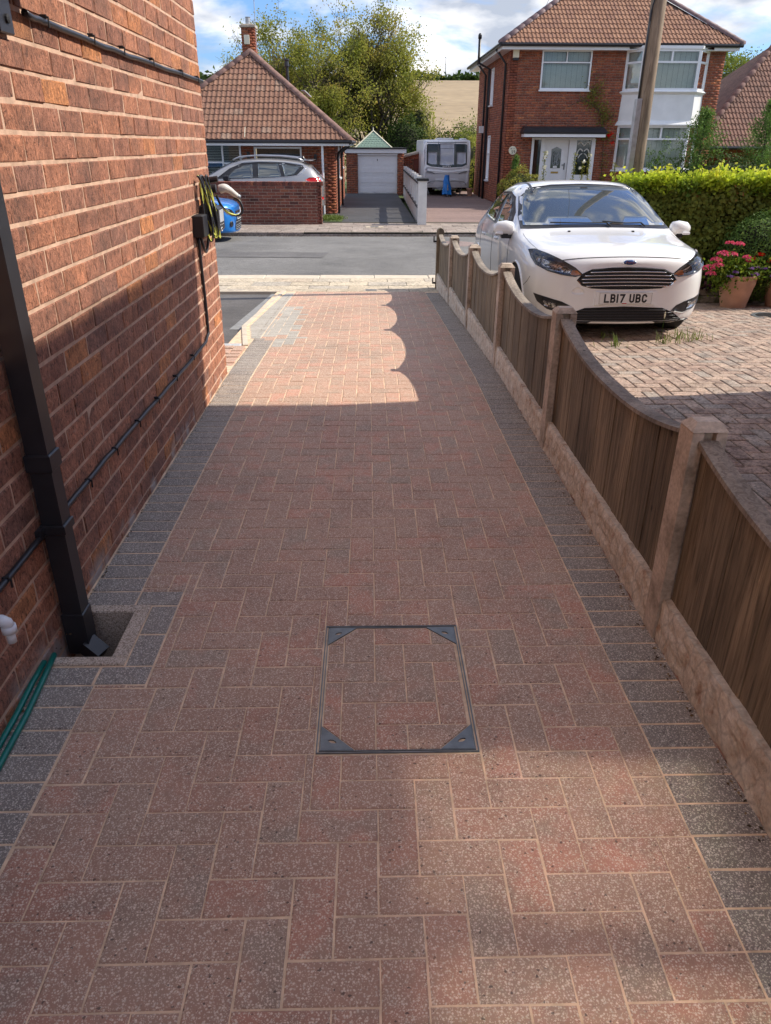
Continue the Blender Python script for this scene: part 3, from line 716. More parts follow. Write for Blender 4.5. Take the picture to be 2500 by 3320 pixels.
cable('low_wall_cable', 'black cable running low along the brick wall then up to the charger', [(xc, 1.3, 0.40), (xc, 2.0, 0.40), (xc, 2.6, 0.405), (xc, 3.2, 0.40), (xc, 3.9, 0.385), (xc, 4.6, 0.38), (xc, 4.93, 0.385), (xc, 5.04, 0.42), (xc, 5.05, 0.55), (xc, 5.04, 0.8), (xc, 5.03, 1.04)], 0.010, [(xc, y, 0.39) for y in (1.9, 2.62, 2.95, 3.3, 3.65, 4.05, 4.5)])

# --- hose and the white pipe stub at the left edge
hs = thing('garden_hose', 'green garden hose doubled back on the grey edging against the brick wall', 'hose', (-1.05, 1.8, 0))
f = MB(); f.tube([(-1.03, 1.2, .012), (-1.035, 1.5, .012), (-1.045, 1.75, .012), (-1.06, 1.93, .014), (-1.068, 2.04, .02)], .0095, 10); f.o('hose_run', 'green_hose', hs, True)
f = MB(); f.tube([(-1.062, 1.2, .012), (-1.066, 1.5, .013), (-1.075, 1.75, .014), (-1.086, 1.9, .016), (-1.086, 2.0, .02)], .0095, 10); f.o('hose_run', 'green_hose', hs, True)
wp = thing('overflow_pipe', 'white plastic pipe elbow sticking out of the brick wall at the left edge', 'pipe', (-1.05, 1.86, 0.32))
f = MB(); f.tube([(-1.12, 1.80, .325), (-1.07, 1.80, .325), (-1.058, 1.80, .318), (-1.055, 1.80, .305)], .018, 14); f.tube([(-1.055, 1.80, .308), (-1.055, 1.80, .285)], .021, 14); f.tube([(-1.055, 1.80, .287), (-1.055, 1.80, .25)], .013, 12); f.o('elbow', 'white_upvc', wp, True)

# ================================================================== EV CHARGER
ev = thing('charging_point', 'electric car charging point on the brick wall near its corner, black with a small screen', 'charger', (-1.05, 5.35, 1.1))
f = MB(); f.box((XW, 5.20, 1.02), (XW + .075, 5.44, 1.215), .015); f.o('housing', 'black_plastic', ev)
f = MB(); f.box((XW + .075, 5.22, 1.035), (XW + .118, 5.42, 1.20), .018); f.o('front_cover', 'black_plastic', ev)
f = MB(); f.box((XW + .118, 5.25, 1.10), (XW + .121, 5.39, 1.175)); f.o('screen', 'lead', ev)
f = MB(); f.box((XW + .1185, 5.26, 1.082), (XW + .120, 5.275, 1.087)); f.box((XW + .1185, 5.31, 1.082), (XW + .120, 5.325, 1.087)); f.box((XW + .1185, 5.36, 1.082), (XW + .120, 5.375, 1.087)); f.tube([(XW + .1195, 5.30 + .02 * math.cos(a), 1.055 + .012 * math.sin(a)) for a in np.linspace(0.6, 5.6, 10)], .002, 5); f.o('symbols', 'white_print', ev, kind='stuff')
f = MB(); f.box((XW, 5.28, 1.215), (XW + .05, 5.36, 1.345), .008); f.tube([(XW, 5.32, 1.30), (XW + .10, 5.32, 1.305)], .028, 12); f.tube([(XW, 5.35, 1.345), (XW + .11, 5.35, 1.36)], .02, 10); f.o('holster', 'black_plastic', ev)
jb = thing('junction_box', 'black square junction box beside the coiled charging cable', 'junction box', (XW, 5.03, 1.1))
f = MB(); f.box((XW, 4.955, 1.035), (XW + .062, 5.105, 1.165), .005); f.o('box', 'black_matt', jb); f = MB(); f.box((XW + .062, 4.957, 1.037), (XW + .068, 5.103, 1.163), .003); f.o('lid', 'black_plastic', jb)
cc = thing('charging_cable', 'yellow and black striped charging cable coiled on its hook, cream plug hanging out', 'cable', (-1.0, 5.3, 1.2))
def striped(name, pts, r, n=12, pitch=0.26):
    f = MB(); f.tube(pts, r, n, False); fm = []; acc = 0; P = [Vector(p) for p in pts]
    for i in range(len(P) - 1):
        acc += (P[i + 1] - P[i]).length
        for k in range(n): fm.append(1 if ((acc / pitch + k / n) % 1.0) < 0.27 else 0)
    return ob(name, f.V, f.F, ['black_plastic', 'hivis'], cc, True, fm)
M['hivis'] = plain('yellow_stripe', (0.50, 0.52, 0.08), 0.45, 0.1)
loops = 4; pts = []
for i in range(loops * 72 + 1):
    a = 2 * math.pi * i / 72; q = i / 72; cz = math.cos(a); sx = math.sin(a)
    hh = 0.185 + 0.010 * math.sin(q * 2.6); z = 1.385 - hh + hh * cz; dn_ = (1.385 - z)
    pts.append((XW + 0.026 + 0.011 * q + 0.018 * sx * (1 - .3 * cz) + dn_ * .13 + .008 * math.sin(q * 9), 5.12 + 0.026 * q + .020 * sx, z))
striped('coil', pts, 0.0072)
P0 = [(-0.915, 5.50, 1.235), (-.885, 5.50, 1.225), (-.865, 5.50, 1.19), (-.862, 5.50, 1.155), (-.88, 5.49, 1.13), (-.915, 5.47, 1.128), (-.955, 5.44, 1.15), (-.99, 5.40, 1.20), (-1.01, 5.38, 1.26)]
def crv(P, n=8):
    P = [Vector(p) for p in P]; out = []
    for i in range(len(P) - 1):
        a, b, c, d = P[max(i - 1, 0)], P[i], P[i + 1], P[min(i + 2, len(P) - 1)]
        for k in range(n):
            t = k / n; out.append(0.5 * ((2 * b) + (c - a) * t + (2 * a - 5 * b + 4 * c - d) * t * t + (3 * b - a - 3 * c + d) * t ** 3))
    out.append(P[-1]); return out
striped('cable_tail', crv(P0), 0.0085)
M['plug'] = plain('plug_plastic', (0.62, 0.60, 0.56), 0.45, 0.06)
f = MB(); f.tube(crv([(XW + .10, 5.44, 1.292), (XW + .135, 5.44, 1.30), (XW + .165, 5.46, 1.285), (XW + .19, 5.48, 1.262), (XW + .205, 5.49, 1.25)], 5), .02, 14, rs=[.027, .028, .028, .028, .028, .027, .026, .025, .023, .022, .021, .020, .0195, .019, .0185, .018, .0175, .017, .017, .017, .017]); o = f.o('plug', 'plug', cc, True)
f = MB(); f.tube([(XW + .203, 5.49, 1.251), (XW + .222, 5.50, 1.238)], .0165, 12); f.o('plug_collar', 'galv', cc, True)
f = MB(); f.tube(crv([(xc + .01, 5.05, 1.04), (xc + .02, 5.07, .97), (xc + .02, 5.13, .93), (xc + .02, 5.19, .95), (xc + .03, 5.22, 1.02)], 6), .009, 8); f.o('cable_loop', 'black_plastic', cc, True)

# ================================================================== FENCE
fn = thing('fence', 'low dished timber fence with concrete posts and stone faced gravel boards beside the driveway', 'fence', (1.05, 4, 0))
PY = [0.345 + 1.83 * k for k in range(6)]        # concrete posts
PT = lambda y: zg(y) + (0.795 if y < 6.5 else 0.81)
def fence_post(y):
    b = zg(y) - .3; t = PT(y); f = MB(); a = .05; s_ = .022
    # H section post with a weathered top
    for (xa, xb) in ((1.002, 1.038), (1.078, 1.112)): f.box((xa, y - a, b), (xb, y + a, t - .02), .005)
    f.box((1.038, y - .022, b), (1.078, y + .022, t - .021))
    c0 = (1.057, y, t + .012); top = [(1.0, y - a - .002, t - .02), (1.114, y - a - .002, t - .02), (1.114, y + a + .002, t - .02), (1.0, y + a + .002, t - .02)]
    m = [(1.02, y - a * .5, t + .006), (1.094, y - a * .5, t + .006), (1.094, y + a * .5, t + .006), (1.02, y + a * .5, t + .006)]
    f.add(top + m, [(4, 5, 6, 7)] + [(i, (i + 1) % 4, 4 + (i + 1) % 4, 4 + i) for i in range(4)] + [(3, 2, 1, 0)])
    f.o('post', 'post_conc', fn)
for y in PY: fence_post(y)
gy = 11.30
f = MB(); pr = []
for k in range(9): a = math.pi * k / 8; pr.append((1.05 - .05 * math.cos(a), PT(11.2) - .02 + .05 * math.sin(a)))
pr = [(1.0, zg(gy) - .2)] + pr + [(1.10, zg(gy) - .2)]
n = len(pr); f.add([(x, gy - .05, z) for x, z in pr] + [(x, gy + .05, z) for x, z in pr], [tuple(range(n)), tuple(range(2 * n - 1, n - 1, -1))] + [(i, n + i, n + (i + 1) % n, (i + 1) % n) for i in range(n)])
o = f.o('gate_post', 'fence_wood', fn); o['label'] = 'weathered round topped timber gate post'
for z in (-.28, .30):
    f = MB(); f.box((0.955, gy - .02, z), (1.0, gy + .0, z + .025)); f.tube([(.96, gy - .01, z), (.96, gy - .01, z + .085)], .009, 8); f.o('gate_hinge_pin', 'black_matt', fn)
def stoneface(y0, y1, zb, zt, dz):
    n = int((y1 - y0) / 0.015); m = 12; V = []; F = []; mnoise.seed_set(3)
    for j in range(m + 1):
        for i in range(n + 1):
            y = y0 + (y1 - y0) * i / n; z = zb + (zt - zb) * j / m
            cell = mnoise.voronoi(Vector((y * 8.5, z * 14, 1.0 + y0)))
            fd = cell[0][1] - cell[0][0]; pt = cell[1][0]; fac = mnoise.noise(Vector((pt[0] * 3.1, pt[1] * 5.3, 4.0)))
            x = 1.014 - .006 * min(1, fd * 5) - .006 * fac - .006 * (z * 14 - pt[1]) * fac - .0015 * mnoise.noise(Vector((y * 45, z * 45, 1.0)))
            z2 = z + (mnoise.noise(Vector((y * 24, 0, 9.0))) * .006 if j == m else 0)
            if j in (0,): x = 1.0
            if j == m: x = 1.016
            V.append((x, y, z2 + dz(y)))
    for j in range(m):
        for i in range(n): a = j * (n + 1) + i; F.append((a, a + n + 1, a + n + 2, a + 1))
    nb = len(V)
    for i in range(n + 1): y = y0 + (y1 - y0) * i / n; V.append((1.075, y, zt + dz(y)))
    for i in range(n): F.append((m * (n + 1) + i, nb + i, nb + i + 1, m * (n + 1) + i + 1))
    return V, F
ends = PY + [gy]
for k in range(len(ends) - 1):
    ya, yb = ends[k] + .052, ends[k + 1] - .052; ym = (ya + yb) / 2
    za, zb_ = PT(ends[k]) - .058, PT(ends[k + 1]) - .058
    base = min(zg(ya), zg(yb))
    def top(y):
        t = (y - ya) / (yb - ya); lin = za + (zb_ - za) * t
        return lin - 0.098 * (1 - abs(2 * t - 1) ** 2.3)
    gz = lambda y: base
    V, F = stoneface(ya, yb, -.10 + (0.02 if k < 3 else .0), .165 + (zg(ya) - base) * .5, gz)
    ob('gravel_board', V, F, 'gravel_conc', fn)
    pn = ob('panel', [(1.062, ya, base + .16), (1.075, ya, base + .16), (1.075, yb, base + .16), (1.062, yb, base + .16), (1.062, ya, base + .19), (1.075, ya, base + .19), (1.075, yb, base + .19), (1.062, yb, base + .19)], [(0, 3, 2, 1), (4, 5, 6, 7), (0, 1, 5, 4), (1, 2, 6, 5), (2, 3, 7, 6), (3, 0, 4, 7)], 'fence_wood', fn)
    y = ya; i = 0
    while y < yb - .01:
        w = rnd.uniform(.105, .14); y2 = min(y + w, yb)
        if yb - y2 < .03: y2 = yb
        xo = 1.040 + (.002 if i % 2 else 0) + rnd.uniform(-.001, .001); n = 4; V = []; F = []
        for s2 in range(n + 1):
            yy = y + .0012 + (y2 - y - .0024) * s2 / n
            tp = top(yy) - .004; bt = base + .163 + rnd.uniform(-.001, .001)
            V += [(xo, yy, bt), (xo + .017, yy, bt), (xo + .017, yy, tp), (xo, yy, tp)]
        for s2 in range(n):
            a = s2 * 4
            for q in range(4): F.append((a + q, a + (q + 1) % 4, a + 4 + (q + 1) % 4, a + 4 + q))
        F += [(3, 2, 1, 0), (n * 4, n * 4 + 1, n * 4 + 2, n * 4 + 3)]
        ob('board', V, F, 'fence_wood', pn); y = y2; i += 1
    V = []; F = []; n = 28
    for s2 in range(n + 1):
        yy = ya + (yb - ya) * s2 / n; t = top(yy); V += [(1.022, yy, t - .004), (1.088, yy, t - .004), (1.086, yy, t + .010), (1.055, yy, t + .014), (1.024, yy, t + .010)]
    for s2 in range(n):
        a = s2 * 5
        for q in range(5): F.append((a + q, a + (q + 1) % 5, a + 5 + (q + 1) % 5, a + 5 + q))
    F += [(4, 3, 2, 1, 0), tuple(n * 5 + q for q in range(5))]
    ob('capping', V, F, 'cap_wood', pn)
# haunching: the ragged strip of old mortar between blocks and fence
V = []; F = []; n = 300
for i in range(n + 1):
    y = -1 + 12 * i / n; z = zg(y); w = mnoise.noise(Vector((y * 3, 0, 0))) * .008
    V += [(1.006 + w, y, z - .004), (1.03, y, z + .012 + w * .8), (1.06, y, z + .02)]
for i in range(n):
    for q in range(2): a = i * 3 + q; F.append((a, a + 1, a + 4, a + 3))
M['haunch'] = (lambda g: (g.col(g.ramp(g.noise(16, 6, 0.7), [(0.35, (0.10, 0.065, 0.05)), (0.5, (0.30, 0.17, 0.12)), (0.68, (0.38, 0.27, 0.20))])).set(rough=1.0), g.bump(g.noise(70, 4), .6, .006), g.m)[-1])(G('old_haunching'))
ob('mortar_strip', V, F, 'haunch', drive)

# ================================================================== ROAD, FOOTWAYS, YARD
ob('road', [(-60, 12.86, -.49), (60, 12.86, -.49), (60, 16.3, -.43), (-60, 16.3, -.43), (60, 19.66, -.50), (-60, 19.66, -.50)], [(0, 1, 2, 3), (3, 2, 4, 5)], 'road', kind='structure')
M['dark_patch'] = asphalt('old_surface', (0.115, 0.11, 0.105))
ob('road_repair', [(-9, 12.87, -.484), (9, 12.87, -.484), (9, 13.05, -.4805), (3, 13.09, -.480), (-2, 13.03, -.4815), (-9, 13.1, -.480)], [(0, 1, 2, 3, 4, 5)], 'dark_patch', kind='structure')
ob('road_repair', [(-3.2, 15.4, -.437), (-.9, 15.3, -.440), (-.8, 16.0, -.429), (-3.0, 16.1, -.427)], [(0, 1, 2, 3)], 'dark_patch', kind='structure')
M['pink_gravel'] = asphalt('worn_pink_patch', (0.24, 0.18, 0.16))
nf = sheet('near_footway', [(-12, 10.88, 12, 12.72)], 'moss_joint', zg, -0.006)
it = []
rows = [(10.90, 11.26), (11.26, 11.66), (11.66, 12.09), (12.09, 12.50)]
for r_, (a, b) in enumerate(rows):
    x = -6 + (0.31 if r_ % 2 else 0)
    while x < 6.5:
        it.append(block_item(x, a, x + .60, b, zg((a + b) / 2), zs((a + b) / 2), gap=.006, ch=.003, jit=.0015)); x += .60
pieces('paving_slab', nf, it, 'flag', 120, 'far_slabs')
it = []
x = -6.2
while x < 6.5: it.append(block_item(x, 12.50, x + .9, 12.86, -.395, 0, gap=.006, ch=.012, h=.12)); x += .9
pieces('kerb_stone', nf, it, 'kerb', 40)
ff = ob('far_footway', [(-30, 19.66, ZG2 - .006), (30, 19.66, ZG2 - .006), (30, 22.2, ZG2 + .02), (-30, 22.2, ZG2 + .02)], [(0, 1, 2, 3)], 'moss_joint', kind='structure')
it = []
yy = 19.80
for r_ in range(5):
    x = -7 + (0.3 if r_ % 2 else 0); b = yy + .41
    while x < 5.2:
        it.append(block_item(x, yy, x + .60, b, ZG2 + (yy - 19.66) * .011, .011, gap=.008, ch=.004, jit=.003)); x += .60
    yy = b
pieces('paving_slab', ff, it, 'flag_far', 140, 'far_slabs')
it = []; x = -7
while x < 5.5:
    drop = -.035 if x < -1.6 else -.07
    it.append(block_item(x, 19.66, x + .9, 19.80, ZG2 + (-.0 if x < -1.6 else -.035), 0, gap=.006, ch=.012, h=.14)); x += .9
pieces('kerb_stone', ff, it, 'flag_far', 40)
tf = thing('stopcock_cover', 'small pale rectangular utility cover let into the far footway', 'utility cover', (.15, 20.9, ZG2))
f = MB(); f.box((-.05, 20.72, ZG2), (.42, 20.98, ZG2 + .022), .003); f.o('surround', 'flag', tf); f = MB(); f.box((.08, 20.79, ZG2 + .02), (.29, 20.91, ZG2 + .028)); f.o('lid', 'steel', tf)
tf = thing('water_meter_cover', 'small rusty metal cover in the near footway at the end of the driveway', 'utility cover', (.03, 11.08, zg(11.08)))
f = MB(); f.box((-.06, 10.95, zg(11.0) - .02), (.15, 11.1, zg(11.0) + .004), .002); f.o('surround', 'concrete', tf); f = MB(); f.box((-.035, 10.975, zg(11.0)), (.125, 11.075, zg(11.0) + .008), .002); f.o('lid', 'steel', tf)
ob('worn_road_patch', [(2.0 + .42 * math.cos(a) * (1 + .15 * math.sin(3 * a)), 17.7 + .55 * math.sin(a), -.449) for a in np.linspace(0, 6.28, 19)[:-1]], [tuple(range(18))], 'pink_gravel', kind='structure')

# tarmac yard on the left with its pale edging
yard = sheet('tarmac_yard', [(-9, 6.72, -1.10, 10.86)], 'yard_tarmac', zg, -0.035)
f = MB(); pk = [(-1.12, 6.72), (-1.29, 7.75), (-1.20, 10.95)]
kb = ob('yard_edging', [], [], 'kerb', None, kind='structure'); kk = 0
for (xa, ya), (xb, yb) in zip(pk[:-1], pk[1:]):
    n = 2 if kk == 0 else 5
    for i in range(n):
        p = (xa + (xb - xa) * i / n, ya + (yb - ya) * i / n + .004); q = (xa + (xb - xa) * (i + 1) / n, ya + (yb - ya) * (i + 1) / n - .004)
        f = MB(); f.bar((p[0], p[1], zg(p[1]) - .052), (q[0], q[1], zg(q[1]) - .052), .048, .12); f.o('edging_stone', 'kerb', kb)
    kk += 1
f = MB(); f.bar((-1.385, 7.75, zg(7.75) - .06), (-1.31, 10.9, zg(10.9) - .06), .13, .06); f.o('drain_strip', 'strip', yard)
f = MB(); f.box((-1.62, 6.58, zg(6.6) - .1), (-1.155, 6.72, zg(6.6) + .018), .006); f.o('step_slab', 'step', yard)
f = MB(); f.bar((-6, 10.88, zg(10.88) - .02), (-1.25, 10.9, zg(10.9) - .02), .06, .05); f.o('edging_strip', 'kerb', yard)

# ================================================================== NEIGHBOUR'S SIDE
nd = sheet('neighbour_drive', [(1.11, -3, 7.5, 11.0)], 'moss_joint', zn, -0.007)
it = [block_item(*r, zn((r[1] + r[3]) / 2), zs((r[1] + r[3]) / 2), gap=.0075, jit=.002, ch=.005, q=.006) for r in herring(1.3, 0.9, 0.104, 1.12, 1.6, 5.9, 10.86)]
pieces('old_paving_block', nd, it, 'old_paver', 300, 'further_paving_blocks')
# weeds in the joints: thin blades
def blades(name, spots, mat, parent=None, n=26, h=.09, spread=.06, label=None, cat=None, kind=None, w=.0035):
    V = []; F = []; T = []
    for (sx, sy, sz, k_) in spots:
        for i in range(int(n * k_)):
            a = rnd.uniform(0, 6.28); r = abs(rnd.gauss(0, spread)); x = sx + r * math.cos(a); y = sy + r * math.sin(a); hh = h * rnd.uniform(.35, 1.2)
            a2 = rnd.uniform(0, 6.28); ln = rnd.uniform(.2, .9) * hh; px = -math.sin(a2) * w; py = math.cos(a2) * w; b = len(V)
            V += [(x - px, y - py, sz), (x + px, y + py, sz), (x + px + math.cos(a2) * ln * .4, y + py + math.sin(a2) * ln * .4, sz + hh * .6), (x - px + math.cos(a2) * ln * .4, y - py + math.sin(a2) * ln * .4, sz + hh * .6), (x + math.cos(a2) * ln, y + math.sin(a2) * ln, sz + hh)]
            F += [(b, b + 1, b + 2), (b, b + 2, b + 3), (b + 3, b + 2, b + 4)]; t = rnd.random(); T += [t] * 3
    o = ob(name, np.array(V), np.array(F), mat, parent, tint=T); meta(o, label, cat, kind=kind); return o
blades('weed_tuft', [(2.37, 7.40, zn(7.4), 1.0)], 'grass', label='leafy green weed tuft left of the car plate, at the edge of its shadow', cat='weed', n=16, h=.10)
blades('weed_tuft', [(2.36, 6.93, zn(6.9), 1.2)], 'grass', label='bushy grass weed nearest the fence in front of the white car', cat='weed', n=24, h=.11)
blades('weed_tuft', [(2.86, 7.05, zn(7.0), 1), (2.95, 7.08, zn(7.05), .7)], 'grass', label='grass weed below the tall seed head in front of the white car', cat='weed', n=18, h=.11)
blades('weed_tuft', [(3.10, 7.35, zn(7.35), 1.2), (3.18, 7.15, zn(7.1), 1.2), (3.3, 7.3, zn(7.3), .8)], 'grass', label='widest spread of grass weeds below the right corner of the white car', cat='weed', n=20, h=.11, spread=.09)
sh = thing('grass_stalk', 'single tall grass stalk with a pale seed head under the white car bumper', 'grass stalk', (2.86, 7.15, zn(7.15)))
f = MB(); f.tube([(2.86, 7.15, zn(7.15)), (2.862, 7.15, zn(7.15) + .24)], .0025, 5); f.o('stalk', 'leaf_bright', sh)
V = []; F = []
for i in range(40):
    z = zn(7.15) + .21 + .07 * i / 40; a = i * 2.4; b = len(V); r = .009 * math.sin(math.pi * (i + 4) / 46)
    V += [(2.862, 7.15, z), (2.862 + r * math.cos(a), 7.15 + r * math.sin(a), z + .012), (2.862 + r * math.cos(a + .6), 7.15 + r * math.sin(a + .6), z + .02)]; F.append((b, b + 1, b + 2))
ob('seed_head', V, F, 'cream', sh)
dcv = thing('drain_cover', 'round black slotted drain cover set in the old block paving at the right edge', 'drain cover', (4.78, 8.78, zn(8.8)))
f = MB(); f.lathe([(.21, -.02), (.21, .008), (.165, .008), (.165, -.012)], (4.78, 8.78, zn(8.78)), 28, False); f.o('ring', 'steel', dcv)
f = MB()
for i in range(9):
    yy = -.14 + i * .035; hw_ = math.sqrt(max(.165 ** 2 - yy ** 2, 0)); f.box((4.78 - hw_, 8.78 + yy - .009, zn(8.78) - .012), (4.78 + hw_, 8.78 + yy + .009, zn(8.78) + .005))
o = f.o('grille', 'black_matt', dcv, kind='stuff')

# neighbour's house, out of frame to the right: it casts the long shadow over both driveways
nh = thing('neighbour_house', 'red brick house beyond the right edge whose shadow crosses both driveways', 'house', (6, 0, 0))
f = MB(); f.box((3.42, -7, -.4), (11, 5.32, 4.95)); f.o('wall', 'far_brick', nh)
f = MB(); e0, e1, g0, g1 = 3.12, 11.3, -7.3, 5.55
f.add([(e0, g0, 4.95), (e1, g0, 4.95), (e1, g1, 4.95), (e0, g1, 4.95), (7.2, g0 + 4, 7.3), (7.2, g1 - 4, 7.3)], [(0, 3, 2, 1), (0, 1, 4), (1, 2, 5, 4), (2, 3, 5), (3, 0, 4, 5)]); f.o('roof', 'roof_old', nh)

# raised bed edging, soil and the hedge
bed = thing('bed_edging', 'low mossy stone edging in two courses in front of the hedge', 'garden edging', (5, 10.0, zn(10)))
it = []
for c in range(2):
    x = 3.75 + .15 * c
    while x < 6.6:
        L_ = rnd.uniform(.38, .5); V, F = brick_tpl(L_, .088, .12, .008, seed=int(x * 100) + c)
        it.append((0, V, F, Matrix.Translation((x + L_ / 2, 9.98 + .02 * c, zn(10) + .045 + c * .095)) @ Matrix.Rotation(-math.pi / 2, 4, 'Z'), .2)); x += L_ + .008
M['bed_stone'] = (lambda g: (g.col(g.mix(g.ramp(g.noise(9, 6), [(0.45, 0.0), (0.6, 0.9)]), (0.25, 0.19, 0.14), (0.05, 0.06, 0.02))).set(rough=1.0), g.bump(g.noise(60, 5), .7, .006), g.m)[-1])(G('mossy_stone'))
pieces('edging_stone', bed, it, 'bed_stone', 60)
sheet('flower_bed', [(3.7, 10.03, 7.4, 10.9)], 'soil', lambda y: zn(10) + .14)

# grit and dry leaf scraps along the wall foot, the fence foot and the far gutter
def litter(name, lab, n, fx, fy, fz, size, mat, seed):
    g = np.random.default_rng(seed); P = np.stack([fx(g, n), fy(g, n), np.zeros(n)], 1); P[:, 2] = [fz(y) for y in P[:, 1]]; V = []; F = []; T = []
    for p in P:
        a = g.uniform(0, 6.28); s_ = size * g.uniform(.4, 1.4); k = len(V); c, q = math.cos(a) * s_, math.sin(a) * s_
        V += [(p[0] - c, p[1] - q, p[2]), (p[0] + q * .6, p[1] - c * .6, p[2] + s_ * .3), (p[0] + c, p[1] + q, p[2] + s_ * .15), (p[0] - q * .6, p[1] + c * .6, p[2] + s_ * .1)]; F.append((k, k + 1, k + 2, k + 3)); T.append(g.random())
    return meta(ob(name, np.array(V), np.array(F), mat, None, tint=T), lab, 'litter', kind='stuff')
M['litter'] = leafmat('dry_litter', [(0, (0.05, 0.035, 0.02)), (0.5, (0.16, 0.10, 0.05)), (1, (0.32, 0.22, 0.12))], 0.1)
litter('leaf_litter', 'dry brown scraps gathered along the foot of the fence and the house wall', 900, lambda g, n: np.where(g.random(n) < .6, 1.0 - np.abs(g.normal(0, .018, n)), XW + .01 + np.abs(g.normal(0, .014, n))), lambda g, n: g.uniform(.8, 10.5, n), lambda y: zg(y) + .003, .006, 'litter', 3)
litter('moss_crumbs', 'dark moss crumbs scattered over the old block drive', 1500, lambda g, n: 1.2 + np.abs(g.normal(0, 1.1, n)), lambda g, n: g.uniform(2.0, 9.5, n), lambda y: zn(y) + .003, .008, 'litter', 4)
litter('gutter_grit', 'grit and dry leaves lying in the gutter below the far kerb', 500, lambda g, n: g.uniform(-4, 5, n), lambda g, n: 19.62 - np.abs(g.normal(0, .05, n)), lambda y: -.493, .02, 'litter', 5)

# ------------------------------------------------------------------ foliage tools
def leaves(C, size, droop=0.3, tint=None, asp=0.62, nrm=None, q=None):
    """one small diamond leaf per centre"""
    C = np.asarray(C, float); n = len(C); g = np.random.default_rng(q or 5)
    N = g.normal(size=(n, 3)); N[:, 2] += droop
    if nrm is not None: N = N * .55 + nrm * 1.2
    N /= np.linalg.norm(N, axis=1)[:, None]
    A = np.cross(N, g.normal(size=(n, 3))); A /= np.linalg.norm(A, axis=1)[:, None]; B = np.cross(N, A)
    s = (size * g.uniform(.6, 1.3, n))[:, None]
    V = np.stack([C - A * s * .5, C + B * s * .5 * asp + N * s * .08, C + A * s * .5, C - B * s * .5 * asp + N * s * .08], 1).reshape(-1, 3)
    F = np.arange(4 * n).reshape(n, 4)
    t = g.random(n) if tint is None else np.clip(tint + g.normal(0, .16, n), 0, 1)
    return V, F, t
def leafob(name, C, size, mat, parent=None, **k):
    V, F, t = leaves(C, size, **k); return ob(name, V, F, mat, parent, tint=t)
def lump(P, sc, seed=0):
    return np.array([mnoise.noise(Vector((p[0] * sc + seed, p[1] * sc, p[2] * sc))) for p in P])

def branch(f, p, d, L_, r, depth, tips, spread=.55, up=.12, seg=4):
    pts = [p.copy()]; dd = d.copy(); q = p.copy()
    for i in range(seg):
        dd = (dd + Vector((rnd.gauss(0, .10), rnd.gauss(0, .10), rnd.gauss(0, .06) + up * .3))).normalized(); q = q + dd * (L_ / seg); pts.append(q.copy())
        if depth <= 1: tips.append((q.copy(), dd.copy(), depth))
    r = max(r, .009); f.tube(pts, r, 4 if depth < 3 else 8, False, rs=[max(.006, r * (1 - .5 * i / seg)) for i in range(seg + 1)])
    if depth <= 0: return
    nb = rnd.choice((3, 4)) if depth > 1 else 3
    for i in range(nb):
        k = rnd.uniform(.35, 1.0) if i else 1.0; s_ = pts[min(seg, max(1, int(k * seg)))]
        a = rnd.uniform(0, 6.28); ax = dd.orthogonal().normalized(); ax.rotate(Matrix.Rotation(a, 3, dd))
        nd_ = (dd + ax * rnd.uniform(spread * .5, spread * 1.3) + Vector((0, 0, up))).normalized()
        branch(f, s_, nd_, L_ * rnd.uniform(.62, .82), r * .55, depth - 1, tips, spread, up, seg)

def tree(name, label, cat, x, y, z, H, trunks, mat, n, size, spread=.6, group=None, shape=None, cl=.42, lean=0.0, bright=.5, depth=4, frac=.30):
    t = thing(name, label, cat, (x, y, z), group); f = MB(); tips = []
    for k in range(trunks):
        a = 6.28 * k / max(trunks, 1) + rnd.random(); off = .35 * (trunks > 1)
        d = Vector((math.cos(a) * .22 * (trunks > 1) + lean, math.sin(a) * .2 * (trunks > 1), 1)).normalized()
        branch(f, Vector((x + off * math.cos(a), y + off * math.sin(a), z)), d, H * frac, H * .016, depth, tips, spread)
    f.o('trunk', 'bark', t, True)
    g = np.random.default_rng(int(abs(x * 77 + y * 13)) + 3)
    P = np.array([tuple(p) for p, _, _ in tips]); w = np.clip(.42 + lump(P, .8, 4.0) * 2.2, 0.03, 1); w /= w.sum()
    idx = g.choice(len(P), n, p=w); C = P[idx] + g.normal(0, cl, (n, 3)) * (1, 1, .8)
    if shape is not None: C = C[shape(C)]
    l = lump(C[::1], .55, 3.0)
    pass
    l2 = lump(C, .8, 9.0)
    leafob('crown', C, size, mat, t, tint=np.clip(bright + l2 * .55, 0, 1)); return t

def mound(name, label, cat, c, rad, n, size, mat, squash=1.0, group=None, lobes=0.22, parts=True, tintf=None, core=True, seed=1, sc=2.2):
    t = thing(name, label, cat, (c[0], c[1], c[2] - rad[2] * .9), group); g = np.random.default_rng(seed)
    D = g.normal(size=(n, 3)); D /= np.linalg.norm(D, axis=1)[:, None]
    l = lump(D * sc, 1.0, seed * 3.1); rr = 1 + lobes * l * 1.6 + g.normal(0, .035, n) - np.abs(g.normal(0, .07, n))
    C = np.array(c) + D * np.array(rad) * rr[:, None]
    keep = C[:, 2] > c[2] - rad[2] * .96
    tint = .45 + l * .5 if tintf is None else tintf(C, l)
    leafob('foliage', C[keep], size, mat, t, tint=tint[keep], nrm=D[keep], q=seed)
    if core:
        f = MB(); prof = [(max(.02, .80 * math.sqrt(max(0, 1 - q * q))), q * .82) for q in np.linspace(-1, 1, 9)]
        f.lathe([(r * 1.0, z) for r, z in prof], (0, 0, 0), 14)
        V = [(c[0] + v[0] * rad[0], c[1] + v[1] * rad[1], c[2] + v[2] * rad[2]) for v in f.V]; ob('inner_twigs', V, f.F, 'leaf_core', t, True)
    return t
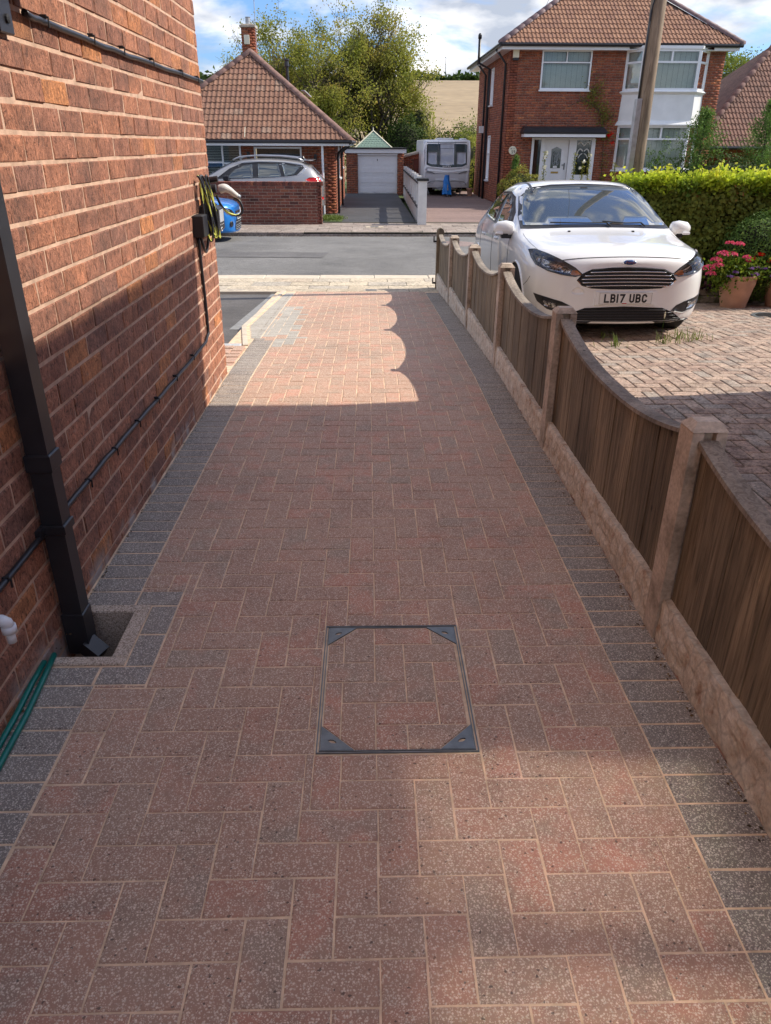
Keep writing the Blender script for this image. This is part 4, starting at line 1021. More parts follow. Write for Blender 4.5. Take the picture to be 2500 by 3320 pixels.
M['leaf_core'] = plain('leaf_core', (0.018, 0.024, 0.008), 1.0, 0.4, 8)

# hedge: box of beech leaves with fresh yellow growth on top
hg = thing('hedge', 'thick clipped beech hedge with bright yellow green growth along its top, behind the white car', 'hedge', (5, 10.7, zn(10)))
g = np.random.default_rng(4); HX0, HX1, HY0, HY1, HZ0, HZ1 = 3.42, 7.6, 10.18, 11.35, zn(10) + .1, 1.17
n = 21000; C = np.stack([g.uniform(HX0, HX1, n), g.uniform(HY0, HY0 + .16, n) , g.uniform(HZ0, HZ1 - .05, n)], 1)
l = lump(C, 2.6, 2.0); C[:, 1] += -l * .13 + np.maximum(0, C[:, 2] - HZ1 + .3) * .3
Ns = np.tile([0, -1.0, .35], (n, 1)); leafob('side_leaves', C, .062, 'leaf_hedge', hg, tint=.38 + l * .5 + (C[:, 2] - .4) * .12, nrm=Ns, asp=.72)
n = 4500; C = np.stack([g.uniform(HX0 - .08, HX0 + .1, n), g.uniform(HY0, HY1, n), g.uniform(HZ0, HZ1 - .05, n)], 1); l = lump(C, 2.6, 2.0); C[:, 0] += l * .1
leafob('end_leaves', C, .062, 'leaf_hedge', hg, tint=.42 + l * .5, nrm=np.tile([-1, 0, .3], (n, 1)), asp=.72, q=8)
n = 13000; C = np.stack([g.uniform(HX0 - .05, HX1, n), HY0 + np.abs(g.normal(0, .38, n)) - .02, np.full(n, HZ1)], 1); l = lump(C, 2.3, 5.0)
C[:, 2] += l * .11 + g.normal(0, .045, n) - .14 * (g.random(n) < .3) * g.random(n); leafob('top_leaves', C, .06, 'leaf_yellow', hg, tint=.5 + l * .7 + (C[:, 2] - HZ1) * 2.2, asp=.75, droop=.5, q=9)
n = 60; CC = []
f = MB()
for i in range(n):
    x = g.uniform(HX0, HX1); y = HY0 + g.uniform(0, .5); h = g.uniform(.08, .26); z = HZ1; dx, dy = g.uniform(-.05, .05, 2)
    f.tube([(x, y, z - .1), (x + dx, y + dy, z + h)], .003, 4)
    for k in range(int(h / .022)): t = k * .022 / h; CC.append((x + dx * t + g.normal(0, .02), y + dy * t + g.normal(0, .02), z + h * t))
f.o('shoot', 'twig', hg, kind='stuff'); leafob('shoot_leaves', CC, .058, 'leaf_yellow', hg, asp=.7, q=10)
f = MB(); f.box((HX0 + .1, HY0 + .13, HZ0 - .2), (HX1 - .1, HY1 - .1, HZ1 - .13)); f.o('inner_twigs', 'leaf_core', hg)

mound('box_ball', 'clipped dark green box ball beside the hedge at the right edge', 'shrub', (5.15, 9.98, .27), (.58, .52, .56), 13000, .032, 'leaf_box', lobes=.06, seed=5)
M['purple_leaf'] = leafmat('purple_leaf', [(0, (0.04, 0.012, 0.02)), (1, (0.13, 0.05, 0.06))], 0.2)
mound('purple_leaf_plant', 'low dark purple leafed plants behind the terracotta pot', 'plant', (4.35, 10.1, zn(10) + .28), (.45, .16, .18), 1100, .06, 'purple_leaf', seed=6, core=False)

def potobj(label, x, y, z, R0, R1, H):
    t = thing('plant_pot', label, 'plant pot', (x, y, z)); f = MB()
    f.lathe([(R1 * .96, 0), (R1, .01), (R1 + (R0 - R1) * .62, H * .62), (R1 + (R0 - R1) * .70, H * .66), (R0 * .93, H * .72), (R0 * .93, H * .83), (R0 * .95, H * .86), (R0 * .98, H * .93), (R0 * 1.03, H * .965), (R0 * 1.03, H), (R0 * .94, H), (R0 * .90, H * .9)], (x, y, z), 32, False)
    f.o('pot', 'terracotta', t, True)
    f = MB(); f.lathe([(R0 * .91, H * .88), (R0 * .5, H * .9), (.01, H * .91)], (x, y, z), 20, False); f.o('compost', 'soil', t)
    return t
PX, PY_, PZ = 4.70, 9.60, zn(9.60); PH = .41
potobj('ridged terracotta pot of mixed flowers beside the white car', PX, PY_, PZ, .235, .155, PH)
potobj('second terracotta pot cut off by the right edge of the view', PX + .62, PY_ + .05, zn(9.7), .235, .155, PH + .02)
def bloom(name, label, cat, heads, petal, size=.02, stem=True, base=None, n=90, flat=.6):
    t = thing(name, label, cat, base); g = np.random.default_rng(int(heads[0][0] * 100)); C = []
    f = MB()
    for hx, hy, hz, r in heads:
        D = g.normal(size=(n, 3)); D /= np.linalg.norm(D, axis=1)[:, None]; D[:, 2] = np.abs(D[:, 2]) * flat - .15
        C.append(np.array([hx, hy, hz]) + D * r)
        f.tube([(base[0] + (hx - base[0]) * .3, base[1] + (hy - base[1]) * .3, base[2]), ((hx + base[0]) / 2 + (hx - base[0]) * .25, (hy + base[1]) / 2, (hz * .6 + base[2] * .4)), (hx, hy, hz)], .003, 5)
    f.o('stems', 'leaf_bright', t, kind='stuff'); leafob('petals', np.concatenate(C), size, petal, t, asp=.9); return t
top = PZ + PH
_bl = bloom
def bloom(name, label, cat, heads, petal, size=.02, **k): return _bl(name, label, cat, [(a - .12, b - .05, c, r * .95) for a, b, c, r in heads], petal, size, **k)
bloom('pink_geranium', 'cluster of bright pink geranium heads in the terracotta pot by the car', 'flowers', [(4.58, 9.55, top + .38, .055), (4.72, 9.6, top + .36, .065), (4.50, 9.5, top + .26, .08), (4.60, 9.5, top + .25, .08), (4.42, 9.48, top + .19, .075), (4.33, 9.45, top + .10, .085), (4.44, 9.45, top + .13, .07), (4.37, 9.45, top + .03, .065), (4.80, 9.5, top + .22, .05), (4.86, 9.55, top + .17, .045)], 'pink', .024, base=(PX - .1, PY_, top))
bloom('red_geranium', 'round scarlet geranium heads on stalks at the right edge', 'flowers', [(5.22, 9.6, top + .34, .085), (5.18, 9.55, top + .17, .09), (5.02, 9.6, top + .24, .045), (4.93, 9.6, top + .19, .04), (5.32, 9.5, top + .08, .06), (5.24, 9.45, top - .10, .075), (5.36, 9.55, top + .16, .05)], 'red', .026, base=(PX + .45, PY_, top))
bloom('purple_petunia', 'purple veined petunias trailing over the front of the terracotta pot', 'flowers', [(4.60, 9.42, top + .01, .04), (4.66, 9.42, top + .055, .035), (4.90, 9.40, top + .035, .045), (4.96, 9.5, top + .10, .04), (5.05, 9.5, top + .09, .035), (5.14, 9.42, top + .01, .03), (4.86, 9.45, top + .10, .03)], 'violet', .03, base=(PX, PY_ - .1, top - .02), n=34, flat=.35)
g = np.random.default_rng(31); n = 2600; C = np.array([PX, PY_, top + .075]) + g.normal(size=(n, 3)) * (.17, .13, .075); C2 = np.array([4.42, 9.48, top - .02]) + g.normal(size=(500, 3)) * (.06, .06, .09); C = np.concatenate([C, C2])
o = leafob('geranium_leaves', C, .038, 'leaf_bright', None, asp=.9); meta(o, 'green geranium and petunia leaves filling the terracotta pot by the car', 'foliage')
C = np.array([PX + .62, PY_, top + .02]) + g.normal(size=(2000, 3)) * (.15, .12, .08); o = leafob('geranium_leaves', C, .036, 'leaf_dark', None, asp=.9); meta(o, 'darker leaves of the flowers in the second pot at the right edge', 'foliage')

# telegraph pole with its galvanised cable guard
tp = thing('telegraph_pole', 'tall weathered wooden telegraph pole rising behind the hedge', 'pole', (3.684, 11.10, zg(11.7)))
f = MB(); f.tube([(3.684, 11.10, -.7), (3.689, 11.10, 1.5), (3.684, 11.10, 4.0), (3.675, 11.10, 8.2)], .10, 20, rs=[.106, .100, .095, .083]); f.o('shaft', 'pole_wood', tp, True)
f = MB(); f.box((3.557, 11.01, -.6), (3.623, 11.13, 2.12), .004); f.o('cable_guard', 'galv', tp)
f = MB(); f.tube(crv([(3.585, 11.07, 2.1), (3.580, 11.05, 2.5), (3.590, 11.04, 2.9), (3.595, 11.03, 3.15), (3.647, 10.995, 3.28), (3.713, 10.99, 3.34), (3.765, 11.03, 3.42), (3.779, 11.10, 3.6)], 4), .009, 6); f.tube([(3.580, 11.05, 2.1), (3.590, 11.04, 3.1)], .012, 6); f.o('cable', 'black_plastic', tp, True)

# ================================================================== BUILDINGS ACROSS THE ROAD
def frame_m(O, u, n):
    """local frame: x along the wall, y out of the wall (towards the viewer), z up"""
    u = Vector(u).normalized(); n = Vector(n).normalized()
    m = Matrix((( u.x, n.x, 0), (u.y, n.y, 0), (u.z, n.z, 1))).to_4x4(); m.translation = Vector(O); return m
def holes_rects(W, z0, z1, ops):
    us = sorted(set([0, W] + [a for o in ops for a in o[:2] if 0 < a < W])); zs_ = sorted(set([z0, z1] + [a for o in ops for a in o[2:4] if z0 < a < z1])); out = []
    for a, b in zip(us[:-1], us[1:]):
        for c, d in zip(zs_[:-1], zs_[1:]):
            if not any(o[0] <= a and b <= o[1] and o[2] <= c and d <= o[3] for o in ops): out.append((a, b, c, d))
    return out
def brickface(parent, O, u, n, W, z0, z1, ops=(), mat='far_brick', mort='far_mortar', name='wall', bl=.235, bh=.078, thick=.25, individual=0, proud=.006, gap=.011):
    Mx = frame_m(O, u, n); V = []; F = []
    for a, b, c, d in holes_rects(W, z0, z1, ops):
        k = len(V); V += [(a, 0, c), (b, 0, c), (b, 0, d), (a, 0, d), (a, -thick, c), (b, -thick, c), (b, -thick, d), (a, -thick, d)]
        F += [(k, k + 1, k + 2, k + 3), (k + 7, k + 6, k + 5, k + 4), (k, k + 4, k + 5, k + 1), (k + 3, k + 2, k + 6, k + 7), (k, k + 3, k + 7, k + 4), (k + 1, k + 5, k + 6, k + 2)]
    wl = ob(name, [Mx @ Vector(v) for v in V], F, mort, parent)
    segs = []; r_ = int(round((z1 - z0) / bh)); h = (z1 - z0) / r_
    for j in range(r_):
        c, d = z0 + j * h, z0 + (j + 1) * h; x = -(bl / 2 if j % 2 else 0); cuts = [(o[0], o[1]) for o in ops if o[2] < (c + d) / 2 < o[3]]
        while x < W:
            a, b = max(x, 0), min(x + bl, W); x += bl; iv = [(a, b)]
            for p, q in cuts: iv = [s for a_, b_ in iv for s in ((a_, min(b_, p)), (max(a_, q), b_)) if s[1] - s[0] > .03]
            segs += [(a_, b_, c, d) for a_, b_ in iv if b_ - a_ > .03]
    if individual:
        its = []
        for a, b, c, d in segs:
            V2, F2 = brick_tpl(b - a - gap, d - c - gap, .03, .004, seed=int((b - a) * 1000))
            its.append((round(b - a, 3), V2, F2, Mx @ Matrix.Translation(((a + b) / 2, proud + rnd.uniform(-.002, .003), (c + d) / 2)) @ Matrix.Rotation(math.pi / 2, 4, 'Z'), .13))
        pieces('brick', wl, its, mat, individual, 'bricks')
    else:
        A = np.array(segs); g_ = gap / 2; k = len(A); x0, x1, c, d = A[:, 0] + g_, A[:, 1] - g_, A[:, 2] + g_, A[:, 3] - g_; pr = proud + np.random.default_rng(k).uniform(-.002, .002, k); z = np.zeros(k)
        P = np.stack([np.stack(q, 1) for q in ((x0, z, c), (x1, z, c), (x1, z, d), (x0, z, d), (x0, pr, c), (x1, pr, c), (x1, pr, d), (x0, pr, d))], 1).reshape(-1, 3)
        base = np.arange(k)[:, None] * 8; FF = np.concatenate([base + np.array(q)[None] for q in ((4, 5, 6, 7), (0, 1, 5, 4), (1, 2, 6, 5), (2, 3, 7, 6), (3, 0, 4, 7))])
        m3 = np.array(Mx.to_3x3()); P = P @ m3.T + np.array(Mx.translation); t = np.tile(np.random.default_rng(k + 1).random(k), 5)
        ob('bricks', P, FF, mat, wl, tint=t, kind='stuff')
    return wl
def window(parent, Mx, a, b, c, d, bars, name='window', fw=.055, depth=.06, back='blind', sill=True, label=None, frame='white_upvc', out=.02, rim=None, shade=None):
    """bars: list of panes (a,b,c,d) in window fractions, each becomes a sash with its own glass"""
    W, H = b - a, d - c; f = MB(); T_ = lambda x, y, z: Mx @ Vector((x, y, z))
    def bx(x0, y0, z0, x1, y1, z1): f.box((x0, y0, z0), (x1, y1, z1), u=Mx)
    bx(a, -depth, c, b, out, c + fw); bx(a, -depth, d - fw, b, out, d); bx(a, -depth, c + fw, a + fw, out, d - fw); bx(b - fw, -depth, c + fw, b, out, d - fw)
    panes = []
    for (p, q, r, s) in bars:
        x0, x1, z0, z1 = a + fw * .5 + (W - fw) * p, a + fw * .5 + (W - fw) * q, c + fw * .5 + (H - fw) * r, c + fw * .5 + (H - fw) * s; e = fw * .42
        panes.append((x0 + e, x1 - e, z0 + e, z1 - e))
    # mullions: everything between panes
    for (x0, x1, z0, z1) in holes_rects(b - a - 2 * fw, c + fw, d - fw, [(p[0] - a - fw, p[1] - a - fw, p[2], p[3]) for p in panes]): bx(a + fw + x0, -depth + .004, z0, a + fw + x1, out - .008, z1)
    w = f.o(name, frame, parent)
    if label: w['label'] = label
    if sill:
        f = MB(); f.box((a - .04, -depth, c - .05), (b + .04, out + .07, c - .002), u=Mx); f.o('sill', frame, w)
    for (x0, x1, z0, z1) in panes:
        f = MB(); f.box((x0 - .003, -depth * .5, z0 - .003), (x1 + .003, -depth * .5 + .006, z1 + .003), u=Mx); f.o('pane', 'glass', w)
        if rim:
            f = MB(); e = .012
            for q in ((x0, z0, x1, z0 + e), (x0, z1 - e, x1, z1), (x0, z0 + e, x0 + e, z1 - e), (x1 - e, z0 + e, x1, z1 - e)): f.box((q[0], -depth * .4, q[1]), (q[2], out - .006, q[3]), u=Mx)
            f.o('seal', rim, w)
    y = -depth - .09
    if back == 'blind':
        f = MB(); x = a + .01; i = 0
        while x < b - .02: f.box((x, y - (.01 if i % 2 else 0), c + .01), (min(x + .086, b), y + .004 - (.01 if i % 2 else 0), d - .01), u=Mx); x += .09; i += 1
        o = f.o('vertical_blind', 'blind', w, kind='stuff')
    elif back == 'venetian':
        f = MB(); z = c + .02
        while z < d: f.add([T_(a, y, z), T_(b, y, z), T_(b, y - .03, z + .018), T_(a, y - .03, z + .018)], [(0, 1, 2, 3)]); z += .045
        o = f.o('venetian_blind', 'blind', w, kind='stuff')
    elif back == 'curtain':
        V = []; F = []; n = 40
        for i in range(n + 1): x = a + (b - a) * i / n; yy = y + .02 * math.sin(i * 1.9); V += [T_(x, yy, c), T_(x, yy, d)]
        for i in range(n): F.append((2 * i, 2 * i + 2, 2 * i + 3, 2 * i + 1))
        ob('curtain', V, F, 'curtain', w, True)
    f = MB(); f.box((a + .002, -depth - .6, c + .002), (b - .002, -depth - .58, d - .002), u=Mx); f.o('dark_room', 'dark_in', w)
    return w

def tile_tpl(w, l, t=.018, rolls=2, h=.022):
    """interlocking roll tile: local x across, y up the slope, z out"""
    V = []; F = []; n = rolls * 6
    prof = []
    for i in range(n + 1):
        q = (i % 6) / 6; prof.append((w * i / n, h * (math.sin(math.pi * min(q / .62, 1)) ** .7 if q < .62 else 0)))
    for (y, zo) in ((0, t), (0, 0), (l, 0)) :
        pass
    for x, z in prof: V += [(x, -.015, z * .8 - .004), (x, -.012, z + t + .008), (x, l, z * 1.0 + .002)]
    for i in range(n): a = i * 3; F += [(a, a + 3, a + 4, a + 1), (a + 1, a + 4, a + 5, a + 2)]
    return V, F
def roof_slope(parent, name, O, u, up, W_at, rows, gauge, tw, mat, limit, x0=0.0, skip=None):
    """tiles on a sloping plane. O: eaves start, u: along eaves, up: unit vector up the slope; W_at(s)->(xa,xb) extent at slope distance s"""
    u = Vector(u).normalized(); up = Vector(up).normalized(); n = u.cross(up).normalized(); its = []
    for r_ in range(rows):
        s = r_ * gauge; xa, xb = W_at(s + gauge * .5); k = math.floor(xa / tw); off = 0
        while k * tw < xb:
            a, b = k * tw, (k + 1) * tw; k += 1; ca, cb = max(a, xa), min(b, xb)
            if cb - ca < .05: continue
            if skip and skip((ca + cb) / 2, s): continue
            full = (ca == a and cb == b); wq = tw if full else round(cb - ca, 2)
            V, F = tile_tpl(tw - .004, gauge + .03) if full else tile_tpl(wq, gauge + .03, rolls=1 if wq < tw * .6 else 2)
            P = Vector(O) + u * (a if full else ca) + up * s + n * rnd.uniform(0, .004)
            m = Matrix(((u.x, up.x, n.x, P.x), (u.y, up.y, n.y, P.y), (u.z, up.z, n.z, P.z), (0, 0, 0, 1)))
            its.append((('t', wq, full), V, F, m, tw))
    # underlay
    pieces(name, parent, its, mat, limit, name + 's')
def ridge(parent, a, b, r, mat, n, name='hip_tile'):
    a = Vector(a); b = Vector(b); d = (b - a) / n; up = Vector((0, 0, 1)); sd = d.cross(up).normalized(); up = sd.cross(d).normalized(); Lh = d.length
    V = []; F = []; m = 8
    for (t, rr) in ((0, r * 1.06), (Lh + .03, r)):
        for k in range(m + 1): q = math.pi * k / m; V.append((t, math.cos(q) * rr, math.sin(q) * rr * .85 - .02))
    for k in range(m): F.append((k, k + 1, m + 2 + k, m + 1 + k))
    F.append(tuple(range(m, -1, -1))); me = mk(name, V, F, mat, True); dn = d.normalized()
    for i in range(n):
        P = a + d * i; mm = Matrix(((dn.x, sd.x, up.x, P.x), (dn.y, sd.y, up.y, P.y), (dn.z, sd.z, up.z, P.z), (0, 0, 0, 1))) @ Matrix.Rotation(rnd.gauss(0, .012), 4, 'Z')
        o = bpy.data.objects.new(name, me); link(o, parent, mm)

# ------------------------------------------------------------------ bungalow
bg_ = thing('bungalow', 'brick bungalow with a brown tiled hipped roof and tall chimney, behind the low brick wall', 'house', (-4, 26, -.45))
BX0, BX1, BY = -7.2, -.97, 25.1; GB = -.47; EZ = 1.63
Mb = frame_m((BX0, BY, 0), (1, 0, 0), (0, -1, 0)); ux = lambda x: x - BX0
wins = [(ux(-6.6), ux(-3.84), .0, 1.57), (ux(-3.45), ux(-2.0), .25, 1.49)]
brickface(bg_, (BX0, BY, 0), (1, 0, 0), (0, -1, 0), BX1 - BX0, GB - .1, EZ + .02, wins, name='front_wall')
side = [(1.2, 2.4, .35, 1.5), (4.3, 5.0, .9, 1.5)]
brickface(bg_, (BX1, BY, 0), (0, 1, 0), (1, 0, 0), 9.5, GB - .1, EZ + .02, [(2.0, 3.2, .55, 1.5), (5.2, 6.2, .8, 1.5)], name='side_wall', proud=.003)
window(bg_, Mb, *wins[0], [(0, .42, .68, 1), (0, .42, 0, .68), (.42, .80, .68, 1), (.42, .80, 0, .68), (.80, 1, .66, 1), (.80, 1, 0, .66)], back='venetian', label='white framed bay width window with pale horizontal blinds', out=.05)
window(bg_, Mb, *wins[1], [(0, 1, 0, 1)], back=None, sill=False, label='wide undivided window with a thin pale frame', fw=.05)
Ms = frame_m((BX1, BY, 0), (0, 1, 0), (1, 0, 0))
window(bg_, Ms, 2.0, 3.2, .55, 1.5, [(0, .5, 0, 1), (.5, 1, 0, 1)], back='curtain'); window(bg_, Ms, 5.2, 6.2, .8, 1.5, [(0, 1, 0, 1)], back='curtain')
AP = Vector((-3.71, 27.62, 4.17)); E0, E1, EY = -6.93, -.49, 24.40; tz = 1.68; run = AP.y - EY; rise = AP.z - tz; SL = math.hypot(run, rise)
upv = Vector((0, run, rise)) / SL
slab = MB(); RB = 33.5
slab.add([(E0, EY, tz - .02), (E1, EY, tz - .02), (E1, RB, tz - .02), (E0, RB, tz - .02), (AP.x, AP.y, AP.z - .03), (AP.x, RB - run, AP.z - .03)], [(0, 1, 4), (1, 2, 5, 4), (2, 3, 5), (3, 0, 4, 5), (0, 3, 2, 1)])
rf = slab.o('roof', 'roof_old', bg_)
roof_slope(rf, 'roof_tile', (E0, EY, tz), (1, 0, 0), upv, lambda s: (s / SL * (AP.x - E0), (E1 - E0) - s / SL * (E1 - AP.x)), 15, SL / 15, .292, 'roof_tile', 240)
upr = Vector((-(E1 - AP.x), 0, rise)); upr.normalize()
roof_slope(rf, 'side_roof_tile', (E1, EY, tz), (0, 1, 0), upr, lambda s: (s / SL * run, RB - EY - s / SL * run), 15, SL / 15, .292, 'roof_tile', 60)
ridge(rf, (E1 - .02, EY + .02, tz + .02), AP + Vector((0, 0, .03)), .115, 'ridge', 13); ridge(rf, (E0 + .02, EY + .02, tz + .02), AP + Vector((0, 0, .03)), .115, 'ridge', 13); ridge(rf, AP + Vector((0, 0, .03)), (AP.x, RB - run, AP.z + .03), .11, 'ridge', 8, 'ridge_tile')
f = MB(); f.box((E0 + .05, EY + .05, tz - .155), (E1 - .05, EY + .08, tz - .03)); f.box((E1 - .08, EY + .08, tz - .155), (E1 - .05, RB, tz - .03)); f.o('fascia', 'white_upvc', bg_)
f = MB(); f.tube([(E0, EY + .0, tz - .045), (E1 - .02, EY + .0, tz - .045)], .05, 8); f.tube([(E1 + .0, EY, tz - .045), (E1 + .0, RB, tz - .045)], .05, 8); f.o('gutter', 'black_plastic', bg_)
f = MB(); f.box((E0 + .08, EY + .08, tz - .16), (E1 - .08, BY + .0, tz - .14)); f.o('soffit', 'white_upvc', bg_)
f = MB(); f.tube([(-1.34, 24.62, GB), (-1.34, 24.62, tz - .15)], .035, 10); f.o('porch_post', 'white_upvc', bg_)
for x, y, lab in ((-.90, 25.3, 'pipe'), (-.90, 29.0, 'pipe')):
    f = MB(); f.tube([(E1 - .0, y - .3, tz - .06), (x + .02, y, tz - .35), (x, y, 1.2), (x, y, GB)], .038, 8); f.o('downpipe', 'black_plastic', bg_, True)
# chimney
ch = brickface(bg_, (-4.05, 28.35, 0), (1, 0, 0), (0, -1, 0), .42, 3.7, 4.93, name='chimney', thick=.55); brickface(bg_, (-3.63, 28.35, 0), (0, 1, 0), (1, 0, 0), .55, 3.7, 4.93, name='chimney_side', thick=.2)
f = MB(); f.box((-4.09, 28.31, 4.93), (-3.59, 28.94, 5.0), .01); f.box((-4.04, 28.36, 5.0), (-3.64, 28.9, 5.03), .01); f.o('chimney_cap', 'concrete', bg_)
f = MB(); f.lathe([(.085, 0), (.08, .08), (.085, .09), (.075, .2), (.09, .22)], (-3.84, 28.6, 5.02), 14); f.o('chimney_pot', 'lead', bg_)
f = MB(); f.box((-4.06, 28.32, 4.05), (-3.62, 28.345, 4.22)); f.box((-3.625, 28.34, 3.9), (-3.60, 28.95, 4.2)); f.o('lead_flashing', 'lead', bg_)
f = MB(); f.box((-3.96, 28.27, 4.46), (-3.79, 28.345, 4.72), .01); f.o('alarm_box', 'cream', bg_)
f = MB(); f.tube([(-3.62, 28.6, 4.3), (-3.60, 28.6, 6.1)], .014, 6); f.tube([(-3.75, 28.6, 5.75), (-3.45, 28.62, 5.8)], .01, 5); f.tube([(-3.6, 28.6, 5.78), (-3.6, 28.1, 5.82)], .01, 5)
f.tube([(-3.6 + .2 * math.cos(a), 28.6, 5.85 + .09 * math.sin(a)) for a in np.linspace(0, 6.28, 14)], .007, 5, False); f.tube([(-3.6 + .12 * math.cos(a), 28.4, 5.85 + .08 * math.sin(a)) for a in np.linspace(0, 6.28, 14)], .007, 5, False); f.o('aerial', 'galv', bg_)
f = MB(); f.tube([(-2.62, 28.3, 3.1), (-2.62, 28.3, 3.85)], .055, 10, rs=[.055, .05]); f.lathe([(.075, 0), (.08, .03), (.06, .16), (.085, .19), (.08, .24)], (-2.62, 28.3, 3.83), 12); f.o('vent_pipe', 'black_plastic', bg_)
f = MB(); f.bar(AP + Vector((1.55, 1.1, -.98)), AP + Vector((1.75, 1.5, -1.15)), .14, .03); f.o('roof_patch', 'lead', bg_)
f = MB(); f.tube(crv([(-3.52, 28.2, 4.12), (-3.42, 27.5, 3.98), (-3.44, 26.6, 3.34), (-3.55, 25.5, 2.5), (-3.62, 24.9, 2.08), (-3.6, 24.42, 1.74)], 4), .009, 5); f.o('aerial_cable', 'cream', bg_)
f = MB(); f.box((-3.66, BY - .11, 1.18), (-3.58, BY - .006, 1.36), .01); f.o('wall_lamp', 'black_plastic', bg_)
f = MB(); f.box((-1.62, BY - .11, 1.12), (-1.54, BY - .006, 1.30), .01); f.o('wall_lamp', 'black_plastic', bg_)

# its front: forecourt, low wall, drive, garage
lw = thing('low_garden_wall', 'low weathered brick garden wall at the back of the far footway', 'wall', (-3.5, 21.6, ZG2))
brickface(lw, (-9.5, 21.55, 0), (1, 0, 0), (0, -1, 0), 8.26, ZG2 - .02, .565, mat='low_brick', name='wall_face', individual=260, thick=.22, bh=.0755)
brickface(lw, (-1.24, 21.55, 0), (0, 1, 0), (1, 0, 0), .23, ZG2 - .02, .565, mat='low_brick', name='wall_end', individual=30, thick=.1, bh=.0755)
it = []; x = -9.5
while x < -1.26:
    V, F = block_tpl(.068, .235, .10, .006); it.append((1, V, F, Matrix.Translation((x + .038, 21.66, .668 + rnd.uniform(-.004, .004))) @ Matrix.Rotation(rnd.gauss(0, .02), 4, 'Z'), .1)); x += .077
pieces('coping_brick', lw, it, 'low_brick', 120, 'coping_bricks')
sheet('bungalow_drive', [(-9, 22.2, 1.36, 37)], 'tarmac', lambda y: ZG2 + .02 - .065 * min(1, max(0, (y - 22.2) / 14)), 0.0)
sheet('verge', [(-1.22, 22.2, -.72, 24.1)], 'lawn', lambda y: ZG2 + .035)
blades('grass_patch', [(-1.0 + rnd.uniform(-.25, .2), 22.4 + rnd.random() * 1.4, ZG2 + .03, 1) for _ in range(50)], 'grass', label='small patch of bright grass beside the end of the low brick wall', cat='grass', n=26, h=.09, spread=.12, kind='stuff', w=.006)
sheet('red_drive', [(1.62, 22.2, 5.0, 40), (5.0, 22.2, 13, 27.8)], 'red_tarmac', lambda y: ZG2 + .018 - .07 * min(1, max(0, (y - 22.2) / 14)), 0.0)
ga = thing('garage', 'flat roofed brick garage with a white panelled up and over door and white fascia', 'garage', (.4, 37, -.5))
GY = 37.0; ggx = -.95
brickface(ga, (ggx, GY, 0), (1, 0, 0), (0, -1, 0), 2.62, -.55, 1.22, [(.52, 2.32, -.56, 1.19)], name='front_wall')
f = MB(); f.box((ggx + .02, GY + .26, -.5), (ggx + .2, GY + 5, 1.2)); f.box((ggx + 2.4, GY + .26, -.5), (ggx + 2.6, GY + 5, 1.2)); f.o('side_wall', 'far_brick', ga)
f = MB(); f.box((ggx - .05, GY - .08, 1.215), (ggx + 2.72, GY - .03, 1.385)); f.o('fascia', 'white_upvc', ga)
f = MB(); f.box((ggx - .1, GY - .13, 1.386), (ggx + 2.76, GY + 5.2, 1.44)); f.o('flat_roof', 'black_matt', ga)
f = MB(); dx0, dx1, dz0, dz1 = ggx + .525, ggx + 2.315, -.53, 1.13; f.box((dx0, GY + .10, dz0), (dx1, GY + .13, dz1)); dr = f.o('garage_door', 'white_upvc', ga)
hh = (dz1 - dz0) / 4
for r_ in range(4):
    f = MB(); f.box((dx0 + .01, GY + .088, dz0 + r_ * hh + .006), (dx1 - .01, GY + .10, dz0 + (r_ + 1) * hh - .006), .003); dpn = f.o('door_panel', 'white_upvc', dr)
    if r_ < 3:
        for c_ in range(3):
            w_ = (dx1 - dx0) / 3; a = dx0 + c_ * w_ + .09; b = a + w_ - .18; c = dz0 + r_ * hh + .10; d = c + hh - .2
            f = MB(); f.box((a, GY + .072, c), (b, GY + .088, d), .012); f.o('raised_panel', 'white_upvc', dr)
f = MB(); f.box((ggx + .52, GY + .0, 1.13), (ggx + 2.32, GY + .13, 1.19)); f.o('door_head', 'white_upvc', ga)
f = MB(); f.box((ggx + 1.40, GY + .06, .90), (ggx + 1.425, GY + .088, .98)); f.o('handle', 'black_plastic', dr)
sm = thing('summer_house', 'green shingled pyramid roof with pale edges poking up behind the garage', 'summer house', (.31, 41.5, -.6))
f = MB(); f.box((-.55, 40.7, -.6), (1.2, 42.4, 1.45)); f.o('wall', 'brown_wood', sm)
apx = Vector((.31, 41.5, 2.16)); c4_ = [Vector((-.62, 40.6, 1.38)), Vector((1.26, 40.6, 1.38)), Vector((1.26, 42.4, 1.38)), Vector((-.62, 42.4, 1.38))]
f = MB(); f.add(c4_ + [apx], [(0, 1, 4), (1, 2, 4), (2, 3, 4), (3, 0, 4), (3, 2, 1, 0)]); srf = f.o('roof', 'green_shingle', sm)
upq = (apx - (c4_[0] + c4_[1]) / 2); sl_ = upq.length; upq.normalize(); nq = Vector((1, 0, 0)).cross(upq)
for r_ in range(8):
    s = r_ * sl_ / 8; hw_ = .94 * (1 - s / sl_); x = .31 - hw_ + .02 + (.075 if r_ % 2 else 0)
    while x + .14 < .31 + hw_:
        P = Vector((x, 40.6, 1.38)) + upq * (s + .005) + nq * .004; q = .145; hex_ = [(0, .04), (.035, 0), (q - .035, 0), (q, .04), (q, .15), (0, .15)]
        V = [P + Vector((1, 0, 0)) * a + upq * b + nq * (.012 if b < .1 else .003) for a, b in hex_]; V += [v - nq * .01 for v in V]
        ob('shingle', V, [(0, 1, 2, 3, 4, 5)] + [(i + 6, (i + 1) % 6 + 6, (i + 1) % 6, i) for i in range(6)], 'green_shingle', srf); x += .152
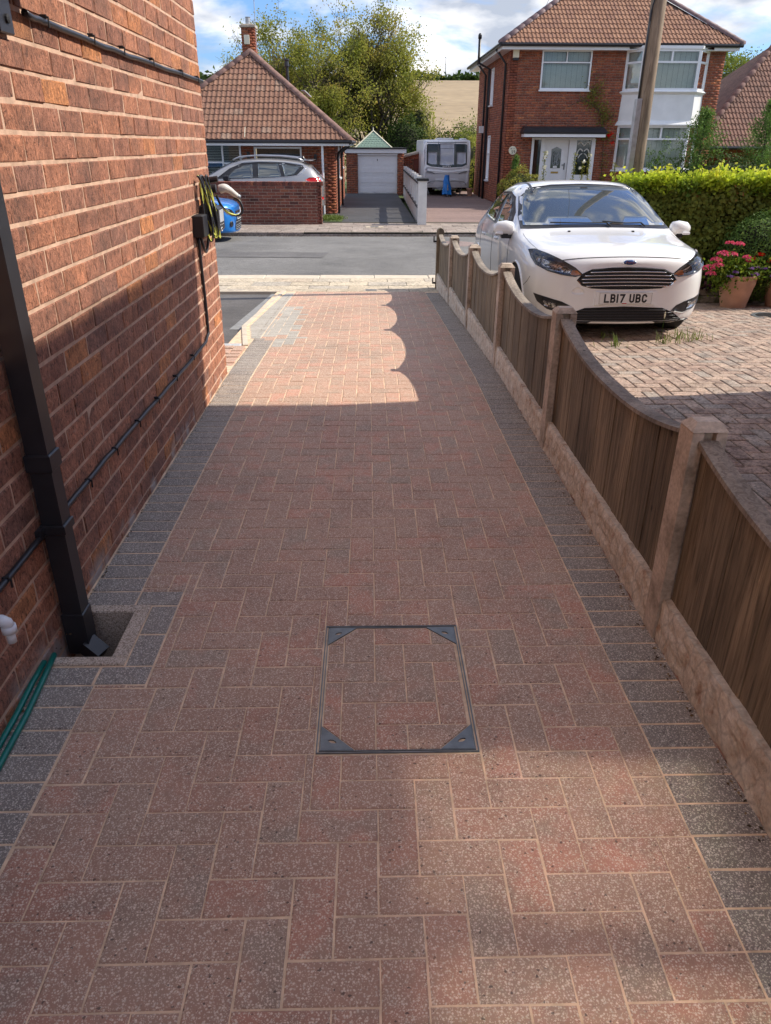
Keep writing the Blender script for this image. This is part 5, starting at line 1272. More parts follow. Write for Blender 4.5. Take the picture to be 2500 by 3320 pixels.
for k in range(4):
    f = MB(); f.bar(c4_[k] + Vector((0, 0, .02)), apx + Vector((0, 0, .03)), .05, .03); f.o('hip_trim', 'cream', sm)
f = MB(); f.lathe([(.03, 0), (.045, .03), (.02, .07), (.03, .1), (.0, .2)], apx, 10); f.o('finial', 'cream', sm)

# stepped white balustrade between the two drives
ba = thing('balustrade_wall', 'white rendered wall with open uprights and black copings between the two far driveways', 'wall', (1.5, 28, ZG2))
def bxp(y): return 1.49 + (y - 21.6) * .0155
def bz(y): return ZG2 - .065 * min(1, max(0, (y - 22.2) / 14))
f = MB(); f.box((1.37, 21.50, ZG2 - .1), (1.60, 21.78, .70)); f.o('pillar', 'white_render', ba); f = MB(); f.box((1.33, 21.46, .70), (1.64, 21.82, .765), .01); f.o('pillar_cap', 'black_matt', ba)
NB_ = 8; y = 21.78; Lb = (36.4 - 21.78) / NB_
for k in range(NB_):
    y0, y1 = y + k * Lb, y + (k + 1) * Lb; x = bxp((y0 + y1) / 2); b = bz((y0 + y1) / 2)
    f = MB(); f.box((x - .07, y0, b - .1), (x + .07, y1, b + .36)); f.o('base_panel', 'white_render', ba)
    f = MB(); f.box((x - .10, y0 + .01, b + .362), (x + .10, y1 - .01, b + .41), .008); f.o('coping', 'black_matt', ba)
    f = MB(); f.box((x - .10, y0 + .01, b + .99), (x + .10, y1 - .25, b + 1.045), .008); f.o('top_rail', 'black_matt', ba)
    for q in range(2):
        yy = y0 + .35 + q * (Lb - .3) / 2
        f = MB(); f.box((x - .05, yy, b + .412), (x + .05, yy + .10, b + .988), .006); f.o('baluster', 'white_render', ba)
    f = MB(); f.box((x - .07, y1 - .24, b + .36), (x + .07, y1 - .005, b + 1.17), .006); f.o('upright', 'white_render', ba)

# outbuilding beside the caravan
ou = thing('brick_outbuilding', 'small brick outbuilding with a sloping roof and dark red door, left of the caravan', 'shed', (2.3, 39, -.5))
brickface(ou, (1.72, 38.5, 0), (1, 0, 0), (0, -1, 0), 1.5, -.6, 1.02, [(.45, 1.3, -.6, .95)], name='front_wall')
f = MB(); f.box((2.18, 38.52, -.6), (3.01, 38.56, .95)); f.o('door', 'brown_wood', ou)
f = MB(); V = [(1.66, 38.4, 1.0), (3.3, 38.4, 1.42), (3.3, 41, 1.42), (1.66, 41, 1.0)]; f.add(V + [(a, b, c + .07) for a, b, c in V], [(3, 2, 1, 0), (4, 5, 6, 7), (0, 1, 5, 4), (1, 2, 6, 5), (2, 3, 7, 6), (3, 0, 4, 7)]); f.o('roof', 'concrete', ou)
f = MB(); f.add([(1.72, 38.5, 1.02), (3.22, 38.5, 1.02), (3.22, 38.5, 1.38)], [(0, 1, 2)]); f.o('gable', 'far_brick', ou)

# ------------------------------------------------------------------ house 59
h9 = thing('detached_house', 'two storey red brick house with a white bay, black door canopy and round number plaque', 'house', (8, 31, -.45))
HX, HY = 4.88, 29.0; HWd = 7.3; HZ = 4.62; GH = -.5
Mh = frame_m((HX, HY, 0), (1, 0, 0), (0, -1, 0)); hx = lambda x: x - HX
ops = [(hx(5.93), hx(7.63), 3.27, 4.44), (hx(5.82), hx(8.08), -.5, 1.80), (hx(8.86), hx(11.58), -.02, 4.5)]
brickface(h9, (HX, HY, 0), (1, 0, 0), (0, -1, 0), HWd, GH, HZ, ops, name='front_wall')
brickface(h9, (HX, HY + 7.8, 0), (0, -1, 0), (-1, 0, 0), 7.8, GH, HZ, [(3.6, 4.3, 2.95, 4.2), (3.6, 4.3, .3, 1.9)], name='side_wall')
f = MB(); f.box((HX + .3, HY + 7.6, GH), (HX + HWd, HY + 7.8, HZ)); f.box((HX + HWd - .25, HY + .25, GH), (HX + HWd, HY + 7.6, HZ)); f.o('rear_wall', 'far_brick', h9)
window(h9, Mh, *ops[0], [(0, .5, .70, 1), (.5, 1, .70, 1), (0, 1, 0, .70)], rim='black_plastic', label='white window with two top lights and pale vertical blinds over the door')
Msd = frame_m((HX, HY + 7.8, 0), (0, -1, 0), (-1, 0, 0))
window(h9, Msd, 3.6, 4.3, 2.95, 4.2, [(0, 1, 0, 1)], back='curtain'); window(h9, Msd, 3.6, 4.3, .3, 1.9, [(0, 1, .6, 1), (0, 1, 0, .6)], back='curtain')
# door screen
dn_ = ob('entrance_screen', [], [], 'white_upvc', h9); f = MB()
for a, b, c, d in ((5.82, 5.90, GH, 1.8), (6.15, 6.30, GH, 1.8), (7.16, 7.42, GH, 1.8), (7.94, 8.08, GH, 1.8)): f.box((a, HY - .03, c), (b, HY + .05, d))
for a, b, c, d in ((5.90, 6.15, 1.74, 1.8), (6.30, 7.16, 1.74, 1.8), (7.42, 7.94, 1.74, 1.8), (5.90, 6.15, GH, .40), (7.42, 7.94, .45, .62), (7.42, 7.94, GH, .449)): f.box((a, HY - .02, c), (b, HY + .04, d))
bpy.data.objects.remove(dn_); dn_ = f.o('entrance_screen', 'white_upvc', h9)
f = MB(); f.box((6.305, HY + .06, GH + .05), (7.155, HY + .10, 1.735)); door = f.o('door', 'white_upvc', dn_)
f = MB(); f.prism([(6.53, .80), (6.94, .80), (6.94, 1.46), (6.735, 1.56), (6.53, 1.46)], -.012, .0); o = f.o('door_moulding', 'white_upvc', dn_, Mx=Matrix.Translation((0, HY + .058, 0)) @ Matrix.Rotation(math.pi / 2, 4, 'X'))
f = MB(); f.prism([(6.56, .83), (6.91, .83), (6.91, 1.44), (6.735, 1.52), (6.56, 1.44)], 0, .012); o = f.o('door_glass', 'car_glass', dn_, Mx=Matrix.Translation((0, HY + .058, 0)) @ Matrix.Rotation(math.pi / 2, 4, 'X'))
f = MB()
for cx_, cz_, rx, rz in ((6.735, 1.12, .06, .09), (6.735, 1.30, .09, .07), (6.735, .98, .09, .06), (6.66, 1.12, .05, .2), (6.81, 1.12, .05, .2)): f.tube([(cx_ + rx * math.cos(a), HY + .043, cz_ + rz * math.sin(a)) for a in np.linspace(0, 6.28, 15)], .006, 4, False)
f.o('glass_leading', 'lead', dn_, kind='stuff')
f = MB(); f.box((6.60, HY + .045, .66), (6.86, HY + .06, .72), .003); f.o('letterbox', 'gold', dn_)
f = MB(); f.box((7.04, HY + .035, .78), (7.075, HY + .06, 1.0)); f.box((6.96, HY + .02, .92), (7.07, HY + .035, .945)); f.o('handle', 'steel', dn_)
f = MB(); f.box((6.655, HY + .035, .84), (6.80, HY + .045, .90)); f.o('door_notice', 'white_print', dn_)
f = MB(); f.box((5.90, HY + .0, .40), (6.15, HY + .006, 1.74)); f.box((7.42, HY, .62), (7.94, HY + .006, 1.74)); f.o('side_light', 'glass', dn_, kind='stuff')
f = MB(); f.box((5.90, HY + .2, GH), (6.15, HY + .21, 1.74)); f.box((7.42, HY + .2, GH), (7.94, HY + .21, 1.74)); f.o('dark_hall', 'dark_in', dn_, kind='stuff')
f = MB()
for sx in (-1, 1):
    f.tube(crv([(7.68 + sx * .02, HY - .008, 1.38), (7.68 + sx * .12, HY - .008, 1.45), (7.68 + sx * .20, HY - .008, 1.36), (7.68 + sx * .22, HY - .008, 1.20)], 5), .022, 6, rs=None); f.tube(crv([(7.68, HY - .008, 1.55), (7.68 + sx * .12, HY - .008, 1.66), (7.68 + sx * .22, HY - .008, 1.60)], 5), .018, 6); f.tube(crv([(7.68 + sx * .03, HY - .008, 1.30), (7.68 + sx * .1, HY - .008, 1.27), (7.68 + sx * .17, HY - .008, 1.16)], 5), .016, 6)
f.o('etched_pattern', 'curtain', dn_, kind='stuff')
cn = MB(); cn.box((5.40, HY - .62, 1.915), (8.26, HY - .0, 1.96)); cn.add([(5.36, HY - .66, 1.96), (8.30, HY - .66, 1.96), (8.30, HY - .001, 1.96), (5.36, HY - .001, 1.96), (5.46, HY - .45, 2.12), (8.2, HY - .45, 2.12), (8.2, HY - .001, 2.16), (5.46, HY - .001, 2.16)], [(0, 1, 5, 4), (4, 5, 6, 7), (1, 2, 6, 5), (3, 0, 4, 7), (0, 3, 2, 1)]); cn.o('canopy', 'black_plastic', h9)
f = MB(); f.box((5.42, HY - .60, 1.82), (8.24, HY - .56, 1.912)); f.box((5.42, HY - .56, 1.82), (5.46, HY, 1.912)); f.box((8.2, HY - .56, 1.82), (8.24, HY, 1.912)); f.o('canopy_fascia', 'white_upvc', h9)
# bay
by0, by1 = HY, HY - .55; bayp = [(8.80, by0), (9.22, by1), (11.12, by1), (11.62, by0)]
def bayfacets(z0, z1, grid, nm, back):
    for (p, q, g_) in ((bayp[0], bayp[1], 's'), (bayp[1], bayp[2], 'm'), (bayp[2], bayp[3], 's')):
        uv = Vector((q[0] - p[0], q[1] - p[1], 0)); W = uv.length; nrm = Vector((uv.y, -uv.x, 0)); mm = frame_m((p[0], p[1], 0), uv, nrm)
        bars = [(0, 1, grid, 1), (0, 1, 0, grid)] if g_ == 's' else [(0, .5, grid, 1), (.5, 1, grid, 1), (0, 1, 0, grid)]
        window(h9, mm, .0, W, z0, z1, bars, name=nm, back=back if g_ == 'm' else 'curtain', sill=False, fw=.07, out=.012)
f = MB(); f.box((8.72, HY + .30, -.1), (11.7, HY + .33, 4.56)); f.box((8.72, HY + .002, -.1), (8.80, HY + .30, 4.56)); f.o('dark_room', 'dark_in', h9)
bayfacets(3.24, 4.44, .70, 'bay_window', 'blind'); bayfacets(.80, 2.19, .71, 'bay_window', 'blind')
def bayring(z0, z1, e0, e1, mat, nm):
    V = []; 
    for z, e in ((z0, e0), (z1, e1)):
        V += [(bayp[0][0] - e, by0, z), (bayp[1][0] - e * .4, by1 - e, z), (bayp[2][0] + e * .4, by1 - e, z), (bayp[3][0] + e, by0, z)]
    return ob(nm, V, [(0, 1, 5, 4), (1, 2, 6, 5), (2, 3, 7, 6), (3, 2, 1, 0), (4, 5, 6, 7)], mat, h9)
bayring(2.34, 3.12, .03, .0, 'white_paint', 'bay_apron'); bayring(2.22, 2.34, .12, .03, 'white_paint', 'bay_apron_flare'); bayring(2.19, 2.22, .12, .12, 'white_paint', 'bay_drip'); bayring(3.12, 3.20, .0, .11, 'white_paint', 'bay_sill'); bayring(3.20, 3.24, .11, .05, 'white_paint', 'bay_sill_top')
bayring(4.44, 4.53, .05, .05, 'white_upvc', 'bay_head'); bayring(.74, .80, .1, .06, 'white_upvc', 'bay_sill'); bayring(-.5, .74, .0, .0, 'far_brick', 'bay_base'); bayring(4.53, 4.60, .02, .02, 'black_matt', 'bay_top')
# roof
RE0, RE1, REY, RZ, TP = 4.42, 12.55, 28.55, 4.58, .66; RY1 = HY + 8.3; dpt = (RY1 - REY) / 2
apL = Vector((RE0 + dpt, REY + dpt, RZ + dpt * TP)); apR = Vector((RE1 - dpt + .0, REY + dpt, RZ + dpt * TP)); apR.x = max(apR.x, apL.x + .05); SLh = math.hypot(dpt, dpt * TP); uph = Vector((0, dpt, dpt * TP)).normalized()
f = MB(); f.add([(RE0, REY, RZ - .02), (RE1, REY, RZ - .02), (RE1, RY1, RZ - .02), (RE0, RY1, RZ - .02), apL - Vector((0, 0, .03)), apR - Vector((0, 0, .03))], [(0, 1, 5, 4), (1, 2, 5), (2, 3, 4, 5), (3, 0, 4), (0, 3, 2, 1)]); rh = f.o('roof', 'roof_old', h9)
roof_slope(rh, 'roof_tile', (RE0, REY, RZ), (1, 0, 0), uph, lambda s: (s / SLh * dpt, (RE1 - RE0) - s / SLh * dpt), 17, .30, .27, 'roof_tile2', 290)
ridge(rh, (RE0 + .02, REY + .02, RZ + .03), apL + Vector((0, 0, .04)), .12, 'ridge2', 16); ridge(rh, (RE1 - .02, REY + .02, RZ + .03), apR + Vector((0, 0, .04)), .12, 'ridge2', 16)
f = MB(); f.tube([(RE0 + .03, REY, RZ - .03), (RE1 - .03, REY, RZ - .03)], .058, 8); f.tube([(RE0 + .0, REY, RZ - .03), (RE0 + .0, RY1, RZ - .03)], .058, 8); f.o('gutter', 'black_plastic', h9)
f = MB(); f.box((RE0 + .09, REY + .07, RZ - .17), (8.75, REY + .10, RZ - .03)); f.box((11.6, REY + .07, RZ - .17), (RE1 - .1, REY + .10, RZ - .03)); f.box((RE0 + .07, REY + .1, RZ - .17), (RE0 + .10, RY1, RZ - .03)); f.o('fascia', 'white_upvc', h9)
f = MB(); f.box((RE0 + .11, REY + .11, RZ - .16), (RE1 - .11, HY - .007, RZ - .14)); f.box((RE0 + .11, HY, RZ - .16), (HX - .007, RY1, RZ - .14)); f.o('soffit', 'white_upvc', h9)
for y in (29.6, 34.4):
    f = MB(); f.tube([(RE0 + .03, y, RZ - .08), (HX - .07, y, RZ - .5), (HX - .07, y, GH)], .042, 8); f.o('downpipe', 'black_plastic', h9, True)
f = MB(); f.tube([(HX - .10, 33.2, GH), (HX - .10, 33.2, 4.2), (RE0 - .08, 33.2, 4.4), (RE0 - .08, 33.2, 5.25)], .055, 8); f.lathe([(.07, 0), (.07, .12), (.03, .18)], (RE0 - .08, 33.2, 5.2), 10); f.o('soil_pipe', 'black_plastic', h9, True)
f = MB(); f.box((4.93, HY - .09, 4.20), (5.13, HY - .006, 4.45), .01); al = f.o('alarm_box', 'cream', h9); f = MB(); f.box((4.93, HY - .095, 4.12), (5.13, HY - .006, 4.198), .01); f.o('alarm_base', 'black_plastic', al)
f = MB(); f.lathe([(.14, 0), (.14, .012), (.13, .02)], (0, 0, 0), 24); pq = f.o('number_plaque', 'cream', h9, Mx=Matrix.Translation((5.155, HY - .004, 1.395)) @ Matrix.Rotation(math.pi / 2, 4, 'X'))
f = MB(); f.box((4.60, 33.9, 2.0), (4.78, 34.05, 2.25), .01); f.o('security_camera', 'white_upvc', h9)

def text(name, s, Mx, size, mat, parent, ext=.002, bold=0.0, xs=1.0, shear=0.0):
    cu = bpy.data.curves.new(name, 'FONT'); cu.body = s; cu.size = size; cu.extrude = ext; cu.offset = bold; cu.align_x = 'CENTER'; cu.align_y = 'CENTER'; cu.shear = shear; cu.space_character = 1.05
    to = bpy.data.objects.new(name + '_tmp', cu); COL.objects.link(to); dg = bpy.context.evaluated_depsgraph_get(); me = bpy.data.meshes.new_from_object(to.evaluated_get(dg)); COL.objects.unlink(to); bpy.data.objects.remove(to)
    me.materials.clear(); me.materials.append(M[mat]); me.transform(Matrix.Diagonal((xs, 1, 1, 1))); o = bpy.data.objects.new(name, me); link(o, parent, Mx); return o
RX = Matrix.Rotation(math.pi / 2, 4, 'X')
text('plaque_number', '59', Matrix.Translation((5.18, HY - .026, 1.345)) @ RX, .14, 'ink', pq)
f = MB(); f.tube(crv([(5.07, HY - .027, 1.47), (5.10, HY - .027, 1.445), (5.13, HY - .027, 1.475), (5.11, HY - .027, 1.455), (5.09, HY - .027, 1.435)], 4), .006, 4); f.tube(crv([(5.17, HY - .027, 1.45), (5.2, HY - .027, 1.475), (5.23, HY - .027, 1.455)], 4), .005, 4); f.o('plaque_drawing', 'ink', pq, kind='stuff')

# far right bungalow roof
fb = thing('far_bungalow', 'brown tiled roof of another house behind the conifers at the right edge', 'house', (18, 36, -.5))
f = MB(); f.box((14.9, 33.5, -.6), (24, 40, 1.75)); f.o('wall', 'far_brick', fb)
a0 = Vector((13.0, 32.3, 1.55)); rn = 4.6; ap_ = Vector((a0.x + rn, a0.y + rn, a0.z + rn * .88)); E1x = 26.0
f = MB(); f.add([a0, (E1x, a0.y, a0.z), (E1x, a0.y + 2 * rn, a0.z), (a0.x, a0.y + 2 * rn, a0.z), ap_ - Vector((0, 0, .03)), (E1x - rn, ap_.y, ap_.z - .03)], [(0, 1, 5, 4), (1, 2, 5), (2, 3, 4, 5), (3, 0, 4), (0, 3, 2, 1)]); fr_ = f.o('roof', 'roof_old', fb)
SLf = math.hypot(rn, rn * .88); upf = Vector((0, 1, .88)).normalized()
roof_slope(fr_, 'roof_tile', a0, (1, 0, 0), upf, lambda s: (s / SLf * rn, E1x - a0.x - s / SLf * rn), 20, SLf / 20, .3, 'roof_old', 150)
ridge(fr_, a0 + Vector((0, 0, .03)), ap_ + Vector((0, 0, .04)), .12, 'ridge', 16)
f = MB(); f.tube([a0 + Vector((0, -.04, -.05)), Vector((E1x, a0.y - .04, a0.z - .05))], .06, 8); f.o('gutter', 'black_plastic', fb)

# ================================================================== CARS
def car_shell(stations, sub=2):
    """stations: (s, [half section points (x,z) from sill to roof centre]); returns V,F of the subdivided shell in car space: y = s (front at 0), z up"""
    bm = bmesh.new(); rows = []
    for s_, sec in stations:
        row = [bm.verts.new((x, s_ + (q[2] if len(q) > 2 else 0), z)) for q in sec for (x, z) in ((q[0], q[1]),)]
        lf = [bm.verts.new((-q[0], s_ + (q[2] if len(q) > 2 else 0), q[1])) for q in sec[:-1]]
        rows.append((row, lf + [row[-1]]))
    for (a, b), (c, d) in zip(rows[:-1], rows[1:]):
        for i in range(len(a) - 1):
            bm.faces.new((a[i], a[i + 1], c[i + 1], c[i])); bm.faces.new((b[i + 1], b[i], d[i], d[i + 1]))
        bm.faces.new((a[0], c[0], d[0], b[0]))
    for (a, b), fl in ((rows[0], 1), (rows[-1], -1)):
        for i in range(len(a) - 2):
            q = (a[i], b[i], b[i + 1], a[i + 1]); bm.faces.new(q if fl > 0 else q[::-1])
        q = (a[-2], b[-2], a[-1]); bm.faces.new(q if fl > 0 else q[::-1])
    bmesh.ops.recalc_face_normals(bm, faces=bm.faces)
    me = bpy.data.meshes.new('tmp'); bm.to_mesh(me); bm.free()
    o = bpy.data.objects.new('tmp', me); COL.objects.link(o); md = o.modifiers.new('s', 'SUBSURF'); md.levels = sub
    dg = bpy.context.evaluated_depsgraph_get(); m2 = bpy.data.meshes.new_from_object(o.evaluated_get(dg)); bpy.data.objects.remove(o)
    return m2
def smoothpoly(P, n=5, closed=True):
    out = []; N = len(P)
    for i in range(N):
        a, b, c, d = (Vector(P[(i + k) % N]) for k in (-1, 0, 1, 2))
        for k in range(n): t = k / n; out.append(tuple(0.5 * ((2 * b) + (c - a) * t + (2 * a - 5 * b + 4 * c - d) * t * t + (3 * b - a - 3 * c + d) * t ** 3)))
    return out
class Car:
    def __init__(s, root, mesh, Mx):
        s.root = root; s.Mx = Mx; s.me = mesh; s.bvh = BVHTree.FromPolygons([v.co.copy() for v in mesh.vertices], [tuple(p.vertices) for p in mesh.polygons])
    def hit(s, p, ax):
        if ax == 'f': o, d = Vector((p[0], -3, p[1])), Vector((0, 1, 0))
        elif ax == 'r': o, d = Vector((p[0], 9, p[1])), Vector((0, -1, 0))
        elif ax == 'L': o, d = Vector((-3, p[0], p[1])), Vector((1, 0, 0))
        elif ax == 'R': o, d = Vector((3, p[0], p[1])), Vector((-1, 0, 0))
        elif ax == 't': o, d = Vector((p[0], p[1], 4)), Vector((0, 0, -1))
        h = s.bvh.ray_cast(o, d)
        if h[0] is None:
            n = s.bvh.find_nearest(o + d * 3.0); return n[0], n[1]
        return h[0], h[1]
    def patch(s, name, poly, ax, off, mat, res=.05, parent=None, thick=.012, smooth=False):
        if smooth: poly = smoothpoly(poly)
        vs = [Vector(p) for p in poly]; n = len(vs); xs = [p[0] for p in poly]; ys = [p[1] for p in poly]
        def inside(x, y):
            c = False; j = len(poly) - 1
            for i in range(len(poly)):
                if (poly[i][1] > y) != (poly[j][1] > y) and x < (poly[j][0] - poly[i][0]) * (y - poly[i][1]) / (poly[j][1] - poly[i][1]) + poly[i][0]: c = not c
                j = i
            return c
        # densify the border
        B = []
        for i in range(n):
            a, b = Vector(poly[i]), Vector(poly[(i + 1) % n]); m = max(1, int((b - a).length / res))
            for k in range(m): B.append(a.lerp(b, k / m))
        n = len(B); pts = list(B); x = min(xs) + res * .5
        while x < max(xs):
            y = min(ys) + res * .5
            while y < max(ys):
                if inside(x, y) and min((Vector((x, y)) - b).length for b in B) > res * .45: pts.append(Vector((x, y)))
                y += res
            x += res
        r = delaunay_2d_cdt(pts, [(i, (i + 1) % n) for i in range(n)], [], 1, 1e-6); V = []; NN = []
        for v in r[0]: p, nn = s.hit(v, ax); V.append(p + nn * off); NN.append(nn)
        F = [tuple(t) for t in r[2]]; k = len(V); V += [v - nn * thick for v, nn in zip(V, NN)]
        es = set((t[i], t[(i + 1) % len(t)]) for t in F for i in range(len(t)))
        F += [(a, b, b + k, a + k) for a, b in es if (b, a) not in es]
        if not F: raise RuntimeError('empty patch ' + name)
        t = F[0]; fn_ = (V[t[1]] - V[t[0]]).cross(V[t[2]] - V[t[0]])
        if fn_.dot(NN[t[0]]) < 0: F = [f_[::-1] for f_ in F]
        me = bpy.data.meshes.new(name); me.from_pydata([tuple(v) for v in V], [], F); me.materials.append(M[mat]); o = bpy.data.objects.new(name, me); link(o, parent or s.root, s.Mx)
        for q in me.polygons: q.use_smooth = len(q.vertices) == 3 
        return o
    def line(s, name, pts, ax, r, mat, parent=None, off=0.0, n=6, smooth=True, closed=False, step=.05):
        P = [Vector(p) for p in pts]; out = []
        if smooth and len(P) > 2: P = [Vector(q) for q in [tuple(v)[:2] for v in crv([(p[0], p[1], 0) for p in P], 8)]]
        for a, b in zip(P[:-1], P[1:]):
            m = max(1, int((b - a).length / step))
            for k in range(m): q = a.lerp(b, k / m); h, nn = s.hit(q, ax); out.append(h + nn * off)
        h, nn = s.hit(P[-1], ax); out.append(h + nn * off)
        f = MB(); f.tube(out, r, n); return f.o(name, mat, parent or s.root, True, s.Mx)
    def free(s, name, f, mat, parent=None, smooth=False): return f.o(name, mat, parent or s.root, smooth, s.Mx)

def wheel(car, x, y, r, side, w=.20):
    f = MB(); xo = x * side; d = side
    prof = [(r * .62, -w / 2), (r * .92, -w / 2), (r, -w / 2 + .03), (r, w / 2 - .03), (r * .93, w / 2), (r * .66, w / 2)]
    f.lathe(prof, (0, 0, 0), 32, False); MM = car.Mx @ Matrix.Translation((xo, y, r)) @ Matrix.Rotation(math.pi / 2 * side, 4, 'Y')
    wo = f.o('wheel', 'tyre', car.root, True, MM)
    f = MB(); f.lathe([(r * .66, w / 2), (r * .62, w / 2 - .02), (r * .55, w / 2 - .05), (.02, w / 2 - .06)], (0, 0, 0), 28, False); f.o('rim', 'black_matt', wo, True, MM)
    f = MB()
    for k in range(10): a = 2 * math.pi * k / 10; f.bar((math.cos(a) * .04, math.sin(a) * .04, w / 2 - .02), (math.cos(a + .1) * r * .62, math.sin(a + .1) * r * .62, w / 2 - .015), .022, .02)
    f.lathe([(.055, w / 2 - .03), (.055, w / 2 - .005), (.01, w / 2)], (0, 0, 0), 16); f.o('spokes', 'alloy', wo, False, MM)

# number plate characters as flat strokes
def _arc(cx, cy, rx, ry, a0, a1, n=7): return [(cx + rx * math.cos(R(a0 + (a1 - a0) * i / n)), cy + ry * math.sin(R(a0 + (a1 - a0) * i / n))) for i in range(n + 1)]
PW, PHh, PSW = .050, .079, .0155
_w, _h = PW - PSW, PHh - PSW
GL = {'L': [[(0, _h), (0, 0), (_w, 0)]],
 'B': [[(0, 0), (0, _h), (_w * .55, _h)] + _arc(_w * .6, _h * .76, _w * .34, _h * .24, 90, -90) + [(0, _h * .52)], [(0, _h * .52), (_w * .6, _h * .52)] + _arc(_w * .62, _h * .26, _w * .38, _h * .26, 90, -90) + [(0, 0)]],
 '1': [[(_w * .5, 0), (_w * .5, _h)]], '7': [[(0, _h), (_w, _h), (_w * .3, 0)]],
 'U': [[(0, _h), (0, _h * .28)] + _arc(_w * .5, _h * .26, _w * .5, _h * .26, 180, 360) + [(_w, _h)]],
 'C': [_arc(_w * .5, _h * .72, _w * .5, _h * .28, 15, 180) + _arc(_w * .5, _h * .28, _w * .5, _h * .28, 180, 345)],
 'K': [[(0, 0), (0, _h)], [(_w, _h), (.1 * _w, _h * .48)], [(.3 * _w, _h * .6), (_w, 0)]], 'T': [[(0, _h), (_w, _h)], [(_w * .5, _h), (_w * .5, 0)]],
 '0': [_arc(_w * .5, _h * .7, _w * .5, _h * .3, 0, 180) + _arc(_w * .5, _h * .3, _w * .5, _h * .3, 180, 360) + [(_w, _h * .7)]],
 '8': [_arc(_w * .5, _h * .76, _w * .42, _h * .24, 0, 360, 12), _arc(_w * .5, _h * .26, _w * .5, _h * .26, 0, 360, 12)],
 'X': [[(0, 0), (_w, _h)], [(0, _h), (_w, 0)]], 'R': [[(0, 0), (0, _h), (_w * .6, _h)] + _arc(_w * .64, _h * .75, _w * .36, _h * .25, 90, -90) + [(0, _h * .5)], [(_w * .5, _h * .5), (_w, 0)]]}
def platetext(txt, Mx, parent):
    adv = {c: (.061 if c not in '1 ' else .030 if c == '1' else .032) for c in txt}; W = sum(adv[c] for c in txt) - .011; x = -W / 2; V = []; F = []
    for c in txt:
        ox = x + PSW / 2 - (.5 * _w if c == '1' else 0)
        for st in GL.get(c, []):
            P = [Vector((ox + a, b - _h / 2)) for a, b in st]; n = len(P); L_ = []; R_ = []
            for i, p in enumerate(P):
                d0 = (p - P[i - 1]).normalized() if i else (P[1] - p).normalized(); d1 = (P[i + 1] - p).normalized() if i < n - 1 else d0; t = (d0 + d1).normalized(); nn_ = Vector((-t.y, t.x)); k = PSW / 2 / max(.5, nn_.dot(Vector((-d0.y, d0.x))))
                q = p + (d1 * PSW * .5 if i == n - 1 else -d1 * PSW * .5 if i == 0 else Vector((0, 0))); L_.append(q + nn_ * k); R_.append(q - nn_ * k)
            for i in range(n - 1): b = len(V); V += [(*L_[i], 0), (*R_[i], 0), (*R_[i + 1], 0), (*L_[i + 1], 0)]; F.append((b, b + 1, b + 2, b + 3))
        x += adv[c]
    k = len(V); V += [(a, b, .0012) for a, b, _ in V[:k]]; F2 = [tuple(i + k for i in f_) for f_ in F] + [(f_[i], f_[(i + 1) % 4], f_[(i + 1) % 4] + k, f_[i] + k) for f_ in F for i in range(4)]
    return ob('plate_lettering', V, F2, 'ink', parent, Mx=Mx)
# --- white hatchback
F_ = lambda w, zb, zt, belt, bx, **k: None
def sec(w, zb, zm, pts): return [(w * .80, zb), (w * .965, zb + .06), (w, zm)] + pts
ST = [
 (0.000, [(.30, .20), (.34, .25), (.36, .42), (.36, .60), (.34, .69), (.28, .735), (.15, .75), (0, .755)]),
 (0.030, [(.50, .19), (.56, .24), (.60, .42), (.60, .59), (.56, .70), (.46, .765), (.24, .79), (0, .80)]),
 (0.110, [(.64, .18), (.71, .23), (.745, .42), (.745, .60), (.71, .735), (.60, .815), (.32, .84), (0, .85)]),
 (0.240, [(.72, .18), (.80, .23), (.835, .42), (.84, .62), (.81, .77), (.70, .855), (.38, .885), (0, .895)]),
 (0.440, [(.76, .18), (.85, .24), (.885, .44), (.89, .64), (.86, .80), (.76, .865), (.42, .905), (0, .91)]),
 (0.800, [(.78, .18), (.87, .24), (.91, .46), (.91, .68), (.875, .85), (.79, .905), (.46, .945), (0, .95)]),
 (1.080, [(.79, .18), (.88, .24), (.91, .46), (.91, .70), (.89, .88), (.86, .93), (.52, .975), (0, .985)]),
 (1.200, [(.79, .18), (.88, .24), (.91, .46), (.912, .72), (.895, .90), (.85, .985), (.56, 1.05), (0, 1.065)]),
 (1.560, [(.79, .18), (.88, .24), (.91, .46), (.912, .73), (.90, .93), (.80, 1.155), (.56, 1.265), (0, 1.285)]),
 (1.900, [(.79, .18), (.88, .24), (.91, .46), (.912, .74), (.90, .94), (.76, 1.31), (.56, 1.405), (0, 1.43)]),
 (2.150, [(.79, .18), (.88, .24), (.91, .46), (.912, .74), (.90, .95), (.735, 1.375), (.55, 1.45), (0, 1.47)]),
 (2.700, [(.79, .18), (.88, .24), (.91, .46), (.912, .75), (.90, .97), (.725, 1.375), (.55, 1.455), (0, 1.475)]),
 (3.250, [(.79, .18), (.88, .24), (.91, .46), (.912, .77), (.895, 1.00), (.70, 1.33), (.52, 1.405), (0, 1.42)]),
 (3.700, [(.78, .20), (.87, .26), (.905, .48), (.905, .78), (.87, 1.01), (.61, 1.23), (.44, 1.30), (0, 1.325)]),
 (4.050, [(.75, .24), (.84, .30), (.88, .50), (.88, .80), (.83, .98), (.60, 1.06), (.42, 1.10), (0, 1.12)]),
 (4.260, [(.66, .28), (.76, .34), (.80, .52), (.80, .78), (.74, .92), (.55, .97), (.36, .99), (0, 1.0)]),
 (4.360, [(.40, .34), (.50, .38), (.55, .54), (.55, .72), (.50, .84), (.40, .88), (.25, .89), (0, .90)]),
]
CX_, CY_, CZ_ = 2.475, 7.20, zn(8.1) + .01
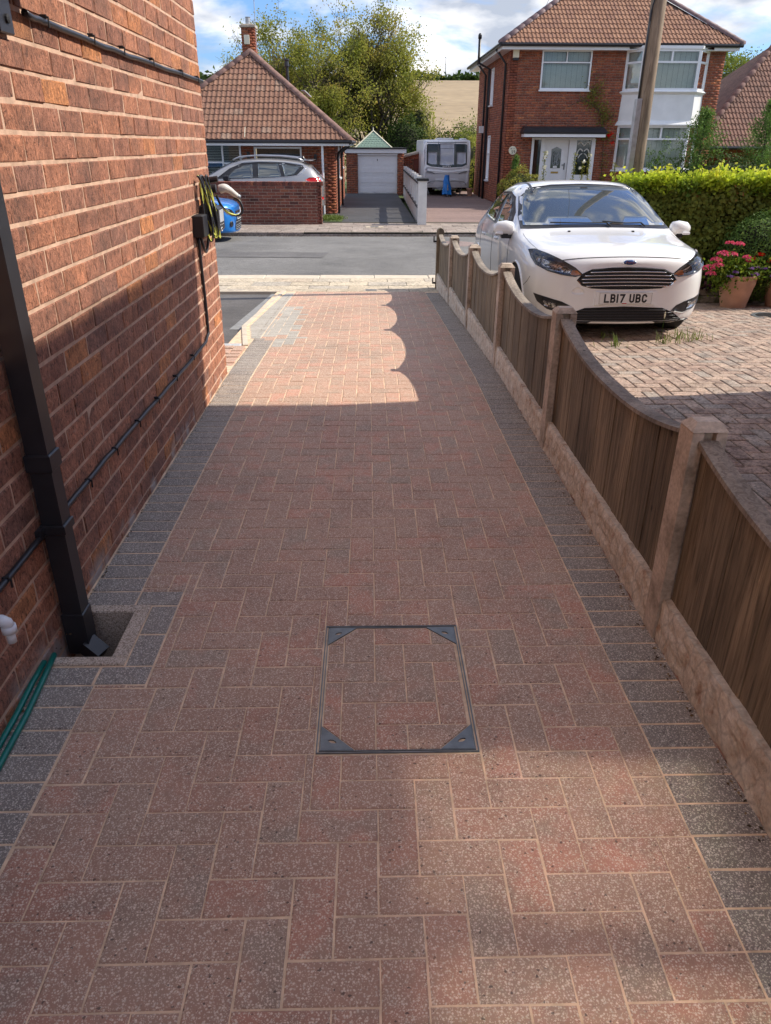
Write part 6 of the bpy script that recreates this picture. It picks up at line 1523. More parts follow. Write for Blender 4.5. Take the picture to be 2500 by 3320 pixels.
fc = thing('white_car', 'white hatchback parked on the old block drive, facing the camera, with a wide slatted grille', 'car', (CX_, CY_, CZ_))
Mc = Matrix.Translation((CX_, CY_, CZ_)) @ Matrix.Rotation(R(0.8), 4, 'Z') @ Matrix.Rotation(-math.atan(.045), 4, 'X') @ Matrix.Diagonal((1, 1, 1.025, 1))
sh_ = car_shell(ST); sh_.materials.append(M['car_white']); sh_.polygons.foreach_set('use_smooth', np.ones(len(sh_.polygons), dtype=bool))
body = bpy.data.objects.new('body', sh_); link(body, fc, Mc); car = Car(fc, sh_, Mc)
mir = lambda P: [(-x, y) for x, y in reversed(P)]
# windscreen with its black border, scuttle, wipers
ws = [(-.81, .985), (-.38, 1.0), (0, 1.005), (.38, 1.0), (.81, .985), (.79, 1.10), (.72, 1.28), (.66, 1.37), (.34, 1.41), (0, 1.42), (-.34, 1.41), (-.66, 1.37), (-.72, 1.28), (-.79, 1.10)]
car.patch('windscreen_border', ws, 'f', .003, 'black_plastic', .06)
wi = [(-.775, 1.015), (-.38, 1.025), (0, 1.03), (.38, 1.025), (.775, 1.015), (.755, 1.11), (.69, 1.275), (.63, 1.355), (.34, 1.39), (0, 1.40), (-.34, 1.39), (-.63, 1.355), (-.69, 1.275), (-.755, 1.11)]
wsc = car.patch('windscreen', wi, 'f', .0065, 'car_glass', .06)
f = MB(); pw = [(-.05, 1.085), (.30, 1.075), (.62, 1.085)]
def wiper(pts):
    P = [car.hit(p, 'f') for p in pts]; f = MB(); f.tube([h + nn * .02 for h, nn in P], .007, 6); f.tube([P[0][0] + P[0][1] * .02, P[0][0] + P[0][1] * .02 + Vector((.03, -.05, -.03))], .008, 6); car.free('wiper', f, 'black_matt')
wiper([(.10, 1.03), (-.15, 1.028), (-.50, 1.032)]); wiper([(.48, 1.03), (.30, 1.028), (.06, 1.045)])
f = MB(); q, nn = car.hit((.0, 1.37), 'f'); f.box((q.x - .04, q.y - .006, q.z - .10), (q.x + .04, q.y + .02, q.z + .02), .01); car.free('mirror_mount', f, 'black_matt', wsc)
f = MB(); q, nn = car.hit((-.40, 1.36), 'f'); f.box((q.x - .03, q.y - .012, q.z - .012), (q.x + .03, q.y - .008, q.z + .004)); car.free('sticker', f, 'white_print', wsc)
# roof ditch strips and bonnet lines
for sx in (-1, 1):
    car.line('roof_strip', [(sx * .575, 1.80), (sx * .565, 2.0), (sx * .555, 2.3), (sx * .555, 3.0)], 't', .016, 'black_plastic', off=-.006)
    car.line('bonnet_gap', [(sx * .80, 1.10), (sx * .80, .80), (sx * .79, .55), (sx * .78, .40)], 't', .002, 'steel')
    pass
    f = MB(); q, nn = car.hit((sx * .34, .98), 't'); f.box((q.x - .012, q.y - .012, q.z - .004), (q.x + .012, q.y + .012, q.z + .012), .003); car.free('washer_jet', f, 'black_plastic')
car.line('bonnet_gap', [(-.66, .752), (-.58, .772), (-.42, .788), (-.2, .797), (0, .80), (.2, .797), (.42, .788), (.58, .772), (.66, .752)], 'f', .0045, 'black_matt')
# grille
gr = [(-.47, .59), (-.42, .655), (-.34, .695), (-.15, .712), (0, .715), (.15, .712), (.34, .695), (.42, .655), (.47, .59), (.42, .54), (.33, .513), (.15, .505), (0, .504), (-.15, .505), (-.33, .513), (-.42, .54)]
gr = [(x, .615 + (z - .61) * .86) for x, z in gr]
g0 = car.patch('grille', [(x * 1.03, .615 + (z - .615) * 1.10) for x, z in gr], 'f', .006, 'chrome', .05)
g1 = car.patch('grille_opening', gr, 'f', .010, 'black_matt', .05, g0)
for k in range(5):
    z = .549 + .0305 * k; hw_ = float(np.interp(z, [.525, .555, .598, .654, .688, .705], [.36, .415, .462, .415, .335, .2])) - .012
    car.line('grille_bar', [(-hw_, z - .004), (-hw_ * .5, z + .002), (0, z + .004), (hw_ * .5, z + .002), (hw_, z - .004)], 'f', .0045, 'chrome', g0, off=.018)
# lower intake, splitter, fog lamps
lo = [(-.60, .235), (-.50, .30), (-.38, .345), (0, .36), (.38, .345), (.50, .30), (.60, .235), (.3, .228), (0, .226), (-.3, .228)]
li = car.patch('lower_grille', lo, 'f', .006, 'black_matt', .05)
for z in (.25, .275, .30, .325): hw_ = float(np.interp(z, [.235, .30, .345], [.58, .48, .36])); car.line('grille_rib', [(-hw_, z), (0, z + .003), (hw_, z)], 'f', .005, 'black_plastic', li, off=.012)
sp = [(-.74, .185), (-.5, .185), (0, .185), (.5, .185), (.74, .185), (.78, .225), (.6, .224), (.3, .224), (0, .222), (-.3, .224), (-.6, .224), (-.78, .225)]
car.patch('front_splitter', sp, 'f', .010, 'black_plastic', .05)
for sx in (-1, 1):
    fg = [(.47, .315), (.60, .295), (.72, .325), (.80, .385), (.83, .455), (.74, .435), (.60, .40), (.52, .365)]
    fg = fg if sx > 0 else mir(fg)
    fo = car.patch('fog_lamp_surround', fg, 'f', .006, 'black_plastic', .04)
    fl = [(.63, .330), (.74, .355), (.755, .405), (.65, .382)]
    fl = fl if sx > 0 else mir(fl); car.patch('fog_lamp', fl, 'f', .012, 'reflector', .03, fo)
    hl = [(.425, 0.645), (.50, 0.625), (.62, 0.639), (.74, 0.668), (.825, 0.710), (.845, 0.766), (.84, 0.826), (.80, 0.838), (.72, 0.812), (.60, 0.758), (.50, 0.705)]
    hl = hl if sx > 0 else mir(hl)
    ho = car.patch('headlight', hl, 'f', .006, 'black_plastic', .04)
    hi = [(.49, 0.654), (.60, 0.653), (.73, 0.682), (.80, 0.718), (.815, 0.764), (.77, 0.775), (.66, 0.737), (.55, 0.694)]
    hi = hi if sx > 0 else mir(hi); car.patch('headlight_reflector', hi, 'f', .010, 'reflector', .04, ho)
    hq = [(.445, 0.648), (.495, 0.638), (.545, 0.644), (.53, 0.684), (.49, 0.681)]
    hq = hq if sx > 0 else mir(hq); car.patch('indicator', hq, 'f', .0125, 'orange_lens', .03, ho)
    hc = [(.432, 0.645), (.50, 0.629), (.62, 0.643), (.735, 0.672), (.817, 0.712), (.836, 0.765), (.831, 0.819), (.80, 0.828), (.72, 0.804), (.60, 0.750), (.505, 0.701)]
    hc = hc if sx > 0 else mir(hc); car.patch('headlight_lens', hc, 'f', .018, 'lens', .04, ho)
    car.line('bumper_gap', [(sx * .86, .60), (sx * .885, .50), (sx * .888, .40)][:2], 'f', .003, 'black_matt')
    # mirror
    f = MB(); m = Vector((sx * .955, 1.30, .985))
    f.tube([m + Vector((sx * -.09, 0, .0)), m + Vector((sx * -.07, 0, .0)), m + Vector((sx * .0, .0, .005)), m + Vector((sx * .08, .015, .0)), m + Vector((sx * .115, .03, -.005)), m + Vector((sx * .125, .035, -.005))], .07, 16, rs=[.045, .066, .074, .066, .045, .012])
    f.V = [(v[0], 1.30 + (v[1] - 1.30) * .75, .985 + (v[2] - .985) * 1.0) for v in f.V]
    mo = car.free('door_mirror', f, 'car_white', None, True)
    f = MB(); f.box((min(sx * .84, sx * 1.0), 1.28, .885), (max(sx * .84, sx * 1.0), 1.34, .925), .01); f.box((min(sx * .93, sx * 1.065), 1.262, .918), (max(sx * .93, sx * 1.065), 1.30, .934), .004); car.free('mirror_arm', f, 'black_plastic', mo)
    f = MB(); f.box((min(sx * .99, sx * 1.07), 1.245, .925), (max(sx * .99, sx * 1.07), 1.27, .952), .005); car.free('indicator_lens', f, 'white_print', mo)
    ax = 'R' if sx > 0 else 'L'
    # side glass
    car.patch('side_window_border', [(1.42, .965), (1.62, 1.135), (1.95, 1.285), (2.3, 1.335), (2.8, 1.335), (3.3, 1.28), (3.62, 1.17), (3.60, 1.08), (3.2, 1.03), (2.3, .985)], ax, .004, 'black_plastic', .08)
    car.patch('front_door_glass', [(1.62, .99), (1.78, 1.155), (2.02, 1.265), (2.22, 1.30), (2.30, 1.305), (2.32, 1.01)], ax, .009, 'car_glass', .08)
    car.patch('rear_door_glass', [(2.42, 1.01), (2.40, 1.31), (2.8, 1.31), (3.12, 1.27), (3.22, 1.06)], ax, .009, 'car_glass', .08)
    car.patch('quarter_glass', [(3.30, 1.065), (3.22, 1.255), (3.50, 1.17), (3.53, 1.10)], ax, .009, 'car_glass', .08)
    for s0 in (2.38, 3.30): car.line('door_gap', [(s0, .95), (s0 + .01, .6), (s0 - .02, .28)], ax, .003, 'black_matt')
    car.line('door_gap', [(1.36, .95), (1.33, .6), (1.36, .28)], ax, .003, 'black_matt')
    for s0 in (2.16, 3.08): car.line('door_handle', [(s0 - .1, .84), (s0 + .08, .845)], ax, .014, 'car_white', off=.012)
    for yc in (.88, 3.53):
        pts = [(yc + .365 * math.cos(a), .315 + .365 * math.sin(a)) for a in np.linspace(-.35, math.pi + .35, 22)]; car.patch('wheel_arch', pts, ax, .004, 'black_matt', .08)
        car.line('arch_lip', [(yc + .375 * math.cos(a), .315 + .375 * math.sin(a)) for a in np.linspace(-.3, math.pi + .3, 14)], ax, .012, 'car_white')
        wheel(car, .80, yc, .318, sx, .205)
f = MB(); f.box((-.78, .45, .14), (.78, 3.9, .2)); car.free('underside', f, 'black_matt')
# badge and plate
p, nn = car.hit((.0, .752), 'f'); tl = nn.to_track_quat('Z', 'Y').to_matrix().to_4x4()
def oval(rx, rz, t): 
    f = MB(); f.lathe([(1, 0), (1, t * .6), (.94, t), (.01, t * 1.25)], (0, 0, 0), 28, False); f.V = [(v[0] * rx, v[1] * rz, v[2]) for v in f.V]; return f
zdir = Vector((0, 0, 1)); nn = Vector((0, nn.y, nn.z)).normalized(); xd = Vector((1, 0, 0)); yd = nn.cross(xd).normalized(); Bm = Matrix(((xd.x, yd.x, nn.x, p.x), (xd.y, yd.y, nn.y, p.y), (xd.z, yd.z, nn.z, p.z + .0), (0, 0, 0, 1)))
o = oval(.066, .027, .007); bd = o.o('badge', 'chrome', fc, True, Mc @ Bm @ Matrix.Translation((0, 0, .002)))
o = oval(.060, .0225, .007); o.o('badge_field', 'deep_blue', bd, True, Mc @ Bm @ Matrix.Translation((0, 0, .0042)))
text('badge_lettering', 'Ford', Mc @ Bm @ Matrix.Translation((0, 0, .0125)), .036, 'chrome', bd, .001, .0004, 1.15, .3)
p, nn = car.hit((.0, .435), 'f'); py = p.y - .014
f = MB(); f.box((-.295, py + .004, .368), (.295, py + .03, .502), .008); car.free('plate_recess', f, 'car_white')
f = MB(); f.box((-.26, py - .002, .380), (.26, py + .006, .491), .003); npl = car.free('number_plate', f, 'plate_white')
f = MB()
for q in ((-.254, .3845, .254, .386), (-.254, .485, .254, .4865)): f.box((q[0], py - .0032, q[1]), (q[2], py - .001, q[3]))
for q in (-.254, .2525): f.box((q, py - .0032, .386), (q + .0015, py - .001, .485))
car.free('plate_border', f, 'ink', npl).__setitem__('kind', 'stuff')
platetext('LB17 UBC', Mc @ Matrix.Translation((0, py - .0035, .4355)) @ RX, npl)
f = MB(); f.box((-.03, py - .004, .386), (.015, py - .002, .392)); car.free('dealer_mark', f, 'red', npl)
car.patch('towing_eye_cover', smoothpoly([(-.52, .50), (-.47, .535), (-.41, .51), (-.40, .475), (-.50, .47)], 4), 'f', .0015, 'car_white', .03)

# --- silver SUV behind the low wall, side on, its back to the right
STS = [
 (0.00, [(.42, .30), (.48, .36), (.50, .52), (.50, .70), (.48, .84), (.40, .90), (.2, .92), (0, .93)]),
 (0.10, [(.68, .26), (.76, .32), (.80, .52), (.80, .72), (.76, .88), (.64, .96), (.34, .99), (0, 1.0)]),
 (0.40, [(.76, .24), (.86, .30), (.90, .52), (.90, .78), (.87, .95), (.76, 1.04), (.42, 1.08), (0, 1.09)]),
 (1.00, [(.78, .24), (.88, .30), (.92, .54), (.92, .82), (.89, 1.02), (.80, 1.10), (.48, 1.15), (0, 1.16)]),
 (1.25, [(.78, .24), (.88, .30), (.92, .54), (.92, .84), (.90, 1.06), (.80, 1.17), (.50, 1.23), (0, 1.25)]),
 (1.60, [(.78, .24), (.88, .30), (.92, .54), (.92, .86), (.90, 1.09), (.74, 1.34), (.52, 1.43), (0, 1.45)]),
 (2.00, [(.78, .24), (.88, .30), (.92, .54), (.92, .87), (.90, 1.11), (.70, 1.50), (.52, 1.58), (0, 1.60)]),
 (2.50, [(.78, .24), (.88, .30), (.92, .54), (.92, .88), (.90, 1.13), (.68, 1.56), (.52, 1.63), (0, 1.65)]),
 (3.20, [(.78, .24), (.88, .30), (.92, .54), (.92, .90), (.90, 1.16), (.68, 1.55), (.52, 1.62), (0, 1.64)]),
 (3.80, [(.78, .26), (.88, .32), (.92, .55), (.92, .92), (.89, 1.20), (.67, 1.50), (.50, 1.57), (0, 1.59)]),
 (4.15, [(.76, .30), (.86, .36), (.90, .56), (.90, .94), (.86, 1.18), (.66, 1.42), (.48, 1.48), (0, 1.50)]),
 (4.38, [(.72, .34), (.81, .40), (.85, .58), (.85, .92), (.80, 1.10), (.64, 1.16), (.44, 1.20), (0, 1.22)]),
 (4.50, [(.60, .38), (.68, .44), (.72, .60), (.72, .86), (.66, .98), (.52, 1.02), (.34, 1.04), (0, 1.05)]),
]
sv_ = thing('silver_suv', 'silver grey family car parked sideways behind the low brick wall, its upper half showing', 'car', (-3.4, 23.6, -.4))
Msv = Matrix.Translation((-5.50, 23.55, -.44)) @ Matrix.Rotation(-math.pi / 2, 4, 'Z') @ Matrix.Scale(-1, 4, (1, 0, 0))
Msv = Matrix.Translation((-5.74, 23.75, -.44)) @ Matrix(((0, 1, 0, 0), (-1, 0, 0, 0), (0, 0, 1, 0), (0, 0, 0, 1)))
s2 = car_shell(STS); s2.materials.append(M['car_silver']); s2.polygons.foreach_set('use_smooth', np.ones(len(s2.polygons), dtype=bool))
b2 = bpy.data.objects.new('body', s2); link(b2, sv_, Msv); c2 = Car(sv_, s2, Msv)
for ax in ('R', 'L'):
    c2.patch('side_window_border', [(1.45, 1.10), (1.85, 1.38), (2.2, 1.515), (2.7, 1.55), (3.4, 1.54), (3.92, 1.46), (3.95, 1.40), (3.75, 1.22), (3.3, 1.17), (2.4, 1.13)], ax, .004, 'black_plastic', .08)
    c2.patch('front_door_glass', [(1.75, 1.14), (1.98, 1.35), (2.26, 1.47), (2.50, 1.505), (2.52, 1.15)], ax, .009, 'car_glass', .08)
    c2.patch('rear_door_glass', [(2.68, 1.155), (2.66, 1.51), (3.22, 1.51), (3.32, 1.18)], ax, .009, 'car_glass', .08)
    c2.patch('quarter_glass', [(3.42, 1.20), (3.32, 1.505), (3.84, 1.44), (3.68, 1.24)], ax, .009, 'car_glass', .08)
    for s0 in (2.60, 3.42): c2.line('door_gap', [(s0, 1.12), (s0 + .02, .8), (s0, .35)], ax, .004, 'black_matt')
    c2.patch('tail_lamp', [(3.98, 1.10), (4.1, 1.16), (4.36, 1.16), (4.46, 1.0), (4.2, 1.03)], ax, .012, 'red_plastic', .05)
    c2.patch('rear_reflector', [(4.33, .56), (4.47, .57), (4.47, .66), (4.34, .65)], ax, .012, 'red_plastic', .05)
    sgn = 1 if ax == 'R' else -1
    f = MB(); f.tube([(sgn * .60, 1.95, 1.60), (sgn * .60, 2.15, 1.68), (sgn * .60, 2.6, 1.715), (sgn * .60, 3.3, 1.70), (sgn * .60, 3.75, 1.66), (sgn * .60, 3.95, 1.58)], .022, 8); c2.free('roof_rail', f, 'alloy', None, True)
    f = MB(); f.box((min(sgn * .90, sgn * 1.12), 1.72, 1.07), (max(sgn * .90, sgn * 1.12), 1.86, 1.22), .03); c2.free('door_mirror', f, 'black_plastic')
    for yc in (.90, 3.58):
        c2.patch('wheel_arch', [(yc + .40 * math.cos(a), .35 + .40 * math.sin(a)) for a in np.linspace(-.35, math.pi + .35, 18)], ax, .004, 'black_matt', .08); wheel(c2, .83, yc, .355, sgn, .22)
    c2.line('window_trim', [(1.5, 1.105), (2.4, 1.125), (3.3, 1.165), (3.8, 1.225), (4.0, 1.40)], ax, .009, 'chrome')
c2.patch('windscreen', [(-.66, 1.20), (.66, 1.20), (.60, 1.42), (.54, 1.55), (0, 1.575), (-.54, 1.55), (-.60, 1.42)], 'f', .005, 'car_glass', .08)
c2.patch('rear_window', [(-.55, 1.22), (.55, 1.22), (.50, 1.42), (-.50, 1.42)], 'r', .005, 'car_glass', .08)
c2.patch('lower_cladding', [(0.3, .27), (4.3, .34), (4.35, .60), (4.1, .58), (.9, .45)], 'R', .006, 'black_plastic', .1)
f = MB(); f.box((-.5, 3.95, 1.585), (.5, 4.22, 1.61), .012); c2.free('roof_spoiler', f, 'car_silver'); f = MB(); f.lathe([(.045, 0), (.05, .05), (.02, .10)], (.3, 3.9, 1.60), 12); c2.free('aerial_fin', f, 'black_plastic')

# --- blue hatchback on the road, its nose past the house corner
bl = thing('blue_car', 'bright blue small car on the road, only its nose visible past the house corner', 'car', (-4.5, 18.7, -.49))
sc_b = Matrix.Diagonal((.94, .93, .99, 1)); Mbl = Matrix.Translation((-3.05, 18.75, -.475)) @ Matrix(((0, -1, 0, 0), (1, 0, 0, 0), (0, 0, 1, 0), (0, 0, 0, 1))) @ sc_b
s3 = car_shell(ST); s3.materials.append(M['car_blue']); s3.polygons.foreach_set('use_smooth', np.ones(len(s3.polygons), dtype=bool))
b3 = bpy.data.objects.new('body', s3); link(b3, bl, Mbl); c3 = Car(bl, s3, Mbl)
c3.patch('windscreen', wi, 'f', .006, 'car_glass', .08)
c3.patch('upper_grille', [(-.36, .60), (.36, .60), (.33, .66), (-.33, .66)], 'f', .008, 'black_plastic', .06)
lg = c3.patch('lower_grille', [(-.42, .24), (.42, .24), (.46, .32), (.36, .46), (-.36, .46), (-.46, .32)], 'f', .008, 'black_matt', .06)
for z in (.27, .31, .35, .42): c3.line('grille_bar', [(-.4, z), (.4, z)], 'f', .006, 'galv', lg, off=.012)
for sx in (-1, 1):
    hb = [(.42, .58), (.60, .56), (.76, .62), (.83, .74), (.80, .78), (.60, .70)]; hb = hb if sx > 0 else mir(hb)
    hbo = c3.patch('headlight', hb, 'f', .006, 'reflector', .05); c3.patch('headlight_lens', hb, 'f', .014, 'lens', .05, hbo)
    q, nn = c3.hit((sx * .66, .40), 'f'); f = MB(); f.lathe([(.065, 0), (.06, .02), (.045, .01), (.01, .012)], (0, 0, 0), 16, False); f.o('fog_lamp', 'black_plastic', bl, True, Mbl @ Matrix.Translation(q) @ nn.to_track_quat('Z', 'Y').to_matrix().to_4x4())
    for yc in (.85, 3.4):
        ax = 'R' if sx > 0 else 'L'; c3.patch('wheel_arch', [(yc + .345 * math.cos(a), .31 + .345 * math.sin(a)) for a in np.linspace(-.35, math.pi + .35, 18)], ax, .004, 'black_matt', .08); wheel(c3, .80, yc, .305, sx, .19)
    c3.patch('side_glass', [(1.62, .99), (1.78, 1.155), (2.02, 1.265), (2.30, 1.305), (3.12, 1.27), (3.5, 1.12)], 'R' if sx > 0 else 'L', .006, 'car_glass', .1)
q, nn = c3.hit((0, .52), 'f'); f = MB(); f.box((-.26, q.y - .03, .47), (.26, q.y - .01, .585), .003); pl2 = c3.free('number_plate', f, 'plate_white')
platetext('KT08 LXR', Mbl @ Matrix.Translation((0, q.y - .032, .528)) @ RX, pl2)
f = MB(); f.box((-.72, .45, .14), (.72, 3.9, .2)); c3.free('underside', f, 'black_matt')

# ================================================================== CARAVAN
cv = thing('caravan', 'white touring caravan with dark front window panel, blue cover on its hitch', 'caravan', (3.45, 36, -.5))
cx0, cx1, cy0, cyl, cz0, cz1 = 2.44, 4.42, 35.0, 5.6, -.11, 1.76; KY = 1.0
prof = [(.16, cz0), (.02, .12), (.0, .42), (.05, .68), (.10, .80), (.15, 1.25), (.26, 1.62), (.42, cz1 - .02), (.60, cz1)]
V = []; F = []; m = len(prof); xs_ = [(cx0, .10), (cx0 + .02, .03), (cx0 + .07, 0), (cx1 - .07, 0), (cx1 - .02, .03), (cx1, .10)]
for x, e in xs_:
    for k, (y, z) in enumerate(prof): V.append((x, cy0 + y + e, z - (e * .5 if k > m - 3 else 0)))
    V.append((x, cy0 + cyl, cz1 - e * .5)); V.append((x, cy0 + cyl, cz0))
mm_ = m + 2
for i in range(len(xs_) - 1):
    for k in range(mm_ - 1): a = i * mm_ + k; F.append((a, a + mm_, a + mm_ + 1, a + 1))
    a = i * mm_; F.append((a + mm_ - 1, a + 2 * mm_ - 1, a + mm_, a))
F.append(tuple(range(mm_))); F.append(tuple((len(xs_) - 1) * mm_ + k for k in range(mm_ - 1, -1, -1)))
M['gel_white'] = plain('gelcoat_white', (0.80, 0.81, 0.81), 0.3, 0.04, 2); M['gel_grey'] = plain('gelcoat_grey', (0.66, 0.67, 0.68), 0.35, 0.04, 2); M['cv_dark'] = plain('caravan_dark_panel', (0.03, 0.045, 0.045), 0.18, 0.2, 3)
M['cv_glass'] = plain('caravan_window', (0.48, 0.52, 0.58), 0.12, 0.2, 2.2)
cb = ob('body', V, F, 'gel_white', cv); autosmooth(cb, 40)
kc_ = Car(cv, cb.data, Matrix())
def cp(name, P, off, mat, par=None, sm=False, res=.12, th=.012): return kc_.patch(name, P, 'f', off, mat, res, par, th, sm)
fw_ = cp('front_panel', [(2.56, .80), (2.56, 1.66), (4.30, 1.66), (4.30, .80), (4.1, .72), (3.45, .68), (2.76, .72)], .008, 'cv_dark')
cp('front_window', [(2.61, .86), (2.61, 1.27), (3.0, 1.27), (3.0, .80), (2.85, .80)], .016, 'cv_glass', fw_); cp('front_window', [(3.86, .80), (3.86, 1.27), (4.25, 1.27), (4.25, .86), (4.05, .80)], .016, 'cv_glass', fw_)
o = cp('front_window', [(3.13, .78), (3.13, 1.62), (3.74, 1.62), (3.74, .78), (3.45, .76)], .016, 'cv_glass', fw_); o['label'] = 'tall middle front window'
for z in (1.42,): kc_.line('blind_line', [(3.14, z), (3.73, z)], 'f', .006, 'cv_dark', fw_, off=.02)
for x in (3.06, 3.80): kc_.line('panel_strut', [(x, .74), (x, 1.66)], 'f', .012, 'steel', fw_, off=.02)
cp('front_bulge', [(2.50, .62), (2.60, .70), (3.45, .62), (4.30, .70), (4.38, .62), (4.38, .56), (3.45, .50), (2.50, .56)], .03, 'gel_white', None, False, .12, .05)
cp('lower_panel', [(2.50, .50), (3.45, .45), (4.36, .50), (4.36, .10), (4.1, -.02), (3.9, .20), (3.0, .20), (2.8, -.02), (2.50, .10)], .010, 'gel_grey')
for pts in ([(2.56, .52), (2.75, .50), (2.90, .44)], [(4.30, .52), (4.12, .50), (3.95, .44)]): kc_.line('grab_handle', pts, 'f', .018, 'steel', None, off=.03)
for pts in ([(2.54, -.02), (2.7, .12), (3.0, .16), (3.3, .14)], [(4.32, -.02), (4.2, .12), (3.9, .16), (3.6, .14)]): kc_.line('moulding', pts, 'f', .010, 'steel', None, off=.012)
text('maker_lettering', 'BAILEY', Matrix.Translation((3.43, cy0 + .022, .715)) @ RX, .085, 'white_print', fw_, .004, .002, 1.35)
f = MB(); f.box((3.02, cy0 + .75, cz1), (3.75, cy0 + 1.6, cz1 + .07), .03); f.o('roof_light', 'gel_white', cv); f = MB(); f.lathe([(.16, 0), (.17, .04), (.10, .06)], (4.18, cy0 + .95, cz1), 16); f.o('roof_dome', 'gel_white', cv)
f = MB(); f.tube([(4.40, cy0 + .12, -.15), (4.42, cy0 + .11, 1.3), (4.40, cy0 + .35, 1.72)], .035, 8); f.o('corner_trim', 'gel_white', cv, True); f = MB(); f.tube([(2.46, cy0 + .12, -.15), (2.44, cy0 + .11, 1.3), (2.46, cy0 + .35, 1.72)], .035, 8); f.o('corner_trim', 'gel_white', cv, True)
f = MB(); f.bar((2.9, cy0 + .5, -.16), (3.43, cy0 - .75, -.14), .05, .08); f.bar((3.96, cy0 + .5, -.16), (3.43, cy0 - .75, -.14), .05, .08); f.tube([(3.43, cy0 - .7, .05), (3.43, cy0 - .7, -.42)], .025, 8); f.o('draw_bar', 'galv', cv)
f = MB(); f.lathe([(.09, -.03), (.10, 0), (.09, .03)], (0, 0, 0), 14); f.o('jockey_wheel', 'tyre', cv, True, Matrix.Translation((3.58, cy0 - .6, -.40)) @ Matrix.Rotation(math.pi / 2, 4, 'Y'))
for x in (2.62, 4.2):
    f = MB(); f.bar((x, cy0 + .6, -.1), (x + (.15 if x < 3 else -.15), cy0 + .45, -.48), .04, .03); f.o('corner_steady', 'galv', cv)
    f = MB(); f.lathe([(.2, -.1), (.3, -.08), (.3, .08), (.2, .1)], (0, 0, 0), 20); f.o('wheel', 'tyre', cv, True, Matrix.Translation((x + (-.08 if x < 3 else .08), cy0 + 2.9, -.20)) @ Matrix.Rotation(math.pi / 2, 4, 'Y'))
f = MB(); f.box((2.47, cy0 + .9, cz0 - .1), (4.39, cy0 + 5.4, cz0 + .01)); f.o('chassis', 'black_matt', cv)
# blue hitch cover, a crumpled bag
bm = bmesh.new(); bmesh.ops.create_cone(bm, cap_ends=True, segments=14, radius1=.21, radius2=.11, depth=.75)
bmesh.ops.subdivide_edges(bm, edges=bm.edges[:], cuts=2, use_grid_fill=True)
for v in bm.verts: v.co += Vector((mnoise.noise(v.co * 6) * .06, mnoise.noise(v.co * 6 + Vector((5, 0, 0))) * .06, mnoise.noise(v.co * 5 + Vector((0, 7, 0))) * .04)); v.co.x += (v.co.z + .37) * -.04
me = bpy.data.meshes.new('hitch_cover'); bm.to_mesh(me); bm.free(); me.materials.append(M['blue_tarp']); hc_ = bpy.data.objects.new('hitch_cover', me); link(hc_, None, Matrix.Translation((3.42, cy0 - .55, .03))); meta(hc_, 'crumpled bright blue plastic cover over the caravan hitch', 'cover')
f = MB(); f.tube(crv([(3.3, cy0 - .4, -.05), (3.2, cy0 - .5, -.12), (3.18, cy0 - .5, -.25), (3.28, cy0 - .5, -.33)], 5), .018, 6); f.o('hitch_cable', 'black_plastic', cv, True)
t = thing('plant_pot', 'small terracotta pot on the red tarmac beside the caravan', 'plant pot', (4.47, 35.1, -.47))
f = MB(); f.lathe([(.085, 0), (.13, .27), (.155, .28), (.155, .34), (.13, .34)], (4.47, 35.0, -.46), 18, False); f.o('pot', 'terracotta', t, True); f = MB(); f.lathe([(.13, .31), (.01, .32)], (4.47, 35.0, -.46), 14, False); f.o('compost', 'soil', t)

# ================================================================== TREES AND PLANTS
GT = 'tall trees beyond the bungalow'
tree('tree', 'airy yellow green tree left of the group, rising above the bungalow roof', 'tree', -3.9, 46, -.8, 10.4, 3, 'leaf_tree', 40000, .12, .72, GT, cl=.22, bright=.55, frac=.30, depth=5)
tree('tree', 'dark leafed middle tree, the shortest of the group behind the garage', 'tree', -1.5, 50, -.8, 8.0, 3, 'leaf_tree2', 15000, .12, .85, GT, cl=.24, bright=.3, frac=.31, depth=5)
tree('tree', 'tallest spreading tree of the group with golden green leaves, right of the others', 'tree', 1.25, 48, -.8, 11.4, 4, 'leaf_tree', 40000, .125, .62, GT, cl=.21, bright=.6, frac=.29, depth=5)
mound('bush', 'dense dark green growth at the foot of the tallest tree behind the garage', 'bush', (2.0, 45.5, 1.0), (1.3, 1.0, 2.0), 7000, .12, 'leaf_dark', seed=12, lobes=.3, group='bushes behind the garage and caravan')
mound('bush', 'sunlit green bush just right of the green shingled roof', 'bush', (2.9, 46.5, 1.6), (.9, 1.0, 2.1), 6000, .12, 'leaf_tree', seed=13, lobes=.35, group='bushes behind the garage and caravan')
mound('bush', 'mid green bush behind the bungalow ridge, under the leftmost tree', 'bush', (-2.6, 44.5, 1.3), (1.7, 1.0, 2.2), 7000, .12, 'leaf_tree2', seed=14, lobes=.35, group='bushes behind the garage and caravan')
mound('bush', 'bright green bush between the garage and the caravan', 'bush', (3.3, 44, .3), (1.5, .9, 1.2), 6000, .11, 'leaf_bright', seed=15, lobes=.3, group='bushes behind the garage and caravan')
mound('bush', 'green bush directly behind the caravan roof', 'bush', (5.0, 44, .7), (1.5, .9, 1.7), 8000, .11, 'leaf_dark', seed=16, lobes=.35, group='bushes behind the garage and caravan')
tree('sapling', 'thin stemmed shrub with wiry shoots between the caravan and house fifty nine', 'shrub', 5.3, 43, -.6, 4.0, 3, 'leaf_tree2', 3800, .10, .5, cl=.28, bright=.45, depth=3, frac=.34)
mound('bush', 'dry green climber on the boundary right of the caravan', 'bush', (5.2, 40, .3), (.55, 1.2, 1.5), 5000, .09, 'leaf_tree', seed=17, lobes=.3, group='bushes behind the garage and caravan')
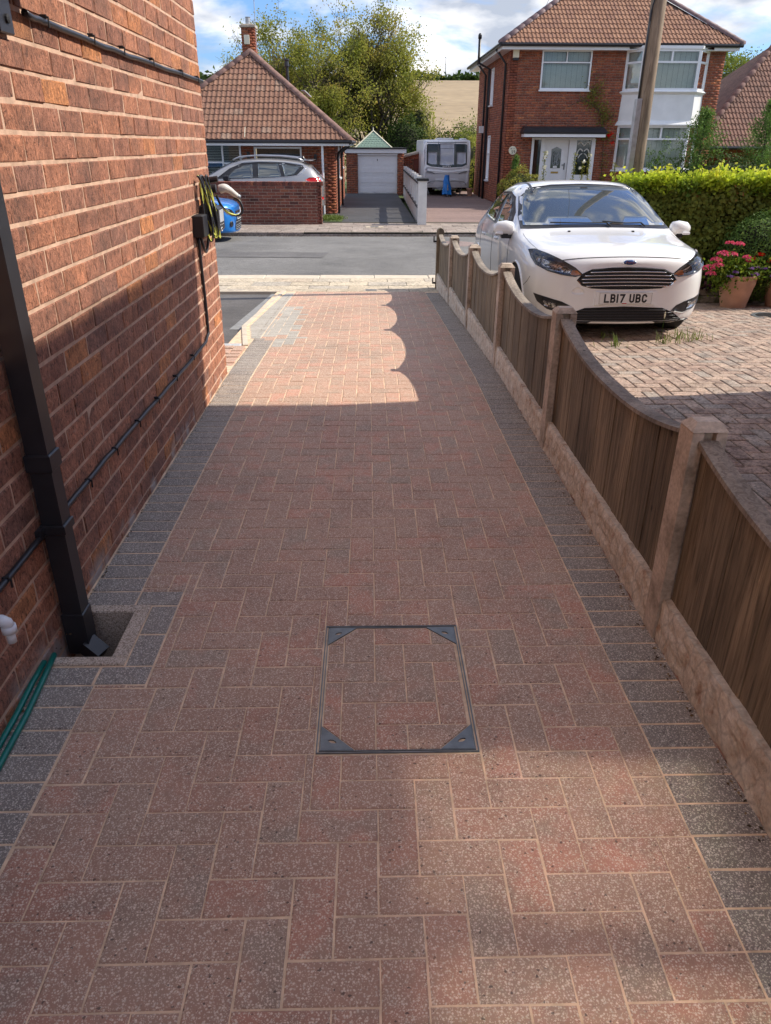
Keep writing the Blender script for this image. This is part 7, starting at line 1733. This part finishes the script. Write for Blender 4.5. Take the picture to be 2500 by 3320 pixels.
tree('tree', 'rounded green tree between house fifty nine and the far bungalow roof', 'tree', 17.9, 41.5, -.6, 7.2, 2, 'leaf_tree2', 16000, .13, .5, cl=.22, bright=.4, depth=5)
# hill hedge far away on the skyline
g = np.random.default_rng(77); n = 9000; xq = g.uniform(-90, 150, n)
C = np.stack([xq, 258 + g.normal(0, 1.5, n), 18.2 + .004 * xq + np.abs(g.normal(0, 1.0, n)) + 1.3 * np.abs(lump(np.stack([xq, xq * 0, xq * 0], 1), .11))], 1)
o = leafob('hilltop_hedgerow', C, 1.7, 'leaf_dark', None, tint=g.random(n) * .8); meta(o, 'long dark hedgerow along the skyline above the dry field', 'hedgerow', kind='stuff')
t = thing('mast', 'thin far off mast on the skyline above the field', 'mast', (37, 262, 19)); f = MB(); f.tube([(24.2, 262, 18), (24.2, 262, 25.4)], .12, 6); f.box((23.8, 261.9, 25.3), (24.25, 262.1, 25.5)); f.o('column', 'galv', t)

def conifer(label, x, y, z, H, r, mat, n, seed, cat='conifer'):
    t = thing('conifer', label, cat, (x, y, z), None); g = np.random.default_rng(seed)
    f = MB(); f.tube([(x, y, z), (x, y, z + H * .95)], .05, 6, rs=[.06, .015]); f.o('trunk', 'bark', t)
    C = []; k = int(n / 60)
    for i in range(k):
        hh = g.random() ** 1.2; a = g.uniform(0, 6.28); L_ = r * (1 - hh) ** .75 * g.uniform(.7, 1.15); s = np.linspace(.15, 1, 60); up = .22 + .5 * hh
        P = np.stack([x + math.cos(a) * L_ * s, y + math.sin(a) * L_ * s, z + hh * H * .93 + up * L_ * s ** 1.4 + .02], 1) + g.normal(0, .035 + .02 * r, (60, 3)); C.append(P)
    C = np.concatenate(C); leafob('foliage', C, .075, mat, t, asp=.35, tint=.3 + .5 * (C[:, 2] - z) / H * .6 + lump(C, 1.2, seed) * .4); return t
conifer('pointed green conifer beside the white bay, left one of the pair', 9.9, 24.2, -.4, 3.1, 1.35, 'leaf_conifer', 10500, 3)
conifer('pointed green conifer at the right edge, right one of the pair', 11.9, 24.4, -.4, 3.3, 1.4, 'leaf_conifer', 10500, 4)
mound('dark_shrub', 'dark bushy growth below the two conifers', 'shrub', (10.7, 23.8, .35), (2.2, .8, .95), 9000, .08, 'leaf_dark', seed=21, lobes=.3)
mound('rose_bush', 'leggy rose bush growing up in front of the lower bay window', 'shrub', (9.35, 25.8, .4), (.45, .4, 1.0), 2600, .07, 'leaf_box', seed=22, lobes=.5, core=False)
mound('golden_shrub', 'rounded golden green conifer shrub left of the white front door', 'shrub', (5.2, 27.4, .05), (.72, .6, .80), 9000, .05, 'leaf_goldcon', seed=23, lobes=.2)
conifer('small blue green conifer tip rising behind the golden shrub', 5.1, 27.9, -.4, 1.75, .35, 'leaf_conifer', 2600, 9, 'shrub')
def hollyhock(label, x, y, z, H, blooms):
    t = thing('hollyhock', label, 'flowers', (x, y, z), None); f = MB(); f.tube([(x, y, z), (x + .05, y, z + H * .5), (x + .03, y, z + H)], .012, 5); f.o('stem', 'leaf_bright', t)
    g = np.random.default_rng(int(x * 100)); n = 260; s = g.random(n); C = np.stack([x + .04 + g.normal(0, .035, n), y + g.normal(0, .035, n), z + s * H], 1); leafob('leaves', C, .05, 'leaf_goldcon', t, tint=.4 + .3 * s)
    if blooms:
        C = np.concatenate([np.array([x + bx_, y - .05, z + bz_ * H]) + g.normal(0, .022, (26, 3)) for bx_, bz_ in blooms]); leafob('blooms', C, .055, 'white_petal', t, asp=.95)
hollyhock('white hollyhock spike just left of the front door', 5.98, 27.6, -.4, 1.80, [(.08, .97), (.02, .9), (.06, .72)])
hollyhock('hollyhock spike in front of the etched side light, with the highest white bloom', 7.45, 27.4, -.4, 1.72, [(.06, .97)]); hollyhock('hollyhock with two white blooms, nearest to the door handle', 7.22, 27.3, -.4, 1.5, [(-.06, .85), (.05, .98)])
hollyhock('bare hollyhock spike, leftmost of those before the side light', 6.98, 27.5, -.4, 1.75, []); hollyhock('bare hollyhock spike against the brick between door and bay', 8.35, 27.4, -.4, 1.45, [])
cl = thing('climbing_rose', 'straggly climbing rose on the brick between the upper window and the bay', 'climber', (8.0, 28.95, 2)); f = MB()
for pts in ([(8.45, 28.96, -.4), (8.4, 28.95, .8), (8.35, 28.95, 1.6), (8.3, 28.95, 2.1), (8.1, 28.95, 2.6), (7.8, 28.94, 3.0), (7.75, 28.94, 3.3)], [(8.1, 28.95, 2.6), (7.5, 28.92, 2.95), (6.95, 28.92, 2.75)], [(8.0, 28.95, 2.7), (7.4, 28.9, 3.05), (7.3, 28.9, 3.1)], [(8.2, 28.95, 2.3), (8.45, 28.9, 2.4), (8.6, 28.9, 2.6)], [(8.3, 28.95, 1.7), (8.2, 28.9, 1.85)]): f.tube(crv(pts, 5), .011, 5)
f.o('stems', 'twig', cl, kind='stuff'); g = np.random.default_rng(8); C = []
for (x, z, sx, sz, n) in ((7.85, 3.2, .16, .22, 300), (8.3, 2.45, .16, .16, 320), (8.05, 2.8, .2, .12, 160), (8.35, 1.9, .16, .1, 160), (8.45, .6, .08, .5, 160), (7.6, 2.98, .15, .08, 70)): C.append(np.stack([x + g.normal(0, sx, n), 28.9 + g.normal(0, .03, n), z + g.normal(0, sz, n)], 1))
leafob('leaves', np.concatenate(C), .06, 'leaf_tree', cl, tint=g.random(sum(len(c) for c in C)) * .7)
C = np.concatenate([np.array([x, 28.84, z]) + g.normal(0, .03, (24, 3)) for x, z in ((8.55, 1.93), (8.46, 1.88), (8.62, 1.66))]); leafob('red_roses', C, .06, 'red', cl)
# overhead phone wires to the houses
for i, (lab, a, b, sag) in enumerate((('thin overhead wire rising from the left hip of house fifty nine to the top edge', (6.1, 29.9, 5.8), (3.69, 11.1, 7.6), .3),)):
    w = thing('overhead_wire', lab, 'wire', a); a, b = Vector(a), Vector(b); P = [a.lerp(b, t) - Vector((0, 0, sag * 4 * t * (1 - t))) for t in np.linspace(0, 1, 16)]; f = MB(); f.tube(P, .008, 5); f.o('wire', 'black_plastic', w)
